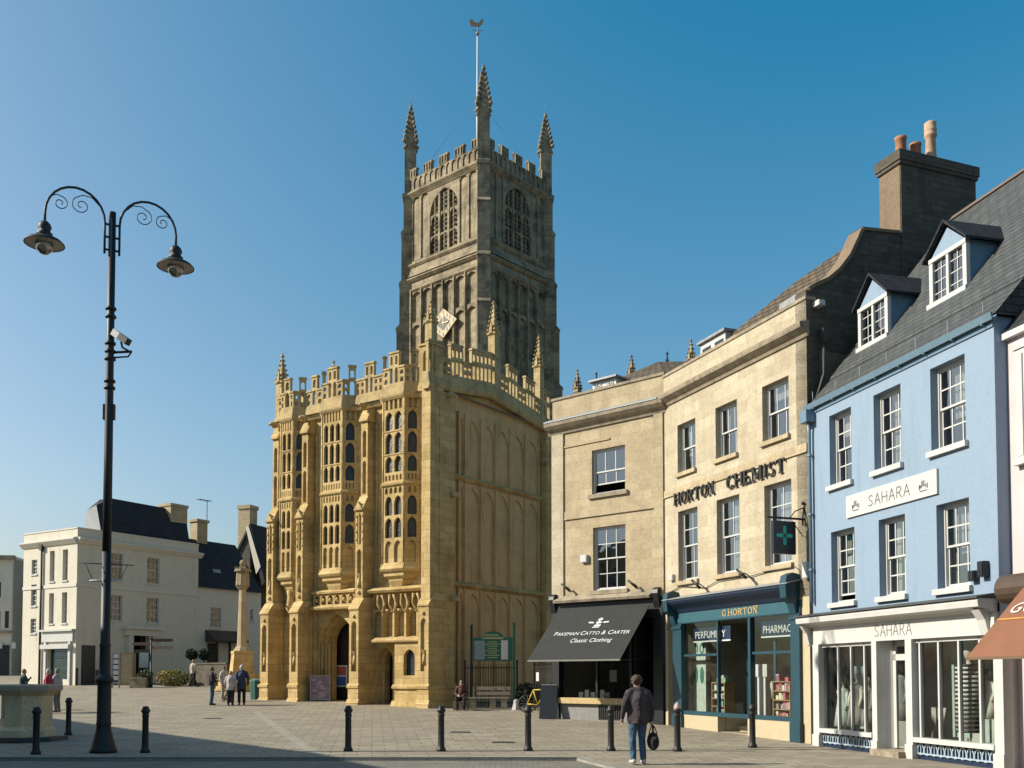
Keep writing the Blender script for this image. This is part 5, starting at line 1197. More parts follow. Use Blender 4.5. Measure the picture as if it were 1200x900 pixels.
# --- ledge, cornice and pierced battlements following the bays
path = [(uL - .05, -.72)]
for a, b, n in BY: path += [(a - .42, WW + .12), (a, WB), (b, WB), (b + .42, WW + .12)]
# reach the corner
path = [(uL - .02, WW + .12)] + path[1:] + [(uR - .72, WW + .12)]
segs = [KF.sub(p, q) for p, q in zip(path, path[1:])]
def coping(mbx, a, b, z, t=.22): mbx.box(a, b, -t + .04, .04, z, z + .06); mbx.box(a + .02, b - .02, -t + .07, .0, z + .06, z + .1)
def pierced(mbx, f, a, b, tall, z0_, hl=.68, hh=1.36, w=0.0, t=.15):
    mbx.fr = f
    top = z0_ + (hh if tall else hl); n = max(1, round((b - a) / .32))
    if tall:
        m_ = z0_ + hl * 1.18
        mbx.lights(a, b, z0_, m_, n, w, t, .06, .25, .05, .06, double=True); mbx.lights(a, b, m_, top, n, w, t, .075, .14, .06, .1, double=True)
    else:
        m_ = z0_ + hl * .5
        mbx.lights(a, b, z0_, m_, n, w, t, .065, .14, .05, .06, double=True); mbx.lights(a, b, m_, top, n, w, t, .065, .14, .05, .08, double=True)
    for e in (a, b): mbx.face([(e, w, z0_), (e, w - t, z0_), (e, w - t, top), (e, w, top)])
    mbx.face([(a, w, top), (b, w, top), (b, w - t, top), (a, w - t, top)])
    coping(mbx, a - .03, b + .03, top)
mb = MB(KF); led = MB(KF)
for i, f in enumerate(segs):
    L = f.L; led.fr = f
    led.prism([(-.3, ledge - .12), (.03, ledge - .12), (.1, ledge - .02), (.12, ledge + .06), (.03, ltop), (-.12, ltop), (-.3, ltop)], -.04, L + .04)
    kind = 'wall' if i % 4 == 0 else 'bay' if i % 4 == 2 else 'cant'
    if kind == 'bay': m_ = L * .27; pat = [(m_, 0), (L - 2 * m_, 1), (m_, 0)]
    elif kind == 'cant': pat = [(L * .45, 0), (L * .55, 1)] if i % 4 == 3 else [(L * .55, 1), (L * .45, 0)]
    else:
        n = max(1, round(L / .62)); n = n if n % 2 else n + 1; pat = [(L / n, j % 2 == 1) for j in range(n)] if n > 1 else [(L, 0)]
    x = 0
    for l, tall in pat: pierced(mb, f, x, x + l, tall, ltop); x += l
led.fr = KF
led.build('parapet_ledge', M['porchcap'], church); mb.build('pierced_parapet', M['porchcap'], church, recalc=False)
def pinnacle(mbx, cu, cw, z0_, hs, hp, a, knobs=5, fin=True):
    mbx.frus(cu, cw, z0_, z0_ + hs, a, a, 4); mbx.frus(cu, cw, z0_ + hs, z0_ + hs + .1, a * 1.25, a * 1.3, 4)
    for k in range(4):
        t = k * math.pi / 2; x, y = cu + math.cos(t) * a * .72, cw + math.sin(t) * a * .72; mbx.frus(x, y, z0_ + hs + .05, z0_ + hs + .05 + a * 2.2, a * .45, .01, 4)
    mbx.frus(cu, cw, z0_ + hs + .1, z0_ + hs + hp, a * .85, a * .12, 4)
    for q in range(knobs):
        f = (q + .5) / knobs; rr = a * .85 * (1 - f) + a * .12 + a * .12; z = z0_ + hs + .12 + f * (hp - .25)
        for k in range(4):
            t = math.pi / 4 + k * math.pi / 2; s = a * (.26 - .08 * f)
            mbx.ball(cu + rr * math.cos(t), cw + rr * math.sin(t), z, s, 6, 4, s * .8)
    if fin: z = z0_ + hs + hp; mbx.ball(cu, cw, z - a * .1, a * .38, 6, 4, a * .22); mbx.ball(cu, cw, z + a * .25, a * .18, 6, 4); 
# left corner pinnacle, small one behind the middle bay
mb = MB(KF); px_u, pz_t = KF.uz(331, 417, -1.3); pinnacle(mb, px_u, -1.3, ledge, (pz_t - ledge) * .6, (pz_t - ledge) * .4, .3); mb.box(px_u - .28, px_u + .28, -1.55, -1.05, ledge - .5, ledge + .4)
mb.build('pinnacle', M['porchcap'], church)
mb = MB(KF); px_u, pz_t = KF.uz(391, 424, -3.2); pinnacle(mb, px_u, -3.2, ledge, (pz_t - ledge) * .62, (pz_t - ledge) * .38, .24); mb.build('pinnacle', M['porchcap'], church)
# --- east side of the porch
SW_ = -.35
su = lambda px, py=600, w=SW_: SF_.u(px, py, w)
sz2 = lambda px, py, w=SW_: SF_.z(px, py, w)
sR = su(645); apx_u = su(578, 457, 0); k1 = (.62) / apx_u
s_ms = avg(sz2(534.7, 560), sz2(634.7, 585)); s_ls = avg(sz2(538.7, 688), sz2(634.7, 696))
p0, p1 = .72, su(533, 600, 0)
mb = MB(SF_)
mb.box(.7, p1, -.6, 0, g0, ledge - .05); mb.prism([(-.2, bp1 - .1), (.08, bp1 - .08), (.1, bp1 + .02), (0, bp1 + .12), (-.2, bp1 + .12)], .1, p1 + .06); mb.box(.1, p1 + .08, -.3, .1, g0, .6)
mb.box(sR - .9, sR, -.6, 0, g0, ledge); mb.box(.1, .75, -.5, -.02, g0, ledge - .1)
mb.box(p1 - .5, sR - .8, -.6, SW_ + .05, g0, bp1 - .05)
mb.build('corner_pier', M['porch'], church)
ribs = [su(px) for px in (537, 544, 562.7, 580, 597, 614.7, 631)]
mb = MB(SF_); zA = ledge - .55
for a, b in zip(ribs, ribs[1:]):
    w_ = .07
    for (c, d, dep) in ((s_ms + .1, zA, .07), (s_ls + .1, s_ms - .1, .07)):
        mb.cell(a, b, c, d, a + w_, b - w_, c + .02, d - 1.0, d - .22, SW_, dep, 8)
    mb.cell(a, b, bp1 + .1, s_ls - .1, a + w_, b - w_, bp1 + .12, s_ls - .9, s_ls - .3, SW_, .07, 8)
mb.face([(p1 - .02, SW_ - .07, g0), (sR - .5, SW_ - .07, g0), (sR - .5, SW_ - .07, ledge + .8), (p1 - .02, SW_ - .07, ledge + .8)])
mb.plate([(p1, zA), (sR - .6, zA), (sR - .6, ledge), (apx_u, ledge + .62), (p1, ledge + k1 * p1 - .02)], SW_ - .068, SW_)
mb.face([(p1, SW_, g0), (p1 + .3, SW_, g0), (p1 + .3, SW_, zA), (p1, SW_, zA)]) if 0 else None
for u in ribs: mb.box(u - .04, u + .04, SW_ - .02, SW_ + .07, bp1, zA)
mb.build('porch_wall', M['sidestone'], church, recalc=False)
mb = MB(SF_)
for z in (s_ms, s_ls): mb.prism([(SW_ - .05, z - .12), (SW_ + .06, z - .1), (SW_ + .2, z + .0), (SW_ + .2, z + .05), (SW_, z + .18), (SW_ - .05, z + .18)], p1 - .02, sR - .9)
mb.build('string_course', M['porch'], church)
# little roofs/gargoyles on the east side
mb = MB(SF_)
for px, py in ((529, 464), (533, 581), (533, 702), (640, 540)):
    u, z = SF_.uz(px, py, .2); mb.tube([(u, -.1, z + .05), (u, .25, z + .05), (u + .02, .5, z - .1)], [.12, .13, .07], 6)
mb.build('gargoyle', M['porchcap'], church)
mb = MB(SF_); led = MB(SF_)
f1 = ShearFr(SF_.sub((.0, -.1), (apx_u, -.1)), k1); f2 = ShearFr(SF_.sub((apx_u, -.1), (sR + .1, -.1)), -k1, .62)
for f in (f1, f2):
    led.fr = f; L = f.L; led.prism([(-.3, ledge - .12), (.03, ledge - .12), (.1, ledge - .02), (.12, ledge + .06), (.03, ltop), (-.12, ltop), (-.3, ltop)], -.02, L + .02)
pat1 = [(.98, 1), (.55, 0), (.85, 1), (.65, 0)]; x = .05
for l, t_ in pat1:
    pierced(mb, f1, x, x + l, t_, ltop); x += l
pierced(mb, f1, x, f1.L, True, ltop)
x = 0
for l, t_ in [(.7, 1), (.65, 0), (.8, 1), (.65, 0), (.8, 1), (.6, 0), (.8, 1)]:
    if x + l > f2.L + .05: break
    pierced(mb, f2, x, x + l, t_, ltop); x += l
mb.fr = SF_
led.fr = SF_; led.build('parapet_ledge', M['porchcap'], church); mb.build('pierced_parapet', M['porchcap'], church, recalc=False)
# rear (north and west) parapets so that the roof edge is closed
mb = MB(KF); led = MB(KF)
fw_ = KF.sub((uL - .02, -SD), (uL - .02, WW + .12)); x = 0; k = 0
while x + .6 < fw_.L: pierced(mb, fw_, x, x + .6, k % 2 == 1, ltop); x += .6; k += 1
led.fr = fw_; led.prism([(-.3, ledge - .12), (.03, ledge - .12), (.12, ledge + .06), (.03, ltop), (-.3, ltop)], 0, fw_.L); led.build('parapet_ledge', M['porchcap'], church); mb.build('pierced_parapet', M['porchcap'], church, recalc=False)
# corner turret with niche pinnacle and gilded vane
mb = MB(KF); c_u = uR - .38; c_w = -.55; zt_ = kz(510, 403, -.3)
mb.box(uR - .74, uR - .02, -.95, -.2, ledge - .1, ledge + .05)
mb.fr = KF; n_a, n_b = uR - .72, uR - .04
mb.cell(n_a, n_b, ltop, zt_, n_a + .2, n_b - .2, ltop + .15, zt_ - .4, zt_ - .2, -.2, .15); mb.box(n_a, n_b, -.95, -.34, ltop, zt_); mb.box(n_a, n_b, -.95, -.2, ledge, ltop, ''); mb.face([(n_b, -.2, ltop), (n_b, -.4, ltop), (n_b, -.4, zt_), (n_b, -.2, zt_)]); mb.face([(n_a, -.2, ltop), (n_a, -.4, ltop), (n_a, -.4, zt_), (n_a, -.2, zt_)])
mb.box(n_a - .05, n_b + .05, -1.0, -.14, zt_, zt_ + .08)
mb.build('corner_turret', M['porch'], church, recalc=False)
mb = MB(KF); zp_ = kz(512, 353, -.5); pinnacle(mb, c_u, -.55, zt_ + .08, (zp_ - zt_) * .5, (zp_ - zt_) * .5, .26, 4); mb.build('pinnacle', M['porchcap'], church)
mb = MB(SF_)
def sp_(px, py, w=-.5): return SF_.uz(px, py, w)

for px, py in ((578.7, 355), (631.5, 396)):
    mb = MB(SF_); u, z = SF_.uz(px, py, -.3); zz = ltop + (.5 if px < 600 else 0); pinnacle(mb, u, -.3, zz, (z - zz) * .62, (z - zz) * .38, .27, 6); mb.build('pinnacle', M['porchcap'], church)

# ================================================================ tower
TC = at(566, 71.9); aT = R(41.3)
TLd = Vector((math.cos(aT), -math.sin(aT))); TRd = Vector((math.sin(aT), math.cos(aT)))
TLL, TRL = 8.4, 7.75
TL = Fr((TC.x - TLd.x * TLL, TC.y - TLd.y * TLL), TLd); TR = Fr((TC.x, TC.y), TRd)
tz = lambda y: TR.z(566, y, 0)
zc1, zlow, zmer = tz(187), tz(170), tz(158)
tb_ = 0.0
mb = MB(TR); mb.box(.75, TRL - .75, -TLL + .75, -.75, gz(75), zc1 - .3); mb.box(.12, TRL - .12, -TLL, 0 - .6, gz(75), zc1) if 0 else None
tw = mb.build('tower', M['tower'], church)
mb = MB(TL); mb.face([(0, -.13, 0), (TLL, -.13, 0), (TLL, -.13, 5), (0, -.13, 5)])
def tower_face(F, L, wpx, mir):
    """one face: belfry stage, band, panelled stage"""
    z_s1, z_s2, z_p = tz(277.5), tz(295.5), tz(309)
    mb = MB(F)
    m = .62; a, b = m, L - m
    # belfry stage
    cx = L / 2; hw = 1.5; wz0 = tz(273) + .0; wsp = tz(224); wap = tz(198)
    wz0 = z_s1 + .25
    e0, e1 = cx - hw - .12, cx + hw + .12
    top = zc1 - .25
    mb.cell(e0, e1, z_s1, top, cx - hw, cx + hw, wz0, wsp, wap, 0, .35, 16)
    for (p, q) in ((a, e0), (e1, b)):
        n = 2
        mb.lights(p, q, z_s1 + .2, top, n, 0, .12, .09, .35, .1, .15); mb.face([(p, 0, z_s1), (q, 0, z_s1), (q, 0, z_s1 + .2), (p, 0, z_s1 + .2)])
    mb.face([(0, 0, z_s1), (a, 0, z_s1), (a, 0, zc1), (0, 0, zc1)]); mb.face([(b, 0, z_s1), (L, 0, z_s1), (L, 0, zc1), (b, 0, zc1)]); mb.face([(a, 0, top), (b, 0, top), (b, 0, zc1), (a, 0, zc1)])
    # band between the strings and the lower stage
    mb.face([(0, 0, z_s2), (L, 0, z_s2), (L, .0, z_s1), (0, .0, z_s1)])
    zl = tz(430)
    for (c, d) in ((tz(352), z_p - .1), (zl - 3.5, tz(352))):
        mb.lights(a, b, c, d, 6, .02, .2, .1, .35, .12, .12)
    mb.face([(0, .02, z_p - .1), (L, .02, z_p - .1), (L, .02, z_s2), (0, .02, z_s2)]); mb.face([(0, .02, zl - 3.5), (a, .02, zl - 3.5), (a, .02, z_p - .1), (0, .02, z_p - .1)]); mb.face([(b, .02, zl - 3.5), (L, .02, zl - 3.5), (L, .02, z_p - .1), (b, .02, z_p - .1)])
    mb.face([(0, .02, 0), (L, .02, 0), (L, .02, zl - 3.5), (0, .02, zl - 3.5)])
    for i in range(7): u = a + (b - a) * i / 6; mb.box(u - .06, u + .06, .02, .14, zl - 3.4, z_p - .05)
    mb.face([(a, -.11, z_s1), (e0, -.11, z_s1), (e0, -.11, top), (a, -.11, top)]); mb.face([(e1, -.11, z_s1), (b, -.11, z_s1), (b, -.11, top), (e1, -.11, top)]); mb.face([(a, -.17, zl - 3.5), (b, -.17, zl - 3.5), (b, -.17, z_p - .1), (a, -.17, z_p - .1)])
    mb.build('tower_wall', M['tower'], tw, recalc=False)
    # strings
    mb = MB(F)
    for z, o, h in ((z_s1, .22, .22), (z_s2, .3, .25), (z_p, .16, .16), (zc1 - .35, .1, .12), (zc1 - .05, .3, .3)):
        mb.prism([(-.05, z - h), (o * .4, z - h), (o, z - h * .3), (o, z), (0.0, z + h * .8), (-.05, z + h * .8)], .1, L - .1)
    mb.prism([(0, z_s2 + .18), (.2, z_s2 + .18), (.02, z_s1 - .2), (0, z_s1 - .2)], .1, L - .1)
    mb.build('string_course', M['tower'], tw)
    # belfry tracery
    mb = MB(F)
    n = 3; W = 2 * hw / n
    for i in (1, 2):
        u = cx - hw + i * W; mb.box(u - .1, u + .1, -.2, .0, wz0, wap - .25)
    for i in range(3):
        u0 = cx - hw + i * W
        zz = wsp - .1
        mb.cell(u0, u0 + W, zz - .75, zz, u0 + .1, u0 + W - .1, zz - .75, zz - .5, zz - .05, -.05, .12, 8)
        zz = wz0 + (wsp - wz0) * .45
        mb.cell(u0, u0 + W, zz - .4, zz, u0 + .1, u0 + W - .1, zz - .4, zz - .3, zz - .05, -.05, .12, 8)
        mb.box(u0 + W / 2 - .035, u0 + W / 2 + .035, -.16, -.06, wz0, wap - .3)
        mb.box(u0 + W / 2 - .04, u0 + W / 2 + .04, -.16, -.03, wsp - .1, wap - .35 - .25 * abs(i - 1))
    mb.build('belfry_window', M['tower'], tw, recalc=False)
    mb = MB(F)
    nl = 13
    mb.face([(cx - hw, -.3, wz0), (cx + hw, -.3, wz0), (cx + hw, -.3, wap), (cx - hw, -.3, wap)]); mb.build('belfry_opening', M['pierced'], tw, recalc=False)
    mb = MB(F)
    for i in range(14):
        z = wz0 + (wap - wz0) * i / 14 + .05; mb.prism([(-.3, z + .2), (-.29, z + .24), (-.2, z + .06), (-.21, z)], cx - hw + .02, cx + hw - .02)
    mb.build('louvre', M['tower'], tw)
    # battlements with blind arcading
    mb = MB(F); w_ = .12
    mb.lights(.3, L - .3, zc1 + .1, zlow, 13, w_, .1, .07, .3, .05, .06)
    mb.box(.2, L - .2, -.22, w_ - .09, zc1, zlow)
    coping(mb, .2, L - .2, zlow, .3)
    k = 4; per = (L - .6) / 9
    for i in range(0, 9, 2):
        u = .3 + i * per
        mb.box(u, u + per, -.2, w_ - .09, zlow, zmer); mb.lights(u, u + per, zlow + .05, zmer, 3, w_, .1, .06, .15, .06, .08); coping(mb, u - .04, u + per + .04, zmer, .3)
        mb.face([(u, w_, zlow), (u, -.2, zlow), (u, -.2, zmer), (u, w_, zmer)])
    mb.build('tower_parapet', M['tower'], tw, recalc=False)
tower_face(TL, TLL, None, False); tower_face(TR, TRL, None, True)
# back faces (plain) and battlements behind
TB = TR.sub((TRL, 0), (TRL, -TLL)); TBL = TR.sub((TRL, -TLL), (0, -TLL))
mb = MB(TR)
for f, L in ((TB, TLL), (TBL, TRL)):
    mb.fr = f; mb.box(.1, L - .1, -.25, .1, zc1 - .2, zlow); mb.face([(0, 0, 0), (L, 0, 0), (L, 0, zc1), (0, 0, zc1)])
    for i in range(0, 9, 2): u = .3 + i * (L - .6) / 9; mb.box(u, u + (L - .6) / 9, -.25, .1, zlow, zmer)
mb.build('tower_parapet', M['tower'], tw)
mb = MB(TR); mb.face([(0, 0, zc1 - .1), (TRL, 0, zc1 - .1), (TRL, -TLL, zc1 - .1), (0, -TLL, zc1 - .1)]); mb.build('tower_roof', M['lead'], tw, recalc=False)
# diamond clock dial on the south face
cu_, cz_k = TL.uz(520.5, 379, .15); mb = MB(TL); kk = TL.u(536, 379, .15) - cu_; kh = TL.z(522, 361.5, .15) - cz_k
mb.plate([(cu_ - kk, cz_k), (cu_, cz_k - kh), (cu_ + kk, cz_k), (cu_, cz_k + kh)], .14, .24); ckf = mb.build('clock_dial', plain('ivory_gilt_dial', (.46, .34, .15), .5, var=.2), tw)
mb = MB(TL); r_ = .52; mb.plate([(cu_ - kk * r_, cz_k), (cu_, cz_k - kh * r_), (cu_ + kk * r_, cz_k), (cu_, cz_k + kh * r_)], .242, .25); mb.build('clock_centre', plain('dark_dial_centre', (.08, .07, .06), .6), ckf)
mb = MB(TL)
for k in range(12):
    t = 2 * math.pi * k / 12; q = 1 / (abs(math.cos(t)) + abs(math.sin(t))) * .77; x, z = cu_ + math.cos(t) * kk * q, cz_k + math.sin(t) * kh * q; mb.box(x - .06, x + .06, .242, .25, z - .13, z + .13)
mb.build('clock_numeral', M['blackletter'], ckf)
mb = MB(TL); mb.box(cu_ - .04, cu_ + .04, .26, .275, cz_k - .15, cz_k + kh * .6); mb.box(cu_ - .1, cu_ + kk * .4, .28, .295, cz_k - .04, cz_k + .04); mb.build('clock_hand', M['gold'], ckf)
# diagonal buttresses and pinnacles
corners = [((0, 0), tz(72.7), (1, 1)), ((0, -TLL), None, (1, -1)), ((TRL, 0), None, (-1, 1)), ((TRL, -TLL), None, (-1, -1))]
zL = TL.z(479.5, 122, 0); zRr = at(640, (TC + Vector((TRd.x, TRd.y, 0)) * TRL).y, 133).z
tips = [tz(73), zL, zRr, (zL + zRr) / 2 - .3]
for i, ((cu_, cw_), _, (su_, sw_)) in enumerate(corners):
    d = Vector((-su_, sw_)).normalized() if True else None    # outward diagonal in local (u,w)
    oc = TR.P(cu_, cw_, 0); wd2 = TR.P(cu_ + d.x, cw_ + d.y, 0) - oc; Wd = Vector((wd2.x, wd2.y)).normalized()
    F = Fr((oc.x, oc.y), (-Wd.y, Wd.x))
    if (F.W - Wd).length > .1: F = Fr((oc.x, oc.y), (Wd.y, -Wd.x)) if (Fr((0, 0), (Wd.y, -Wd.x)).W - Wd).length < .1 else F
    mb = MB(F); h_ = .47
    st = [(gz(72), tz(425), .95), (tz(425), tz(352), .72), (tz(352), tz(296), .5), (tz(296), tz(232), .36), (tz(232), zc1, .2)]
    for (za, zb_, pr_) in st:
        mb.box(-h_, h_, -.9, pr_, za, zb_ - .35)
    for (s0, s1) in zip(st, st[1:]):
        mb.prism([(-.9, s0[1] - .36), (s0[2] + .06, s0[1] - .36), (s0[2] + .07, s0[1] - .28), (s1[2], s0[1] + .02), (-.9, s0[1] + .02)], -h_ - .03, h_ + .03)
    mb.prism([(-.9, zc1 - .36), (.3, zc1 - .36), (.34, zc1 - .1), (.2, zc1), (-.9, zc1)], -h_ - .04, h_ + .04)
    mb.build('tower_buttress', M['tower'], tw)
    mb = MB(F); H = tips[i] - zc1; zs = zc1 + H * .55
    mb.box(-.43, .43, -.75, .11, zc1, zs)
    for s_ in (-1, 1): mb.box(s_ * .4 - .05, s_ * .4 + .05, .08, .14, zc1 + .1, zs)
    cw2 = -.32
    for k in range(4):
        x, y = ((-.4, .02), (.4, .02), (-.4, -.7), (.4, -.7))[k]; mb.frus(x, y, zs - .35, zs + .1, .13, .15, 4); mb.frus(x, y, zs + .1, zs + .9, .13, .02, 4)
        for q in range(3): mb.ball(x, y + (.1 if y > -.3 else -.1), zs - .2 + q * .35, .1, 5, 4); mb.ball(x * 1.25, y, zs - .25 + q * .35, .1, 5, 4)
    mb.frus(0, cw2, zs, tips[i] - .3, .62, .1, 4)
    for q in range(7):
        f = (q + .4) / 7; rr = .62 * (1 - f) + .14; z = zs + f * (tips[i] - .4 - zs)
        for k in range(4): t = math.pi / 4 + k * math.pi / 2; mb.ball(rr * math.cos(t), cw2 + rr * math.sin(t), z, .17 - .06 * f, 6, 4)
    mb.ball(0, cw2, tips[i] - .25, .17, 6, 4); mb.ball(0, cw2, tips[i] - .02, .09, 6, 4); mb.tube([(0, cw2, tips[i]), (0, cw2, tips[i] + .8)], .018, 4)
    mb.build('tower_pinnacle', M['tower'], tw)
# flagpole with cockerel vane and stays
tcu, tcw = TRL / 2, -TLL / 2; c3 = TR.P(tcu, tcw, 0); ppx = at(558.5, c3.y)
mb = MB(); zp0, zp1 = zc1, at(558.5, c3.y, 43).z; fx, fy = ppx.x, -c3.y
mb.tube([(fx, fy, zp0), (fx, fy, zp1)], [.11, .07], 8); fp = mb.build('flagpole', M['white'], tw)
mb = MB(); zq = at(558.5, c3.y, 22).z; zb2 = zp1
mb.tube([(fx, fy, zb2), (fx, fy, zq - .5)], .04, 6); mb.ball(fx, fy, zb2 + .25, .14); mb.box(fx - .4, fx + .4, fy - .015, fy + .015, zb2 + .5, zb2 + .54)
z = zq - .62; mb.plate([(fx - .55, z + .05), (fx - .3, z), (fx + .1, z - .05), (fx + .35, z + .15), (fx + .48, z + .5), (fx + .35, z + .62), (fx + .22, z + .45), (fx + .12, z + .28), (fx - .2, z + .3), (fx - .45, z + .6), (fx - .7, z + .45)], fy - .03, fy + .03)
mb.build('weathercock', plain('dull_gilt', (.35, .24, .12), .5), fp)
mb = MB()
for (u, w) in ((0.4, -.4), (.4, -TLL + .4), (TRL - .4, -.4)):
    e = TR.P(u, w, zlow); mb.tube([(fx, fy, zp0 + (zp1 - zp0) * .62), (e.x, -e.y, e.z)], .012, 4)
mb.build('stay_wire', M['lead'], fp)
# ================================================================ nave behind the shops
NA = at(677.5, 70.0); NB = at(807.5, 63.9); NF = Fr((NA.x, NA.y), (NB.x - NA.x, NB.y - NA.y)); NT = at(677.5, 70, 463).z
mb = MB(NF); mb.box(-3.0, 26, -11, 0, 1, NT - 1.1); nv = mb.build('nave', M['tower'], church)
mb = MB(NF); mb.box(-3, 26, -.3, .1, NT - 1.1, NT - .5); 
for i in range(0, 46, 2): u = -3 + i * .63; mb.box(u, u + .63, -.28, .08, NT - .5, NT)
mb.build('nave_parapet', M['tower'], nv)
sp = NF.u(740, 417) ; tipz = avg(NF.z(677.5, 434), NF.z(740, 417), NF.z(807, 400))
for i in range(5):
    mb = MB(NF); u = sp * i; mb.frus(u, 0, NT - 1.1, NT + .2, .3, .3, 4); pinnacle(mb, u, 0, NT - .2, (tipz - NT) * .35, (tipz - NT) * .65 + .2, .3, 4); mb.build('nave_pinnacle', M['slated'] if 0 else M['tower'], nv)
for px, py in ((699, 438), (782, 414)):
    u, z = NF.uz(px, py, -11); mb = MB(NF); mb.frus(u, -11, NT - 1.1, NT, .3, .3, 4); pinnacle(mb, u, -11, NT - .2, (z - NT) * .35 + .2, (z - NT) * .65, .35, 4); mb.build('nave_pinnacle', M['tower'], nv)
# ================================================================ buildings on the far left of the square
def simple_window(fr, parent, a, b, c, d, rec=.12, cols=3, rows=4, mat='white', sill=True, bar=.035):
    mb = MB(fr); w = -rec
    for q in ((a, a + .06, c, d), (b - .06, b, c, d), (a, b, c, c + .06), (a, b, d - .06, d), (a, b, (c + d) / 2 - .03, (c + d) / 2 + .03)): mb.box(q[0], q[1], w - .06, w, q[2], q[3])
    for i in range(1, cols): x = a + (b - a) * i / cols; mb.box(x - bar / 2, x + bar / 2, w - .05, w - .01, c, d)
    for i in range(1, rows):
        if i * 2 == rows: continue
        z = c + (d - c) * i / rows; mb.box(a, b, w - .05, w - .012, z - bar / 2, z + bar / 2)
    if sill: mb.box(a - .06, b + .06, w, .07, c - .1, c - .002)
    o = mb.build('window', M[mat], parent)
    g = MB(fr); g.face([(a, w - .04, c), (b, w - .04, c), (b, w - .04, d), (a, w - .04, d)]); g.build('pane', M['glass'], o, recalc=False)
    return o
WC = at(88, 62.0); dB = Vector((.53, .848)).normalized()
LR = Fr((WC.x, WC.y), dB)                                     # right-hand face
l1 = 5.75; LL = Fr((WC.x - dB.y * l1, WC.y + dB.x * l1), (dB.y, -dB.x))   # left-hand, sunlit face
g1 = gz(62) - .3
lwb = thing('corner_house', 'large cream stucco corner house with dark mansard roof and a small white shopfront', 'building', (WC.x, WC.y, gz(62)))
rL = LR.u(232, 700); tp = LR.z(88, 616); tp = avg(tp, LR.z(232, 641))
cor = avg(LR.z(88, 629), LR.z(225, 650))
W4 = [(LR.u(129, 660), LR.u(144, 660)), (LR.u(172.5, 660), LR.u(187, 660))]
za0, za1 = avg(LR.z(136, 681), LR.z(180, 683)), avg(LR.z(136, 649.5), LR.z(180, 653)); zb0, zb1 = avg(LR.z(136, 728), LR.z(178, 729)), avg(LR.z(136, 698), LR.z(178, 700.5))
dr0 = (LR.u(95, 780), LR.u(112, 780))
mb = MB(LR); hs_ = [(a, b, c, d) for a, b in W4 for c, d in ((za0, za1), (zb0, zb1))] + [(dr0[0], dr0[1], g1, LR.z(100, 756)), (LR.u(153, 780), LR.u(172, 780), g1, LR.z(160, 745))]
mb.wall(0, rL, g1, tp, hs_, 0, .18); mb.box(0, rL, -5.7, -.3, g1, tp - .3, skip='fl'); mb.build('wall', M['whitewash'], lwb)
u3 = LL.u(47, 700)
WL = [(LL.u(58, 680), LL.u(63.5, 680)), (LL.u(73, 680), LL.u(79, 680))]; WM = [(LL.u(37, 670), LL.u(43.5, 670)), (LL.u(25.5, 680), LL.u(29.5, 680))]
lh1, lh0 = LL.z(76, 644), LL.z(76, 680); lm1, lm0 = LL.z(76, 694), LL.z(76, 730)
mb = MB(LL)
hl_ = [(a, b, c, d) for a, b in WL for c, d in ((lh0, lh1), (lm0, lm1))] + [(WM[0][0], WM[0][1], LL.z(40, 673), LL.z(40, 656)), (WM[0][0], WM[0][1], LL.z(40, 710), LL.z(40, 685)), (WM[0][0], WM[0][1], LL.z(40, 742), LL.z(40, 725))]
sx0, sx1 = LL.u(56, 780), LL.u(81, 780); shz = LL.z(70, 760)
hl_ += [(sx0, sx1, LL.z(70, 796), shz)]
mb.wall(0, l1, g1, tp, hl_, 0, .25); mb.build('wall', M['whitewash'], lwb)
for a, b in W4:
    for c, d in ((za0, za1), (zb0, zb1)): simple_window(LR, lwb, a, b, c, d)
for h in hl_[:4]: simple_window(LL, lwb, *h, cols=2, rec=.2)
for h in hl_[4:7]: simple_window(LL, lwb, *h, cols=2, rec=.1)
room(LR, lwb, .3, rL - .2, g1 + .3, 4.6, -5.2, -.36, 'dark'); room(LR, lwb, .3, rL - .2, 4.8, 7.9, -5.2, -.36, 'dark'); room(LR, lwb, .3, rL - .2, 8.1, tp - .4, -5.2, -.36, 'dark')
for fr, L in ((LR, rL), (LL, l1)):
    mb = MB(fr); mb.prism([(0, cor - .3), (.08, cor - .28), (.3, cor - .02), (.3, cor + .06), (0, cor + .14)], -.02 if fr is LR else -.1, L + (.25 if fr is LR else .0)); mb.box(0, L, 0, .05, (za0 + zb1) / 2 - .12, (za0 + zb1) / 2 + .08); mb.box(-.02, L, -.3, .04, tp, tp + .08); mb.build('cornice', M['whitewash2'], lwb)
mb = MB(LL); mb.tube([(LL.u(49.5, 700), .1, g1 + .3), (LL.u(49.5, 700), .1, cor - .2)], .07, 6); mb.box(LL.u(49.5) - .15, LL.u(49.5) + .15, 0, .22, cor - .5, cor); mb.build('drainpipe', M['black'], lwb)
# shop in the sunlit face
mb = MB(LL); z0 = LL.z(70, 752); z1 = LL.z(70, 740); mb.box(sx0 - .5, l1 - .15, 0, .14, z0, z1); mb.box(sx0 - .6, l1, 0, .3, z1, z1 + .12); mb.box(sx0 - .45, l1 - .35, 0, .3, shz - .02, shz + .25)
for u in (sx0 - .3, sx1): mb.box(u, u + .22, -.05, .12, g1, z0)
mb.build('shopfront', M['white'], lwb)
mb = MB(LL); mb.box(sx0 - .1, sx1 - .35, .14, .15, z0 + .12, z1 - .12); mb.build('fascia_lettering', plain('faint_grey_lettering', (.45, .45, .45)), lwb) if 0 else None
mb = MB(LL); mb.face([(sx0, -.2, g1), (sx1, -.2, g1), (sx1, -.2, shz), (sx0, -.2, shz)]); mb.build('shop_window', M['glassb'], lwb, recalc=False)
mb = MB(LL); mb.box(sx0 + .1, sx1 - .1, -1.2, -.3, g1, g1 + 1.0)
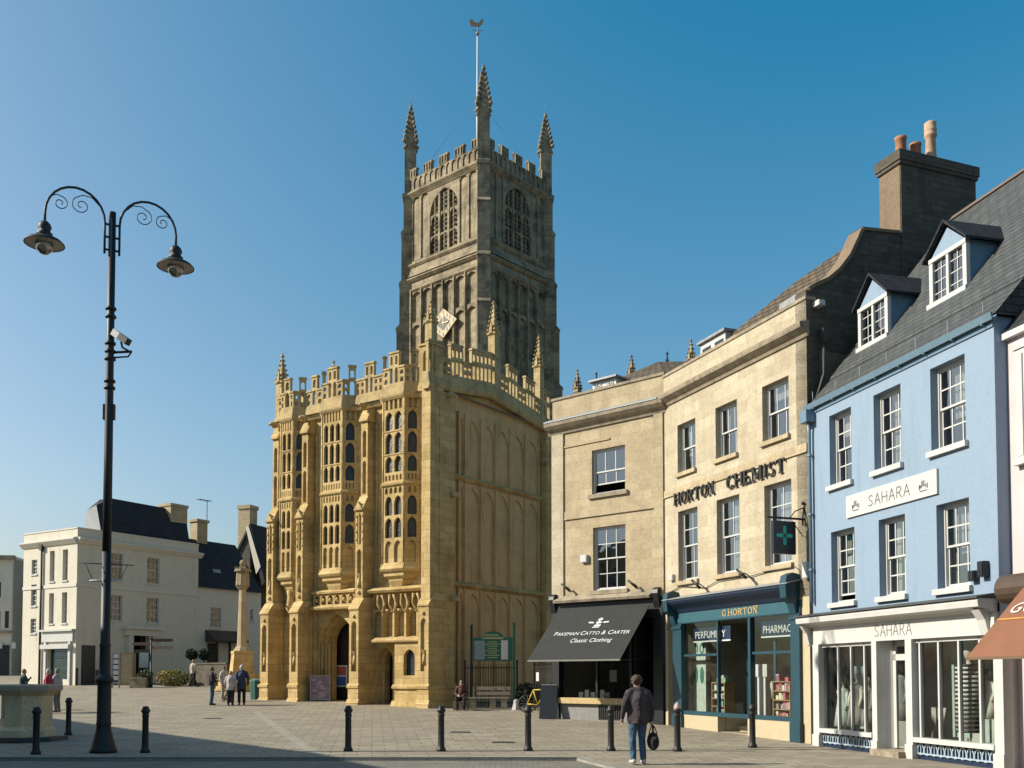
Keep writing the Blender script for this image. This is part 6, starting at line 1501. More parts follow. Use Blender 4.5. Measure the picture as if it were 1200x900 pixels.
mb.box(sx0 + .1, sx1 - .1, -.42, -.3, g1 + .9, shz - .25); mb.box(sx0 + .1, sx0 + .9, -.5, -.32, g1, shz - .2); mb.box(sx0 + 1.1, sx1 - .1, -.7, -.5, g1, shz - .4)
for k in range(3): mb.box(sx0 + .1, sx1 - .1, -.9, -.45, g1 + 1.5 + k * .75, g1 + 1.56 + k * .75)
mb.build('display_shelf', plain('pale_aqua_display', (.45, .7, .66), .6), lwb)
mb = MB(LR); mb.box(dr0[0], dr0[1], -.12, -.06, g1, LR.z(100, 756)); mb.box(dr0[0] + .15, dr0[0] + .65, -.06, -.03, g1 + .5, g1 + 1.4); mb.build('door', plain('dark_grey_door', (.05, .05, .05), .5), lwb)
mb = MB(LR); mb.box(.0, LR.u(93), 0, .03, g1, g1 + 1.4); mb.box(dr0[1], dr0[1] + .5, 0, .03, g1, g1 + 1.3); mb.build('dark_plinth', plain('plinth_grey', (.1, .1, .1), .8), lwb)
# entrance porch surround
e0, e1 = LR.u(153, 780), LR.u(172, 780); ez1 = LR.z(160, 745); ez2 = LR.z(160, 735)
mb = MB(LR); mb.box(e0 - .35, e0, 0, .3, g1, ez1); mb.box(e1, e1 + .35, 0, .3, g1, ez1); mb.box(e0 - .6, e1 + .6, 0, .4, ez1, ez2 - .15); mb.box(e0 - .8, e1 + .8, 0, .6, ez2 - .15, ez2); mb.build('entrance_surround', M['whitewash2'], lwb)
mb = MB(LR); mb.box(e0 + .1, (e0 + e1) / 2 - .2, -.3, -.25, g1, ez1); mb.box((e0 + e1) / 2 + .3, e1, -.3, -.25, g1, ez1); mb.build('door', M['oldwood'], lwb)
# mansard roof: light slated hip at the left, dark slope
rt_ = LR.z(145, 584, -1.8); ra, rb = LR.u(103, 600, -.9), LR.u(219, 600, -.9); h1_ = LR.u(122, 585, -2.2)
mb = MB(LR); R0 = (LR.u(99, 617, -.5), -.5, tp); R1 = (LR.u(115, 617, -.5), -.5, tp)
T1 = (LR.u(117, 588, -2.2), -2.2, rt_); T2 = (LR.u(217, 590, -2.2), -2.2, rt_ - .1)
def q3(px, py, w): a_ = LR.uz(px, py, w); return (a_[0], w, a_[1])
HA, HB, HC, HD = (LR.u(119, 620, -.5), -.5, tp - .1), q3(113, 592, -1.5), q3(102, 597.5, -4.0), (LR.u(97, 617, -4.6), -4.6, tp - .1)
T1 = q3(131, 584, -2.3)
mb.face([HA, (rb, -.5, tp - .1), T2, T1, HB]); T1b, T2b = (T1[0], -3.6, rt_), (T2[0], -3.6, rt_ - .1); mb.face([T1, T2, T2b, T1b]); mb.face([T1b, T2b, (rb, -5.2, tp - .1), HD]); mb.face([HB, T1, T1b, HC]); mb.face([HC, T1b, HD]); mb.face([(rb, -.5, tp - .1), T2, (rb, -5.2, tp - .1)])
rf = mb.build('roof', M['slated'], lwb, recalc=False)
mb = MB(LR); q = LR.uz(97.5, 616, -3.4); mb.face([HA, HB, HC, HD]); mb.build('roof_hip', plain('pale_hip_slate', (.26, .27, .28), .6, var=.1), lwb, recalc=False)
mb = MB(LR); a, b = LR.u(200, 610, -1.6), LR.u(219.5, 610, -1.6); ctz = LR.z(210, 591, -1.6); mb.box(a - .0, b, -2.9, -1.6, tp - .5, ctz - .2); mb.box(a - .06, b + .06, -2.96, -1.54, ctz - .2, ctz); mb.build('chimney', M['ashlar2'], lwb)
mb = MB(LR)
for px, py in ((104, 673), (113, 672)): pass
# hanging sign post with finger boards is a separate thing
# ---- pale lower house with dark roof and skylight
rL2 = LR.u(306, 700, -.1); pz2 = avg(LR.z(235, 687), LR.z(280, 690.5))
pale = thing('pale_house', 'pale two storey house with small skylight in its dark slate roof and a canopy', 'building', tuple(LR.P((rL + rL2) / 2, 0, 1.2)))
wq = (LR.u(246.5, 720, -.1), LR.u(259, 720, -.1)); wz_ = (LR.z(252, 735.5, -.1), LR.z(252, 712, -.1))
mb = MB(LR); mb.wall(rL, rL2, g1, pz2, [(wq[0], wq[1], wz_[0], wz_[1]), (LR.u(294, 720), LR.u(298, 720), LR.z(296, 728), LR.z(296, 714))], -.1, .1); mb.box(rL, rL2, -6, -.5, g1, pz2, skip='f'); mb.build('wall', M['whitewash2'], pale)
F9 = Fr((LR.o.x + LR.W.x * -.1, LR.o.y + LR.W.y * -.1), LR.U); simple_window(F9, pale, wq[0], wq[1], wz_[0], wz_[1], rec=.06); simple_window(F9, pale, LR.u(294, 720), LR.u(298, 720), LR.z(296, 728), LR.z(296, 714), rec=.06, cols=2)
rz3 = avg(LR.z(236, 632, -3), LR.z(275, 640, -3)); mb = MB(LR); mb.face([(rL - .0, .1, pz2 - .1), (rL2, .1, pz2 - .1), (rL2, -3, rz3), (rL, -3, rz3)]); mb.face([(rL, -3, rz3), (rL2, -3, rz3), (rL2, -6, pz2), (rL, -6, pz2)]); mb.face([(rL, .1, pz2), (rL, -3, rz3), (rL, -6, pz2)])
rf = mb.build('roof', M['slated'], pale, recalc=False)
sa, sb = LR.u(252, 674, -.8), LR.u(261, 674, -.8); s0z, s1z = LR.z(256, 678, -.7), LR.z(256, 671, -.9); mb = MB(LR); mb.face([(sa, -.66, s0z), (sb, -.66, s0z), (sb, -1.1, s1z + .25), (sa, -1.1, s1z + .25)]); mb.build('skylight', M['lead'], rf, recalc=False)
mb = MB(LR); a, b = LR.u(229, 620, -3), LR.u(238, 620, -3); ct_ = LR.z(234, 609, -3); mb.box(a, b + .25, -3.6, -2.8, rz3 - .6, ct_ - .2); mb.box(a - .1, b + .35, -3.7, -2.7, ct_ - .2, ct_); ch3 = mb.build('chimney', M['ashlar2'], pale)
mb = MB(LR); u = LR.u(242.5, 610, -3.2); zt = LR.z(242.5, 587, -3.2); mb.tube([(u, -3.2, ct_ - 1), (u, -3.2, zt)], .03, 4); mb.tube([(u - .9, -3.2, zt), (u + .4, -3.2, zt + .05)], .025, 4)
for k in range(5): mb.tube([(u - .8 + k * .25, -3.5, zt), (u - .8 + k * .25, -2.9, zt)], .018, 4)
mb.build('aerial', M['black'], ch3)
# canopy over its doorway
c0_, c1_ = LR.u(243, 750, .6), LR.u(285, 750, .6); cz0, cz1_ = LR.z(262, 752, 1.0), LR.z(262, 739, 0)
mb = MB(LR); mb.prism([(-.1, cz0), (1.2, cz0), (1.2, cz0 + .1), (-.1, cz1_)], c0_ + .4, c1_); mb.build('canopy_roof', M['tiles'], pale)
mb = MB(LR)
for u in (c0_ + .5, (c0_ + c1_) / 2, c1_ - .2): mb.box(u, u + .12, .9, 1.05, g1, cz0)
mb.box(c0_ + .6, c0_ + 1.5, -.12, -.04, g1, cz0 - .1); mb.build('canopy_post', M['oldwood'], pale)
# ---- gabled house and chimney between the pale house and the church
GX = at(297, 80.0); F6 = Fr((GX.x - 2.2, GX.y + .6), (.94, -.34))
gab = thing('gabled_house', 'dark roofed gabled house with tall chimney between the pale house and the church', 'building', (GX.x, GX.y, 1.6))
u0, u1, um = F6.u(274, 700), F6.u(330, 700), F6.u(293, 700); ze, zp = F6.z(279, 655), F6.z(284, 617)
mb = MB(F6); mb.plate([(u0, 0), (u1 - 3, 0), (u1 - 3, ze - .5), (um, zp), (u0, ze)], -8, 0); mb.build('wall', M['gable'], gab)
mb = MB(F6); e = F6.uz(300, 655, .1)
mb.plate([(u0 - .3, ze - .3), (u0 - .1, ze - .35), (um, zp - .1), (um, zp + .2)], -8.1, .15); mb.plate([(um, zp + .2), (um, zp - .1), (e[0] + .6, e[1] - 2.2), (e[0] + .9, e[1] - 1.9)], -8.1, .15)
mb.build('roof', M['slated'], gab)
mb = MB(F6); v = F6.uz(288, 618, .2); t = F6.uz(304, 664, .2); mb.plate([(v[0], v[1]), (v[0] + .25, v[1] + .1), (t[0] + .1, t[1]), (t[0] - .3, t[1] - .6)], .16, .2); mb.build('bargeboard', M['whitewash'], gab)
mb = MB(F6); a, b = F6.u(279.5, 610, -.2), F6.u(293, 610, -.2); zt = F6.z(286, 592, -.2); mb.box(a, b, -1.2, -.15, ze - 1, zt - .3); mb.box(a - .08, b + .08, -1.3, -.05, zt - .3, zt); mb.build('chimney', M['ashlar2'], gab)
# low dark wing at its right, behind the cross
mb = MB(F6); a, b = F6.u(286, 760, 2), F6.u(330, 760, 2); mb.box(a, b, 0, 2.0, 0, F6.z(296, 750, 2)); mb.face([(a - .3, 2.2, F6.z(296, 748, 2)), (b, 2.2, F6.z(296, 748, 2)), (b, .2, F6.z(296, 722, 0)), (a + .8, .2, F6.z(296, 722, 0))]); mb.build('lean_to', M['gable'], gab, recalc=False)
# ---- shaded buildings at the frame's left edge
FE = Fr((at(-40, 84).x, 82.0), (1, .12))
ebt = thing('grey_terrace', 'grey shaded terrace with dark shopfronts cut off by the left edge', 'building', tuple(FE.P(3, 0, 1.5)))
eu = FE.u(14, 700); eu2 = FE.u(27, 700, -2.5); tz1 = FE.z(8, 651); tz2 = FE.z(20, 694, -2.5)
wl = [(FE.u(-22, 700), FE.u(-14, 700)), (FE.u(-5, 700), FE.u(1, 700))]
mb = MB(FE); mb.wall(-3, eu, 0, tz1, [(a, b, FE.z(5, 700), FE.z(5, 682)) for a, b in wl] + [(a, b, FE.z(5, 736), FE.z(5, 716)) for a, b in wl + [(FE.u(6, 700), FE.u(11, 700))]], 0, .15); mb.box(-3, eu, -6, -.3, 0, tz1 - .2, skip='f'); mb.face([(eu, 0, 0), (eu, -6, 0), (eu, -6, tz1), (eu, 0, tz1)]); mb.box(eu, eu2 + 1.5, -7, -2.5, 0, tz2); mb.build('wall', M['whitewash'], ebt)
mb = MB(FE); mb.box(-3, eu + .2, -.1, .25, tz1 - .35, tz1); mb.box(-3, eu + .1, 0, .2, FE.z(5, 742), FE.z(5, 739)); mb.build('cornice', M['capstone'], ebt)
mb = MB(FE); mb.box(-3, eu, -.2, -.12, 3, tz1 - .5); mb.build('pane', M['leaded'], ebt)
mb = MB(FE); mb.box(-3, eu - .1, .0, .12, 0, FE.z(5, 756)); mb.box(eu + .3, eu2 + .6, -2.5, -2.4, 0, FE.z(20, 760, -2.5)); mb.build('shopfront', M['blackpaint'], ebt)
mb = MB(FE); a = FE.u(-1.5, 757); mb.box(a, a + .35, .14, .3, FE.z(1, 760), FE.z(1, 753)); a = FE.u(15, 757); mb.box(a, a + .3, .14, .3, FE.z(17, 760), FE.z(17, 753)); mb.build('shop_lamp', M['paper'], ebt)
# neighbour between the terrace and corner house (in shade, projecting bay)
FN = Fr((LL.o.x - .848 * 4.5, LL.o.y + .53 * 4.5), LL.U)
# ---- terrace outside the left of the frame whose shadow falls over the near paving
H_ = 10.5; el = math.tan(ELEV)
def cast(px, py):
    gx, gy = ground(px, py); k = (H_ - gz(gy)) / el; return (gx + AZS.x * k, gy + AZS.y * k)
c1_, c4_ = cast(64, 842), cast(462, 899)
c2_, c3_ = cast(200, 861), cast(362, 881)
dx, dy = c4_[0] - c3_[0], c4_[1] - c3_[1]; l_ = math.hypot(dx, dy); c5 = (c4_[0] + dx / l_ * 9, c4_[1] + dy / l_ * 9)
foot = [c1_, c2_, c3_, c4_, c5, (c5[0] - 2, -25), (c5[0] - 16, -25), (c5[0] - 16, 8), (c1_[0] - 14, c1_[1] - 3)]
st = thing('stone_terrace', 'stone terrace standing beyond the left of the view, shading the near paving', 'building', (c4_[0], c4_[1], 0))
mb = MB(); mb.slab([(x, -y) for x, y in foot], -.1, H_ - .3); mb.build('wall', M['ashlar2'], st)
mb = MB(); mb.slab([(x, -y) for x, y in foot], H_ - .3, H_); mb.build('cornice', M['capstone'], st)
for k, (p, q) in enumerate(((c1_, c2_), (c2_, c3_), (c4_, c5))):
    f = Fr(p, (q[0] - p[0], q[1] - p[1])); L = math.hypot(q[0] - p[0], q[1] - p[1]); f = Fr((q[0], q[1]), (p[0] - q[0], p[1] - q[1])) if (Fr(p, (q[0] - p[0], q[1] - p[1])).W.x < 0) else f
    n = max(1, int(L / 3))
    for i in range(n):
        for z in (1.0, 4.2, 7.3):
            mb = MB(f); u = L * (i + .5) / n; mb.box(u - .5, u + .5, -.02, .03, z, z + 1.6); wdw = mb.build('pane', M['leaded'], st)
            mb = MB(f)
            for q4 in ((u - .56, u - .5, z, z + 1.6), (u + .5, u + .56, z, z + 1.6), (u - .6, u + .6, z - .1, z), (u - .56, u + .56, z + 1.6, z + 1.68), (u - .02, u + .02, z, z + 1.6), (u - .5, u + .5, z + .78, z + .82)): mb.box(q4[0], q4[1], .0, .06, q4[2], q4[3])
            mb.build('window_frame', M['white'], wdw)
# ================================================================ street lamp
bx, by = ground(121, 882); lz = 0
lamp = thing('street_lamp', 'tall black double armed street lamp with scrolls and two hanging lanterns', 'street lamp', (bx, by, 0))
def hz_at(px, py, X, Y): d = ray(px, py); t = Y / d.y; return CH + d.z * t
mb = MB(); T = 12.35; T = hz_at(131.5, 249, bx, by)
prof = [(.30, 0), (.30, .06), (.27, .12), (.22, .3), (.17, .5), (.155, .62), (.17, .66), (.155, .70), (.15, 1.5), (.15, 1.56), (.2, 1.62), (.2, 1.68), (.15, 1.74), (.125, 1.8), (.115, 2.4), (.13, 2.45), (.11, 2.5), (.10, 4.6)]
mb.lathe(bx, -by, prof, 14); mb.build('base', M['black'], lamp)
mb = MB(); mb.lathe(bx, -by, [(.10, 4.6), (.095, T * .55), (.085, T * .72), (.08, T)], 12)
for z in (T * .735, T * .75, T * .80, T * .815): mb.lathe(bx, -by, [(.1, z), (.125, z + .02), (.125, z + .06), (.1, z + .08)], 12)
post = mb.build('post', M['black'], lamp)
# junction boxes, stickers, banner brackets
mb = MB()
z0_ = hz_at(126, 492, bx, by); z1_ = hz_at(126, 474, bx, by); mb.box(bx - .13, bx - .08, -by - .05, -by + .05, z0_, z1_); mb.box(bx + .08, bx + .13, -by - .05, -by + .05, z0_, z1_)
for py in (455, 447, 421): z = hz_at(126, py, bx, by); mb.lathe(bx, -by, [(.09, z - .03), (.13, z - .02), (.13, z + .03), (.09, z + .04)], 10)
mb.build('junction_box', M['black'], lamp)
ax = math.atan2(1.28, -2.55)
ldx, ldy = -1.27, -.64; ln = math.hypot(ldx, ldy); ux, uy = ldx / ln, ldy / ln
for s in (1, -1):
    AF = Fr((bx, by), (ux * s, uy * s)); pL = hz_at(50, 252, 0, by - .64) if s == 1 else hz_at(208, 283, 0, by + .64)
    zt = T + .35; rr = .50
    pts = [(.16, 0, T - 1.0), (.16, 0, T - .35)] 
    cx_ = .16 + .63
    for k in range(0, 13): t = math.pi - math.pi * k / 12; pts.append((cx_ + .63 * math.cos(t), 0, T - .28 + .63 * math.sin(t) * (1.1 if s else 1)))
    pts.append((cx_ + .63, 0, T - .55))
    mb = MB(AF); mb.tube(pts, [.028] * len(pts), 8)
    for z in (T - .9, T - .6, T - .3): mb.box(.06, .18, -.02, .02, z - .02, z + .02)
    arm = mb.build('arm', M['black'], lamp)
    mb = MB(AF)
    def spiral(cx, cz, r0, turns, a0, sgn):
        P = []
        for k in range(26): f = k / 25; r = r0 * (1 - .82 * f); a = a0 + sgn * turns * 2 * math.pi * f; P.append((cx + r * math.cos(a), 0, cz + r * math.sin(a)))
        return P
    mb.tube([(cx_ - .5, 0, T + .1), (cx_ - .35, 0, T + .25), (cx_ - .15, 0, T + .27)] + spiral(cx_ - .12, T + .02, .22, 1.5, math.pi / 2, -1)[2:], .012, 5)
    mb.tube([(cx_ + .5, 0, T + .12), (cx_ + .4, 0, T + .17)] + spiral(cx_ + .32, T - .02, .17, 1.4, math.pi / 2, 1), .012, 5)
    mb.build('scroll', M['black'], arm)
    mb = MB(AF); e = cx_ + .63; zl = T - .55
    mb.lathe(e, 0, [(.05, zl + .05), (.12, zl - .02), (.15, zl - .1), (.12, zl - .16), (.12, zl - .2), (.17, zl - .24), (.17, zl - .28), (.14, zl - .30), (.24, zl - .34), (.36, zl - .40), (.43, zl - .47), (.435, zl - .49), (.40, zl - .475), (.14, zl - .41)], 18)
    ln_ = mb.build('lantern', M['black'], lamp)
    mb = MB(AF); mb.lathe(e, 0, [(.41, zl - .482), (.2, zl - .42), (.16, zl - .41)], 18); mb.build('reflector', plain('tarnished_reflector', (.42, .36, .3), .4), ln_)
    mb = MB(AF); mb.lathe(e, 0, [(.19, zl - .44), (.19, zl - .54), (.155, zl - .64), (.08, zl - .71), (.001, zl - .73)], 16); mb.build('glass_bowl', glassmat('lantern_glass', (.8, .84, .84), 1.6, 1.6), ln_)
# CCTV camera on the post
cz_ = hz_at(140, 413, bx, by); cam_t = thing('security_camera', 'white and black security camera on a bracket halfway up the lamp post', 'camera', (bx, by, cz_))
mb = MB(); mb.tube([(bx + .08, -by, cz_), (bx + .5, -by, cz_ + .02)], .03, 6); mb.tube([(bx + .08, -by, cz_ - .12), (bx + .42, -by, cz_ - .1), (bx + .5, -by, cz_ + .02)], .02, 6); mb.tube([(bx + .45, -by, cz_ + .02), (bx + .28, -by, cz_ + .12), (bx + .25, -by, cz_ + .25)], .025, 6); mb.build('bracket', M['black'], cam_t)
f7 = Fr((bx, by), (.95, -.3)); mb = MB(f7); P0 = Vector((.1, cz_ + .46)); P1_ = Vector((.48, cz_ + .2)); d = (P1_ - P0).normalized(); n_ = Vector((-d.y, d.x)) * .075
def q_(a, b): A, B = P0 + (P1_ - P0) * a, P0 + (P1_ - P0) * b; return [tuple(A - n_), tuple(B - n_), tuple(B + n_), tuple(A + n_)]
mb.plate(q_(0, .45), -.08, .08); mb.build('housing', M['white'], cam_t); mb = MB(f7); mb.plate(q_(.46, 1.05), -.085, .085); mb.build('hood', M['blackpaint'], cam_t)
# crossbar (flower basket bracket) lower down
zc = hz_at(121, 680, bx, by); mb = MB(AF); mb.tube([(-.35, 0, zc - .03), (.35, 0, zc + .03)], .025, 6); mb.build('crossbar', M['white'], lamp)
zc = hz_at(121, 661, bx, by); mb = MB(AF); mb.tube([(-.6, 0, zc), (.6, 0, zc)], .012, 5); mb.tube([(-.45, 0, zc), (-.3, 0, zc - .35)], .01, 4); mb.tube([(.45, 0, zc), (.3, 0, zc - .35)], .01, 4); mb.build('basket_bracket', M['black'], lamp)
# ================================================================ bollards
def make_bollard():
    t = thing('bollard', 'x', 'bollard')
    mb = MB(); mb.lathe(0, 0, [(.11, 0), (.11, .05), (.085, .09), (.075, .14), (.07, .8), (.085, .83), (.07, .86), (.075, .9), (.1, .93), (.1, .97), (.07, 1.0), (.075, 1.02), (.06, 1.05), (.001, 1.06)], 14); mb.build('shaft', M['black'], t); return t
b0 = make_bollard()
spots = [(42, 884, 'black bollard nearest the stone pedestal, in the left foreground'), (80, 861.5, 'black bollard standing behind the stone pedestal, left of the street lamp'), (170, 882, 'black bollard just right of the street lamp base'), (408, 880.5, 'black bollard standing alone in front of the church doorway'),
         (517, 880.5, 'black bollard below the corner of the church porch'), (619, 880, 'black bollard in front of the yellow bicycle'), (716, 880, 'black bollard just left of the walking man'), (794, 880.5, 'black bollard with a pale pinkish cap, right of the walking man'), (882, 876, 'black bollard in front of the chemist shop doorway')]
for i, (px, py, lab) in enumerate(spots):
    o = b0 if i == 0 else copy_tree(b0); g = ground(px, py); o.location = (g[0], g[1], gz(g[1])); o['label'] = lab; o['group'] = 'black iron bollards along the square'; o.rotation_euler.z = i * .7
    if i == 7:
        mb = MB(); mb.lathe(0, 0, [(.078, .985), (.085, 1.0), (.06, 1.08), (.02, 1.13), (.001, 1.14)], 12); c = mb.build('cap', plain('pinkish_cap', (.62, .45, .38), .6), None); c.parent = o; c.location = (0, 0, .985)
# ================================================================ stone pedestal on the left
g = ground(31, 867); ped = thing('stone_pedestal', 'pale octagonal stone pedestal with broad moulded top at the left edge', 'pedestal', (g[0], g[1], gz(g[1])))
zz = gz(g[1]); Hh = hz_at(31, 802, 0, g[1]) - zz; R_ = .63
mb = MB(); mb.frus(g[0], -g[1], zz, zz + .1, 1.05, 1.0, 8, R(22.5 + 8)); mb.build('base_step', plain('black_stone_step', (.03, .03, .032), .5), ped)
mb = MB(); rot = R(22.5 + 8)
mb.frus(g[0], -g[1], zz + .1, zz + .28, R_ + .12, R_ + .1, 8, rot); mb.frus(g[0], -g[1], zz + .28, zz + .36, R_ + .1, R_ + .02, 8, rot); mb.frus(g[0], -g[1], zz + .36, zz + Hh - .3, R_, R_, 8, rot); mb.frus(g[0], -g[1], zz + Hh - .3, zz + Hh - .16, R_, R_ + .22, 8, rot)
sto = masonry('pedestal_stone', (1.0, .76, .47), (.95, .72, .45), (.66, .50, .33), 3, 2, .001, stain_amt=.6, streak=.4, bump=.2); mb.build('shaft', sto, ped)
mb = MB(); mb.frus(g[0], -g[1], zz + Hh - .16, zz + Hh - .04, R_ + .24, R_ + .25, 8, rot); mb.frus(g[0], -g[1], zz + Hh - .04, zz + Hh, R_ + .25, R_ + .2, 8, rot); mb.build('top_slab', masonry('pedestal_cap', (.62, .49, .37), (.58, .46, .35), (.40, .31, .24), 3, 2, .001, stain_amt=.6, streak=0, bump=.2), ped)
mb = MB(); ff = Fr((g[0], g[1]), (math.cos(R(8 + 8)), math.sin(R(-20)))); 
a8 = R_ * math.cos(math.pi / 8); nrm = rot + math.pi / 8
for k in range(8):
    t = rot + math.pi / 8 + k * math.pi / 4; vx, vy = math.cos(t), -math.sin(t)   # local w=-y
    if vy < -.5 and vx < -.2:
        fo = Fr((g[0] + vx * a8, g[1] + vy * a8), (-vy, vx)); fo = fo if (fo.W - Vector((vx, vy))).length < .2 else Fr((g[0] + vx * a8, g[1] + vy * a8), (vy, -vx))
        mb.fr = fo; mb.box(-.15, .15, -.01, .015, zz + .6, zz + 1.1); break
mb.build('plaque', plain('slate_blue_plaque', (.12, .14, .18), .5), ped)
# ================================================================ market cross
gx, gy = ground(283, 809); cr = thing('market_cross', 'slender stone market cross with carved head on a stepped base left of the church', 'monument', (gx, gy, gz(gy)))
z = gz(gy); s = lambda py: hz_at(283, py, 0, gy)
mb = MB(); 
for k, (h, r) in enumerate(((.3, 1.75), (.6, 1.4), (.9, 1.1))): mb.frus(gx, -gy, z + h - .3, z + h, r, r, 8, R(22.5))
mb.frus(gx, -gy, z + .9, s(764), .85, .7, 4, R(20)); mb.frus(gx, -gy, s(766), s(763), .75, .75, 4, R(20)); mb.build('stepped_base', M['porch'], cr)
mb = MB(); mb.frus(gx, -gy, s(764), s(757), .55, .3, 8); mb.frus(gx, -gy, s(757), s(692), .28, .2, 8); mb.build('shaft', M['ashlar2'], cr)
mb = MB(); mb.frus(gx, -gy, s(692), s(686), .2, .42, 8); mb.frus(gx, -gy, s(686), s(670), .4, .36, 8); mb.frus(gx, -gy, s(670), s(667), .5, .45, 8); mb.frus(gx, -gy, s(667), s(658), .3, .05, 4)
mb.box(gx - .45, gx - .25, -gy - .1, -gy + .1, s(668), s(664)); mb.ball(gx, -gy, s(660), .2); mb.build('carved_head', M['tower'], cr)
# ================================================================ signs, boards, furniture
def board(name, label, cat, px0, px1, pyt, pyb, pyg, mat, frame=None, thick=.08, legs=True, tilt=0):
    g = ground((px0 + px1) / 2, pyg); zz = gz(g[1]); x0 = at(px0, g[1]).x; x1 = at(px1, g[1]).x; zt = hz_at(0, pyt, 0, g[1]); zb_ = hz_at(0, pyb, 0, g[1])
    t = thing(name, label, cat, (g[0], g[1], zz)); mb = MB()
    mb.box(x0, x1, -g[1] - thick, -g[1], max(zb_, zz + .02), zt); p = mb.build('panel', mat, t)
    mb = MB(); w = .05
    for q in ((x0 - w, x0, zz if legs else zb_, zt + w), (x1, x1 + w, zz if legs else zb_, zt + w), (x0, x1, zt, zt + w), (x0, x1, max(zb_, zz + .02) - .02, max(zb_, zz + .02) + w - .02)): mb.box(q[0], q[1], -g[1] - thick - .02, -g[1] + .03, q[2], q[3])
    mb.build('frame', frame or M['lead'], t); return t, p, g, (x0, x1, max(zb_, zz + .02), zt)
t, p, g, q = board('notice_board', 'framed purplish notice board standing beside the great church door', 'notice board', 365, 386, 792.5, 820, 822, plain('mauve_poster', (.30, .20, .26), .6, var=.35, scale=5))
mb = MB(); x0, x1, z0, z1 = q; rgq = random.Random(5)
for k in range(9): a = x0 + rgq.uniform(.03, .45); zq = z0 + .1 + k * (z1 - z0 - .2) / 9; mb.box(a, a + rgq.uniform(.15, .3), -g[1] , -g[1] + .006, zq, zq + .06)
mb.build('notice_sheets', plain('pale_mauve_paper', (.5, .42, .44), .7, var=.2, scale=10), p)
t, p, g, q = board('banner_board', 'narrow upright dark board with white panels beside the tan information board', 'sign', 132, 139, 766, 800, 806, plain('navy_board', (.02, .03, .06), .5))
mb = MB(); x0, x1, z0, z1 = q
for k in range(5): zq = z0 + .15 + k * (z1 - z0) / 5.3; mb.box(x0 + .03, x1 - .03, -g[1], -g[1] + .006, zq, zq + (z1 - z0) / 7)
mb.build('white_panel', M['paper'], p)
t, p, g, q = board('information_kiosk', 'tan wooden information panel standing in front of the cream corner house', 'information board', 141, 154.5, 766, 802.5, 803, plain('tan_panel', (.50, .38, .22), .6, var=.15), M['wood'], .5)
t, p, g, q = board('poster_stand', 'pale blue white poster stand left of the finger post', 'poster stand', 162.5, 174, 763, 783, 802, plain('pale_poster', (.62, .72, .70), .5, var=.15), M['black'])
# finger post
gx, gy = ground(176.5, 806); fp_ = thing('finger_post', 'dark iron finger post with direction arms in front of the cream corner house', 'sign post', (gx, gy, gz(gy)))
mb = MB(); zt = hz_at(0, 748, 0, gy); mb.lathe(gx, -gy, [(.12, gz(gy)), (.12, gz(gy) + .6), (.06, gz(gy) + .7), (.05, zt)], 8); mb.ball(gx, -gy, zt, .1); mb.build('post', M['black'], fp_)
mb = MB()
for k, (a, l) in enumerate(((.2, 1.2), (2.9, 1.1), (-.5, 1.3), (3.5, .9))):
    z = zt - .2 - .22 * k; f = Fr((gx, gy), (math.cos(a), math.sin(a) * .3)); mb.fr = f; mb.plate([(.06, z), (l, z), (l + .1, z + .09), (l, z + .18), (.06, z + .18)], -.02, .02)
mb.build('direction_arm', plain('brown_sign', (.09, .055, .035), .5), fp_)
# planter with shrub
def leafball(mb, cx, cw, cz, r, n, seed, rz=None, s=.07):
    rg_ = random.Random(seed); rz = rz or r
    for i in range(n):
        while True:
            p = Vector((rg_.uniform(-1, 1), rg_.uniform(-1, 1), rg_.uniform(-1, 1)))
            if .55 < p.length < 1 + .08 * rg_.random(): break
        d = Vector((rg_.gauss(0, 1), rg_.gauss(0, 1), rg_.gauss(0, 1))).normalized(); e = d.orthogonal().normalized(); f = d.cross(e); c = Vector((cx + p.x * r, cw + p.y * r, cz + p.z * rz))
        a = s * rg_.uniform(.6, 1.3); mb.face([tuple(c + e * a), tuple(c + f * a * .6), tuple(c - e * a), tuple(c - f * a * .6)])
leaf = plain('dark_leaf', (.022, .05, .018), .6, var=.5, scale=9); leafy = plain('olive_leaf', (.10, .12, .035), .6, var=.5, scale=9); yel = plain('yellow_flower', (.55, .40, .03), .6, var=.3, scale=9)
gx, gy = ground(163, 806); pl_t = thing('planter', 'square grey stone planter with green shrub beside the finger post', 'planter', (gx, gy, gz(gy))); z = gz(gy)
x0, x1 = at(154, gy).x, at(173, gy).x; mb = MB(); mb.box(x0, x1, -gy - .5, -gy + .3, z, z + .62); mb.box(x0 - .04, x1 + .04, -gy - .54, -gy + .34, z + .5, z + .6); mb.build('trough', M['capstone'], pl_t)
mb = MB(); leafball(mb, (x0 + x1) / 2 + .3, -gy - .1, z + .75, .45, 500, 3, .3); mb.build('shrub', leafy, pl_t, recalc=False)
gx, gy = ground(203, 804); sh = thing('flowering_shrub', 'low yellow flowering shrub against the cream house wall', 'shrub', (gx, gy, gz(gy))); z = gz(gy)
mb = MB(); leafball(mb, gx, -gy, z + .45, .95, 1500, 4, .5, .06); mb.build('leaves', leafy, sh, recalc=False)
mb = MB(); leafball(mb, gx - .05, -gy + .05, z + .5, .95, 1100, 9, .52, .05); mb.build('flowers', yel, sh, recalc=False)
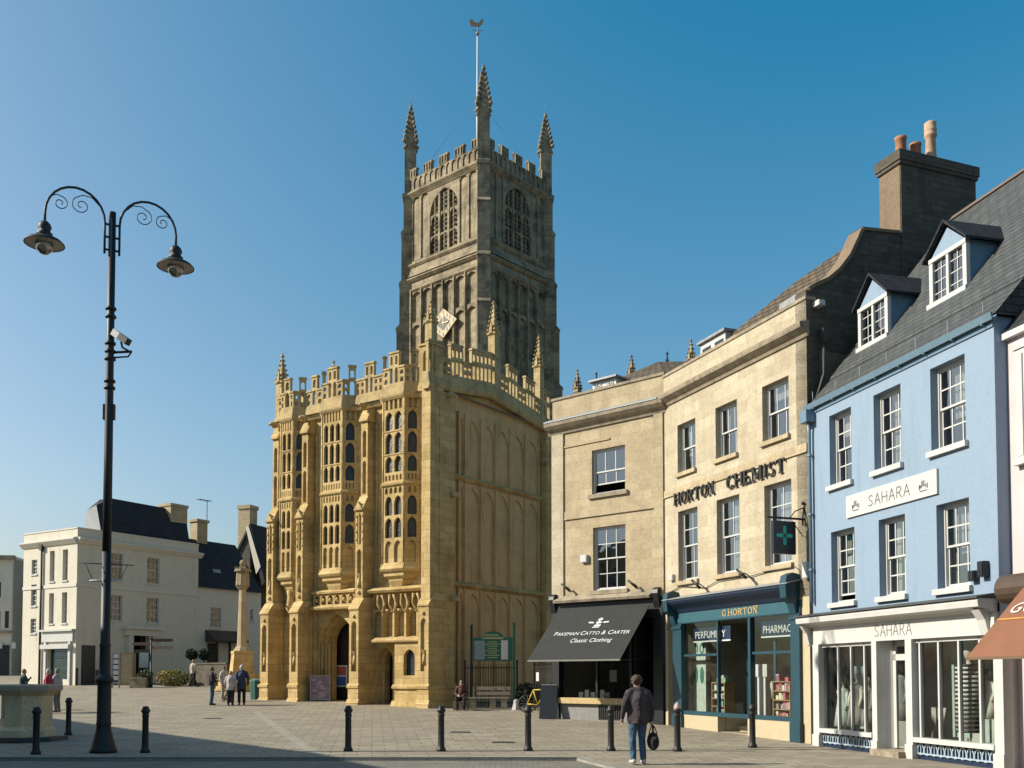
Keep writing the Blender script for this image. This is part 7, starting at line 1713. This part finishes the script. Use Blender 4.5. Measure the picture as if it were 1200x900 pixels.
for i, px in enumerate((224, 239)):
    gx, gy = ground(px, 803); z = hz_at(0, 767, 0, gy); tp_ = thing('topiary_ball', ['left of two dark clipped ball shrubs on stems by the pale house', 'right of two dark clipped ball shrubs on stems, nearer the pale house door'][i], 'topiary', (gx, gy, gz(gy)), 'clipped ball shrubs')
    mb = MB(); leafball(mb, gx, -gy, z, .36, 1400, 11 + i, None, .06); mb.ball(gx, -gy, z, .27); mb.build('crown', leaf, tp_, recalc=False)
    mb = MB(); mb.tube([(gx, -gy, gz(gy) + .4), (gx, -gy, z)], .04, 6); mb.build('trunk', M['oldwood'], tp_); mb = MB(); mb.frus(gx, -gy, gz(gy), gz(gy) + .5, .25, .33, 8); mb.build('pot', M['capstone'], tp_)
# low stone wall in front of the pale house
a = Vector(ground(221, 803)); b = Vector(ground(262, 806)); f = Fr((a.x, a.y), (b.x - a.x, b.y - a.y)); L = (b - a).length; z = gz(a.y)
mb = MB(f); z1 = hz_at(0, 777, 0, a.y); mb.box(0, L, -.5, -.2, z - .3, z1 - .1); mb.box(-.05, L, -.55, -.15, z1 - .1, z1); tag(mb.build('garden_wall', M['gable']), 'low dark stone wall with coping below the clipped ball shrubs', 'wall')
# litter bin
gx, gy = ground(300.5, 819.5); lb_ = thing('litter_bin', 'dark green litter bin at the left foot of the church', 'bin', (gx, gy, gz(gy))); z = gz(gy)
mb = MB(); mb.frus(gx, -gy, z, z + .85, .3, .32, 8); mb.build('body', plain('bin_green', (.03, .13, .10), .5), lb_); mb = MB(); mb.frus(gx, -gy, z + .85, z + .93, .34, .34, 8); mb.frus(gx, -gy, z + .93, z + 1.0, .3, .15, 8); mb.build('lid', plain('bin_lid', (.14, .24, .2), .5), lb_)
# ---- railing, green notice board, bench, bicycle, A-board along the church's east side
def zat(px, py, Y): d = ray(px, py); return CH + d.z * Y / d.y
A = ground(530, 829); Bq = ground(652, 836)
RA = Vector((at(545, 42.6).x, 42.6)); RB = Vector((at(606, 42.3).x, 42.3)); f = Fr(RA, RB - RA); L = (RB - RA).length; z = gz(42.5)
def railing(f, L, z, h, label, n):
    t = thing('railing', label, 'railing', tuple(f.P(L / 2, 0, z)))
    mb = MB(f); mb.box(0, L, -.02, .02, z + h - .15, z + h - .11); mb.box(0, L, -.02, .02, z + .15, z + .19); mb.build('rail', M['black'], t)
    mb = MB(f)
    for i in range(n + 1): u = L * i / n; mb.tube([(u, 0, z), (u, 0, z + h - .06)], .014, 5); mb.frus(u, 0, z + h - .06, z + h + .05, .025, .003, 4)
    mb.build('bars', M['black'], t)
    mb = MB(f)
    for u in (0, L): mb.box(u - .035, u + .035, -.035, .035, z, z + h + .1); mb.ball(u, 0, z + h + .15, .055, 8, 5)
    mb.build('post', M['black'], t)
rh = zat(575, 779, 42.4) - z
railing(f, L, z, rh, 'black iron railing behind the bench and below the green notice board', 20)
RA2 = Vector((at(626, 40).x, 40)); RB2 = Vector((at(652, 37.2).x, 37.2)); f2_ = Fr(RA2, RB2 - RA2); railing(f2_, (RB2 - RA2).length, gz(39), zat(640, 778, 39) - gz(39), 'short black railing with a white notice, left of the black awning', 14)
mb = MB(f2_); u = .6; zq = zat(634, 793, 39.4); mb.box(u - .17, u + .17, .03, .045, zq - .17, zq + .17); tag(mb.build('notice', M['paper']), 'small square white notice fixed to the railing left of the awning', 'notice')
Y = 42.0; nbX0, nbX1 = at(553, Y).x, at(602, Y).x; zt, zb_ = zat(578, 741, Y), zat(578, 774.5, Y)
nt_ = thing('church_notice_board', 'green church notice board on two tall posts above the bench', 'notice board', ((nbX0 + nbX1) / 2, Y, gz(Y)))
mb = MB(); mb.box(nbX0 - .07, nbX0 + .03, -Y - .05, -Y + .05, gz(Y), zat(553, 732, Y)); mb.build('post', M['black'], nt_)
mb = MB(); mb.box(nbX1 - .03, nbX1 + .07, -Y - .05, -Y + .05, gz(Y), zat(601, 732, Y)); mb.ball(nbX1 + .02, -Y, zat(601, 731, Y), .06); mb.build('post', M['green'], nt_)
mb = MB(); cxn = (nbX0 + nbX1) / 2; hwn = (nbX1 - nbX0) / 2 - .05
arc_ = [(cxn - hwn, zb_), (cxn + hwn, zb_), (cxn + hwn, zt - .22)] + [(cxn + hwn * .55 * math.cos(t), zt - .22 + .26 * math.sin(t)) for t in [math.pi * k / 10 for k in range(11)]] + [(cxn - hwn, zt - .22)]
mb.plate(arc_, -Y, -Y + .08); bd = mb.build('board', M['green'], nt_)
mb = MB(); mb.box(cxn - hwn + .06, cxn - hwn + .5, -Y + .08, -Y + .1, zb_ + .06, zt - .36); mb.build('glazed_panel', plain('grey_panel', (.30, .36, .36), .3, var=.2, scale=9), bd)
mb = MB(); mb.box(cxn + .35, cxn + .64, -Y + .08, -Y + .1, zb_ + .06, zt - .34); mb.build('paper_panel', M['paper'], bd)
mb = MB(); rgq = random.Random(8)
mb.box(cxn - .42, cxn + .25, -Y + .08, -Y + .09, zt - .15, zt - .09); mb.box(cxn - .45, cxn + .45, -Y + .08, -Y + .09, zt - .29, zt - .2)
for k in range(8): h = .18 + rgq.random() * .14; mb.box(cxn - .02 - h, cxn - .02 + h, -Y + .08, -Y + .09, zb_ + .12 + k * .095, zb_ + .16 + k * .095)
mb.build('gold_lines', plain('board_gold', (.45, .50, .22), .6), bd)
# bench
gx, gy = ground(575, 829.5); gy = 40.9; X0, X1 = at(549, gy).x, at(598, gy).x; z = gz(gy); bn = thing('park_bench', 'weathered timber slat bench on stone feet under the green notice board', 'bench', ((X0 + X1) / 2, gy, z))
mb = MB()
for k in range(3): mb.box(X0, X1 - .05, -gy - .05 + k * .15, -gy + .07 + k * .15, z + .44, z + .48)
mb.build('seat', M['benchwood'], bn); mb = MB(); mb.box(X0 + .35, X1 - .0, -gy - .16, -gy - .12, z + .58, z + .7); mb.box(X0 + .35, X1 - .0, -gy - .2, -gy - .16, z + .78, z + .92); mb.build('backrest', M['benchwood'], bn)
for u in (X0 + .2, (X0 + X1) / 2 + .15, X1 - .25): mb = MB(); mb.box(u - .12, u + .12, -gy - .15, -gy + .35, z, z + .42); mb.box(u - .03, u + .03, -gy - .22, -gy - .15, z, z + .92); mb.build('leg', M['capstone'], bn)
# ivy-dark hedge behind (low planting between porch and shop)
gx, gy = ground(612, 832); hd = thing('low_shrub', 'low dark shrub growing at the wall between bench and bicycle', 'shrub', (gx, 43.2, gz(43))); mb = MB()
for k in range(4): leafball(mb, gx + .2 + k * .55, -43.2, gz(43) + .45, .5, 600, 20 + k, .55, .07)
mb.build('leaves', leaf, hd, recalc=False)
# bicycle (yellow frame, seen nearly end on)
def bicycle(px0, px1, Yb):
    X0, X1 = at(px0, Yb).x, at(px1, Yb).x; z = gz(Yb); f = Fr((X0, Yb + .0), (1, -.35)); L = 1.65
    t = thing('bicycle', 'yellow bicycle leaning by the railing beside the black A board', 'bicycle', (X0, Yb, z)); r = .34
    fr_ = plain('yellow_enamel', (.75, .55, .03), .4)
    for u in (r, r + 1.02):
        mb = MB(f); P = [(u + r * math.cos(2 * math.pi * k / 20), 0, z + r + r * math.sin(2 * math.pi * k / 20)) for k in range(21)]; mb.tube(P, .022, 6); wh = mb.build('wheel', M['black'], t)
        mb = MB(f)
        for k in range(12): a = 2 * math.pi * k / 12; mb.tube([(u, 0, z + r), (u + r * math.cos(a), 0, z + r + r * math.sin(a))], .004, 3)
        mb.build('spokes', M['lead'], wh)
    a, b, c, d, h = (r, 0, z + r), (r + .42, 0, z + r - .03), (r + .25, 0, z + .88), (r + .82, 0, z + .9), (r + 1.02, 0, z + r)
    mb = MB(f)
    for p_, q_2 in ((a, b), (a, c), (b, c), (c, d), (b, d), (d, h)): mb.tube([p_, q_2], .024, 6)
    mb.build('frame', fr_, t)
    mb = MB(f); mb.tube([(r + .22, 0, z + .86), (r + .2, 0, z + 1.0)], .015); mb.box(r + .08, r + .34, -.06, .06, z + .99, z + 1.04); mb.build('saddle', M['blackpaint'], t)
    mb = MB(f); mb.tube([d, (r + .78, 0, z + 1.08)], .015); mb.tube([(r + .74, -.26, z + 1.1), (r + .8, 0, z + 1.08), (r + .74, .26, z + 1.1)], .015); mb.build('handlebar', M['blackpaint'], t)
    mb = MB(f); mb.tube([(r + .42, 0, z + r - .03), (r + .55, .08, z + .18)], .012); mb.lathe(r + .42, .0, [(.09, z + r - .04), (.09, z + r - .02)], 10); mb.build('crank', M['lead'], t)
bicycle(608, 640, 38.4)
# A board
gx, gy = ground(643, 842); z = gz(gy); X0, X1 = at(634, gy).x, at(654, gy).x; ab_ = thing('a_board', 'black folding A board outside the shop with the black awning', 'sign board', ((X0 + X1) / 2, gy, z)); W_ = X1 - X0
f = Fr((X0, gy), (1, -.25)); h = zat(643, 803, gy) - z
for s_ in (0, 1):
    mb = MB(f); w0 = .3 * (1 if s_ == 0 else -1)
    mb.prism([(w0, z), (w0 + .03, z), (.03, z + h), (0, z + h)], .0, W_); mb.build('panel', M['blackpaint'], ab_)
mb = MB(f); mb.box(0.02, W_ - .02, -.02, .05, z + h, z + h + .03); mb.build('hinge', M['lead'], ab_)
# pigeons? none. White bag beside the bench
gx, gy = ground(605, 832); mb = MB(); mb.frus(gx, -gy, gz(gy), gz(gy) + .35, .2, .1, 7); mb.ball(gx, -gy, gz(gy) + .32, .12); tag(mb.build('bag', plain('pale_bag', (.5, .48, .46), .7, var=.2)), 'pale lumpy bag on the paving right of the bench', 'bag')
# brackets / lamps high on the cream house: wall lamp
gx = LR.u(184, 750); mb = MB(LR); zq = LR.z(184, 757, .6); mb.tube([(gx, 0, zq + .3), (gx, .6, zq + .3), (gx, .6, zq + .1)], .02); mb.ball(gx, .6, zq, .14); tag(mb.build('wall_lamp', M['paper']), 'small white globe lamp on the cream corner house right of its entrance', 'lamp')
# ================================================================ people
skin = plain('skin', (.55, .34, .25), .6, var=.05)
BP = dict(pelvis=(0, 0, .95), waist=(0, 0, 1.08), chest=(0, .0, 1.28), neck=(0, .0, 1.45), head=(0, .02, 1.60),
          lsh=(-.19, 0, 1.39), lel=(-.25, -.02, 1.12), lwr=(-.26, .07, .88), rsh=(.19, 0, 1.39), rel=(.25, -.02, 1.12), rwr=(.26, .07, .88),
          lhip=(-.09, 0, .93), lkn=(-.10, .02, .50), lan=(-.10, -.03, .09), rhip=(.09, 0, .93), rkn=(.10, .02, .50), ran=(.10, -.03, .09))
class PFr(Fr):
    def __init__(s, x, y, z, a, k): s.o = Vector((x, y)); s.U = Vector((math.cos(a), math.sin(a))); s.V = Vector((-math.sin(a), math.cos(a))); s.W = -s.V; s.z0 = z; s.k = k
    def P(s, x, y, z): p = s.o + (s.U * x + s.V * y) * s.k; return Vector((p.x, p.y, z * s.k + s.z0))
def remesh(o, v, it=3):
    m = o.modifiers.new('remesh', 'REMESH'); m.mode = 'VOXEL'; m.voxel_size = v; m.use_smooth_shade = True
    s = o.modifiers.new('smooth', 'SMOOTH'); s.iterations = it; s.factor = .6
def person(x, y, face, h, label, top, legs, hair, shoes=None, pose=None, coat=0.0, vox=.024, z=None, sleeves=True, skirt=None, hairlen=0, hold=None, bulk=1.0):
    p = dict(BP); p.update(pose or {}); z = gz(y) if z is None else z; k = h / 1.74; f = PFr(x, y, z, face, k)
    V = {a: Vector(b) for a, b in p.items()}
    def limb(mb, pts, rad): 
        mb.tube([tuple(q) for q in pts], rad, 10)
        for q, r in ((pts[0], rad[0]), (pts[-1], rad[-1])):
            if not isinstance(r, tuple): mb.ball(q[0], q[1], q[2], r * .98, 10, 6)
    mid = lambda a, b, t=.5: V[a] * (1 - t) + V[b] * t
    # body: one continuous surface
    mb = MB(f)
    mb.tube([tuple(V['pelvis'] - Vector((0, 0, .08))), tuple(V['pelvis']), tuple(V['waist']), tuple(V['chest']), tuple(mid('chest', 'neck', .7)), tuple(V['neck'])], [(.10, .09), (.16, .11), (.135, .095), (.17, .11), (.12, .08), (.055, .055)], 14)
    mb.tube([tuple(V['neck'] - Vector((0, 0, .06))), tuple(mid('neck', 'head', .6))], .055, 10)
    hd = V['head']; mb.lathe(hd.x, hd.y, [(.001, hd.z - .125), (.045, hd.z - .115), (.065, hd.z - .06), (.077, hd.z), (.08, hd.z + .05), (.062, hd.z + .1), (.001, hd.z + .125)], 12)
    fw = Vector((0, 1, 0)) if 'look' not in p else Vector(p['look']).normalized(); sd_ = Vector((fw.y, -fw.x, 0))
    mb.ball(*(hd + fw * .082 + Vector((0, 0, -.02))), .017, 8, 5); 
    for s_ in (-1, 1): mb.ball(*(hd + sd_ * s_ * .078 + Vector((0, 0, -.01))), .022, 6, 4, .03)
    for s_ in ('l', 'r'):
        limb(mb, [V[s_ + 'sh'], mid(s_ + 'sh', s_ + 'el'), V[s_ + 'el'], mid(s_ + 'el', s_ + 'wr', .4), V[s_ + 'wr']], [.058, .05, .042, .04, .028])
        # hand: palm, four unequal fingers, thumb
        w = V[s_ + 'wr']; d = (w - V[s_ + 'el']).normalized(); gq = Vector((0, 1, 0)) if abs(d.y) < .8 else Vector((0, 0, 1)); sx = d.cross(gq).normalized(); fy = sx.cross(d).normalized()
        sg = 1 if s_ == 'l' else -1
        mb.tube([tuple(w), tuple(w + d * .05), tuple(w + d * .09)], [(.022, .03), (.018, .042), (.016, .04)], 8)
        for q, (o_, ln_) in enumerate(((-.032, .07), (-.011, .085), (.011, .08), (.031, .062))):
            b = w + d * .085 + fy * o_; mb.tube([tuple(b), tuple(b + d * ln_ * .55), tuple(b + d * ln_ * .95 + sx * sg * .02)], [.0095, .009, .007], 6)
        b = w + d * .03 - fy * -.035; mb.tube([tuple(b), tuple(b + d * .035 + fy * .025), tuple(b + d * .07 + fy * .03)], [.012, .011, .008], 6)
        limb(mb, [V[s_ + 'hip'], mid(s_ + 'hip', s_ + 'kn'), V[s_ + 'kn'], mid(s_ + 'kn', s_ + 'an', .35), V[s_ + 'an']], [.095, .08, .056, .058, .038])
        toe = Vector(p.get(s_ + 'toe', (V[s_ + 'an'].x * 1.15, V[s_ + 'an'].y + .17, max(V[s_ + 'an'].z - .055, .035)))); limb(mb, [V[s_ + 'an'] - Vector((0, .03, .02)), toe], [.045, .032])
    o = mb.build('person', skin, None); tag(o, label, 'person'); remesh(o, vox * .55)
    # clothes
    def cloth(name, mbx, mat, v=vox):
        c = mbx.build(name, mat, o); remesh(c, v * .8, 22 if name in ('jacket', 'shirt') and vox < .02 else 6); return c
    mb = MB(f); B = bulk; hem = V['pelvis'] - Vector((0, 0, .04 + coat))
    mb.tube([tuple(hem), tuple(V['pelvis']), tuple(V['waist']), tuple(V['chest']), tuple(mid('chest', 'neck', .55)), tuple(mid('chest', 'neck', .92))], [(.205 * B, .15 * B), (.205 * B, .15 * B), (.20 * B, .145 * B), (.232 * B, .135 * B), (.21, .11), (.09, .08)], 16)
    for s_ in ('l', 'r'):
        sl = 1.0 if sleeves else .55
        e = V[s_ + 'wr'] * .97 + V[s_ + 'el'] * .03 if sleeves else V[s_ + 'el']
        limb(mb, [mid(s_ + 'sh', 'chest', .25) + Vector((0, 0, .02)), V[s_ + 'sh'] * .92 + V['chest'] * .08, mid(s_ + 'sh', s_ + 'el'), V[s_ + 'el']] + ([e] if sleeves else []), [.085 * B, .078 * B, .066 * B, .057 * B] + ([.045] if sleeves else []))
    if vox < .02:
        for s_ in (-1, 1): limb(mb, [Vector((s_ * .135, -.01, 1.34)), Vector((s_ * .13, -.01, 1.08)), Vector((s_ * .12, -.005, .86))], [.105, .10, .105])
    mb.tube([tuple(V['lsh'] * .9 + V['neck'] * .1), tuple(mid('lsh', 'neck', .6)), tuple(mid('neck', 'chest', .15)), tuple(mid('rsh', 'neck', .6)), tuple(V['rsh'] * .9 + V['neck'] * .1)], [.07, .085, .095, .085, .07], 12)
    cloth('jacket' if sleeves else 'shirt', mb, top)
    mb = MB(f)
    if skirt: mb.tube([tuple(V['pelvis'] + Vector((0, 0, .06))), tuple(V['pelvis'] - Vector((0, 0, skirt)))], [(.17, .13), (.24, .2)], 14)
    else:
        mb.tube([tuple(V['pelvis'] + Vector((0, 0, .08))), tuple(V['pelvis'] - Vector((0, 0, .06)))], [(.165, .12), (.16, .12)], 14)
        for s_ in ('l', 'r'): limb(mb, [V[s_ + 'hip'], mid(s_ + 'hip', s_ + 'kn'), V[s_ + 'kn'], mid(s_ + 'kn', s_ + 'an', .5), mid(s_ + 'kn', s_ + 'an', .92)], [.108, .096, .078, .073, .066])
    cloth('trousers' if not skirt else 'skirt', mb, legs)
    for s_ in ('l', 'r'):
        mb = MB(f); an = V[s_ + 'an']; toe = Vector(p.get(s_ + 'toe', (an.x * 1.15, an.y + .18, max(an.z - .055, .035))))
        limb(mb, [an + Vector((0, -.04, -.03)), an * .4 + toe * .6 + Vector((0, 0, -.005)), toe], [.052, .046, .038]); cloth('shoe', mb, shoes or M['blackpaint'], .02)
    if hair is not None:
        mb = MB(f); hb = hd - fw * .018 + Vector((0, 0, .03)); mb.ball(hb.x, hb.y, hb.z, .098, 12, 8, .108)
        if hairlen: mb.tube([tuple(hb), tuple(hb - fw * .03 - Vector((0, 0, hairlen)))], [(.088, .07), (.07, .04)], 10)
        if hair[1]:
            rg_ = random.Random(3)
            for i in range(60):
                d = Vector((rg_.gauss(0, 1), rg_.gauss(0, 1), abs(rg_.gauss(0, 1)) * .8 - .1)).normalized()
                if d.dot(fw) > .55 and d.z < .5: continue
                mb.ball(*(hb + d * .10 - fw * .01), .028, 6, 4)
        # face is left free: the cap of hair is pushed back and up
        c = mb.build('hair', hair[0], o); remesh(c, .016)
    # eyes and mouth
    mb = MB(f)
    for s_ in (-1, 1): mb.ball(*(hd + fw * .075 + sd_ * s_ * .03 + Vector((0, 0, .012))), .009, 6, 4)
    mb.build('eyes', M['blackletter'], o)
    return o, f, V
def cl(n, c, v=.15):
    m = plain(n, c, .9, var=max(v, .25), scale=9, bump=.0); nt = m.node_tree; b = nt.nodes['Principled BSDF']
    geo = N(nt, 'ShaderNodeNewGeometry'); mp = N(nt, 'ShaderNodeMapping'); mp.inputs['Scale'].default_value = (7, 7, 3.2); mp.inputs['Rotation'].default_value = (.3, .2, 0)
    no = N(nt, 'ShaderNodeTexNoise', Scale=1.0, Detail=2.0, Distortion=1.2); nt.links.new(geo.outputs['Position'], mp.inputs[0]); nt.links.new(mp.outputs[0], no.inputs['Vector'])
    bp = N(nt, 'ShaderNodeBump', Strength=1.0, Distance=.06); nt.links.new(no.outputs['Fac'], bp.inputs['Height']); nt.links.new(bp.outputs[0], b.inputs['Normal']); return m
brown_h, white_h, dark_h, blond_h = plain('brown_hair', (.09, .05, .028), .8, var=.4, scale=30), plain('white_hair', (.55, .53, .5), .8), plain('dark_hair', (.02, .017, .015), .7), plain('blond_hair', (.4, .28, .14), .8)
jeans = cl('blue_denim', (.07, .14, .23), .3)
# the man walking away in the foreground
gx, gy = ground(748, 896); zz = 0
pose = dict(lsh=(-.2, 0, 1.4), lel=(-.29, -.06, 1.14), lwr=(-.31, .02, .90), rsh=(.2, 0, 1.4), rel=(.27, -.05, 1.13), rwr=(.28, .02, .86), lkn=(-.11, .02, .52), lan=(-.11, -.04, .10), rkn=(.10, .12, .50), ran=(.11, .02, .09), head=(-.02, .03, 1.61), neck=(-.005, .01, 1.46))
man, mf, mv = person(gx, gy, R(8), 1.76, 'man in dark jacket and blue jeans walking away with a black bag', cl('dark_plum_jacket', (.055, .042, .05), .3), jeans, (brown_h, True), plain('pale_trainers', (.62, .58, .54), .6), pose, coat=.12, vox=.016, hairlen=.06, bulk=1.08)
bag = thing('holdall', 'black bag held in the right hand of the walking man', 'bag', tuple(mf.P(.30, .05, .3)))
mb = MB(mf); c = mv['rwr']; hx, hy, hz_ = .31, .04, .76
mb.tube([(hx, hy - .2, .42), (hx, hy - .1, .44), (hx, hy, .45), (hx, hy + .1, .44), (hx, hy + .2, .42)], [(.07, .12), (.1, .17), (.11, .19), (.1, .17), (.07, .12)], 12)
b_ = mb.build('bag_body', cl('black_nylon', (.012, .012, .014)), bag); remesh(b_, .02)
mb = MB(mf)
for s_ in (-.05, .05): mb.tube([(hx + s_, hy - .12, .58), (hx + s_ * .6, hy - .06, .7), (hx, hy, .765), (hx + s_ * .6, hy + .06, .7), (hx + s_, hy + .12, .58)], .012, 6)
mb.build('handles', M['blackpaint'], bag)
# group by the church
def P_(px, py): g = ground(px, py); return g
x, y = P_(248, 826.5); per1 = person(x, y, R(-80), 1.68, 'person in dark jacket and jeans with a tan bag, leftmost of the group', cl('black_jacket', (.02, .016, .02)), jeans, (dark_h, False), None, dict(rwr=(.12, .25, 1.1), rel=(.26, .05, 1.12)))
mb = MB(per1[1]); mb.tube([(.05, .1, .98), (.05, .26, .98)], [(.15, .13), (.13, .11)], 10); tag(mb.build('shoulder_bag', cl('tan_leather', (.35, .26, .15))), 'tan shoulder bag carried by the leftmost person of the group', 'bag')
x, y = P_(270, 827); person(x, y, R(5), 1.52, 'person in a pale grey coat and black trousers, back turned, amid the group', cl('pale_grey_coat', (.55, .5, .5)), cl('black_trousers', (.015, .015, .017)), (blond_h, False), None, dict(lel=(-.27, .02, 1.12), lwr=(-.2, .14, .92)), coat=.14, bulk=1.12)
x, y = P_(283, 826.5); person(x, y, R(20), 1.78, 'tall white haired person in a dark blue coat, rightmost of the group', cl('navy_coat', (.03, .06, .13)), cl('black_trousers_b', (.015, .015, .017)), (white_h, False), None, dict(rel=(.27, .0, 1.13)), coat=.2, bulk=1.1)
x, y = P_(262.5, 822); person(x, y, R(-120), 1.66, 'red haired person in a cream top and beige trousers, partly hidden behind the group', cl('cream_top', (.65, .58, .50)), cl('beige_trousers', (.42, .34, .25)), (plain('auburn_hair', (.22, .08, .04), .8), False), None, dict(lan=(-.25, -.25, .15), lkn=(-.16, .05, .5)))
x, y = P_(226, 805); person(x, y, R(-30), 1.66, 'person in a cream jacket walking in front of the low dark wall', cl('cream_jacket', (.6, .54, .44)), cl('black_trousers_c', (.015, .015, .017)), (blond_h, False), None, dict(lan=(-.12, -.2, .12), ran=(.12, .2, .1)), coat=.08)
# people beyond the pedestal
def far(px, ph, Y): X = at(px, Y).x; return X, Y
x, y = far(57, 0, 38.0); person(x, y, R(100), 1.72, 'person in a red shirt walking beyond the stone pedestal', cl('red_shirt', (.42, .03, .06)), cl('sand_trousers', (.35, .3, .22)), (white_h, False), None, None, sleeves=False, bulk=1.15)
x, y = far(67, 0, 38.6); person(x, y, R(80), 1.72, 'grey haired person in a pale top beside the red shirted person', cl('pale_top', (.5, .47, .47)), cl('grey_trousers', (.2, .2, .2)), (plain('grey_hair', (.3, .28, .27), .8), False), None, None, coat=.1)
x, y = far(28, 0, 40.0); person(x, y, R(-60), 1.68, 'person in a dark teal jacket standing beyond the stone pedestal', cl('teal_jacket', (.012, .06, .075)), cl('dark_trousers', (.03, .03, .035)), (blond_h, False), None, dict(rwr=(.1, .2, 1.3), rel=(.24, .08, 1.15)))
# seated person at the foot of the porch
x, y = P_(541, 833); y = 39.9; x = at(541, y).x; st_ = dict(pelvis=(0, -.1, .45), waist=(0, -.08, .6), chest=(0, -.02, .82), neck=(0, .03, .98), head=(0, .08, 1.12), lsh=(-.19, .0, .93), lel=(-.25, .08, .68), lwr=(-.12, .28, .62), rsh=(.19, .0, .93), rel=(.25, .08, .68), rwr=(.12, .28, .62), lhip=(-.1, -.05, .45), lkn=(-.17, .38, .5), lan=(-.14, .36, .09), rhip=(.1, -.05, .45), rkn=(.17, .38, .5), ran=(.12, .38, .09))
person(x, y, R(175), 1.7, 'person in dark clothes seated on a low stone at the foot of the church porch', cl('maroon_jacket', (.10, .035, .03)), cl('black_trousers_d', (.02, .02, .025)), (dark_h, False), None, st_)
mb = MB(); mb.box(x - .35, x + .3, -y - .45, -y - .02, gz(y), gz(y) + .34); tag(mb.build('stone_block', M['capstone']), 'low stone block under the seated person', 'stone')
# ================================================================ one mesh per piece
import numpy as np
bpy.context.view_layer.update()
KEEP = ('leaves', 'crown', 'shrub', 'flower', 'line', 'seam', 'grille', 'louvre', 'lattice', 'hair', 'eyes', 'paving', 'scroll', 'cable', 'bars', 'spokes', 'sheets', 'ground', 'road', 'pavement', 'kerb')
def pieces_of(me):
    n = len(me.vertices); par = list(range(n))
    def find(a):
        while par[a] != a: par[a] = par[par[a]]; a = par[a]
        return a
    for e in me.edges:
        a, b = find(e.vertices[0]), find(e.vertices[1])
        if a != b: par[b] = a
    roots = {}; isl = [0] * n
    for i in range(n): isl[i] = roots.setdefault(find(i), len(roots))
    k = len(roots)
    if k < 2 or k > 500: return None
    pts = np.array([v.co[:] for v in me.vertices]); isl_ = np.array(isl)
    lo = np.full((k, 3), np.inf); hi = -lo; np.minimum.at(lo, isl_, pts); np.maximum.at(hi, isl_, pts)
    size = (hi - lo).max(axis=1); gap = np.maximum(0, np.maximum(lo[:, None] - hi[None], lo[None] - hi[:, None]))
    near = np.sqrt((gap ** 2).sum(2)) <= np.maximum(.02, .5 * np.maximum(size[:, None], size[None]))
    lab = [-1] * k; c = 0
    for s in range(k):
        if lab[s] >= 0: continue
        st_ = [s]; lab[s] = c
        while st_:
            a = st_.pop()
            for b in np.nonzero(near[a])[0]:
                if lab[b] < 0: lab[b] = c; st_.append(int(b))
        c += 1
    return c, [lab[i] for i in isl]
for o in [o for o in bpy.data.objects if o.type == 'MESH']:
    if o.modifiers or o.parent is None or any(k in o.name for k in KEEP) or o.data.users > 1: continue
    got = pieces_of(o.data)
    if not got or got[0] < 2 or got[0] > 14: continue
    c, vl = got; me0 = o.data
    for q in range(c - 1, -1, -1):
        me = me0.copy() if q else me0
        bm = bmesh.new(); bm.from_mesh(me); bm.verts.ensure_lookup_table()
        bmesh.ops.delete(bm, geom=[v for v in bm.verts if vl[v.index] != q], context='VERTS'); bm.to_mesh(me); bm.free()
        if q:
            ob = o.copy(); ob.data = me; C.objects.link(ob)
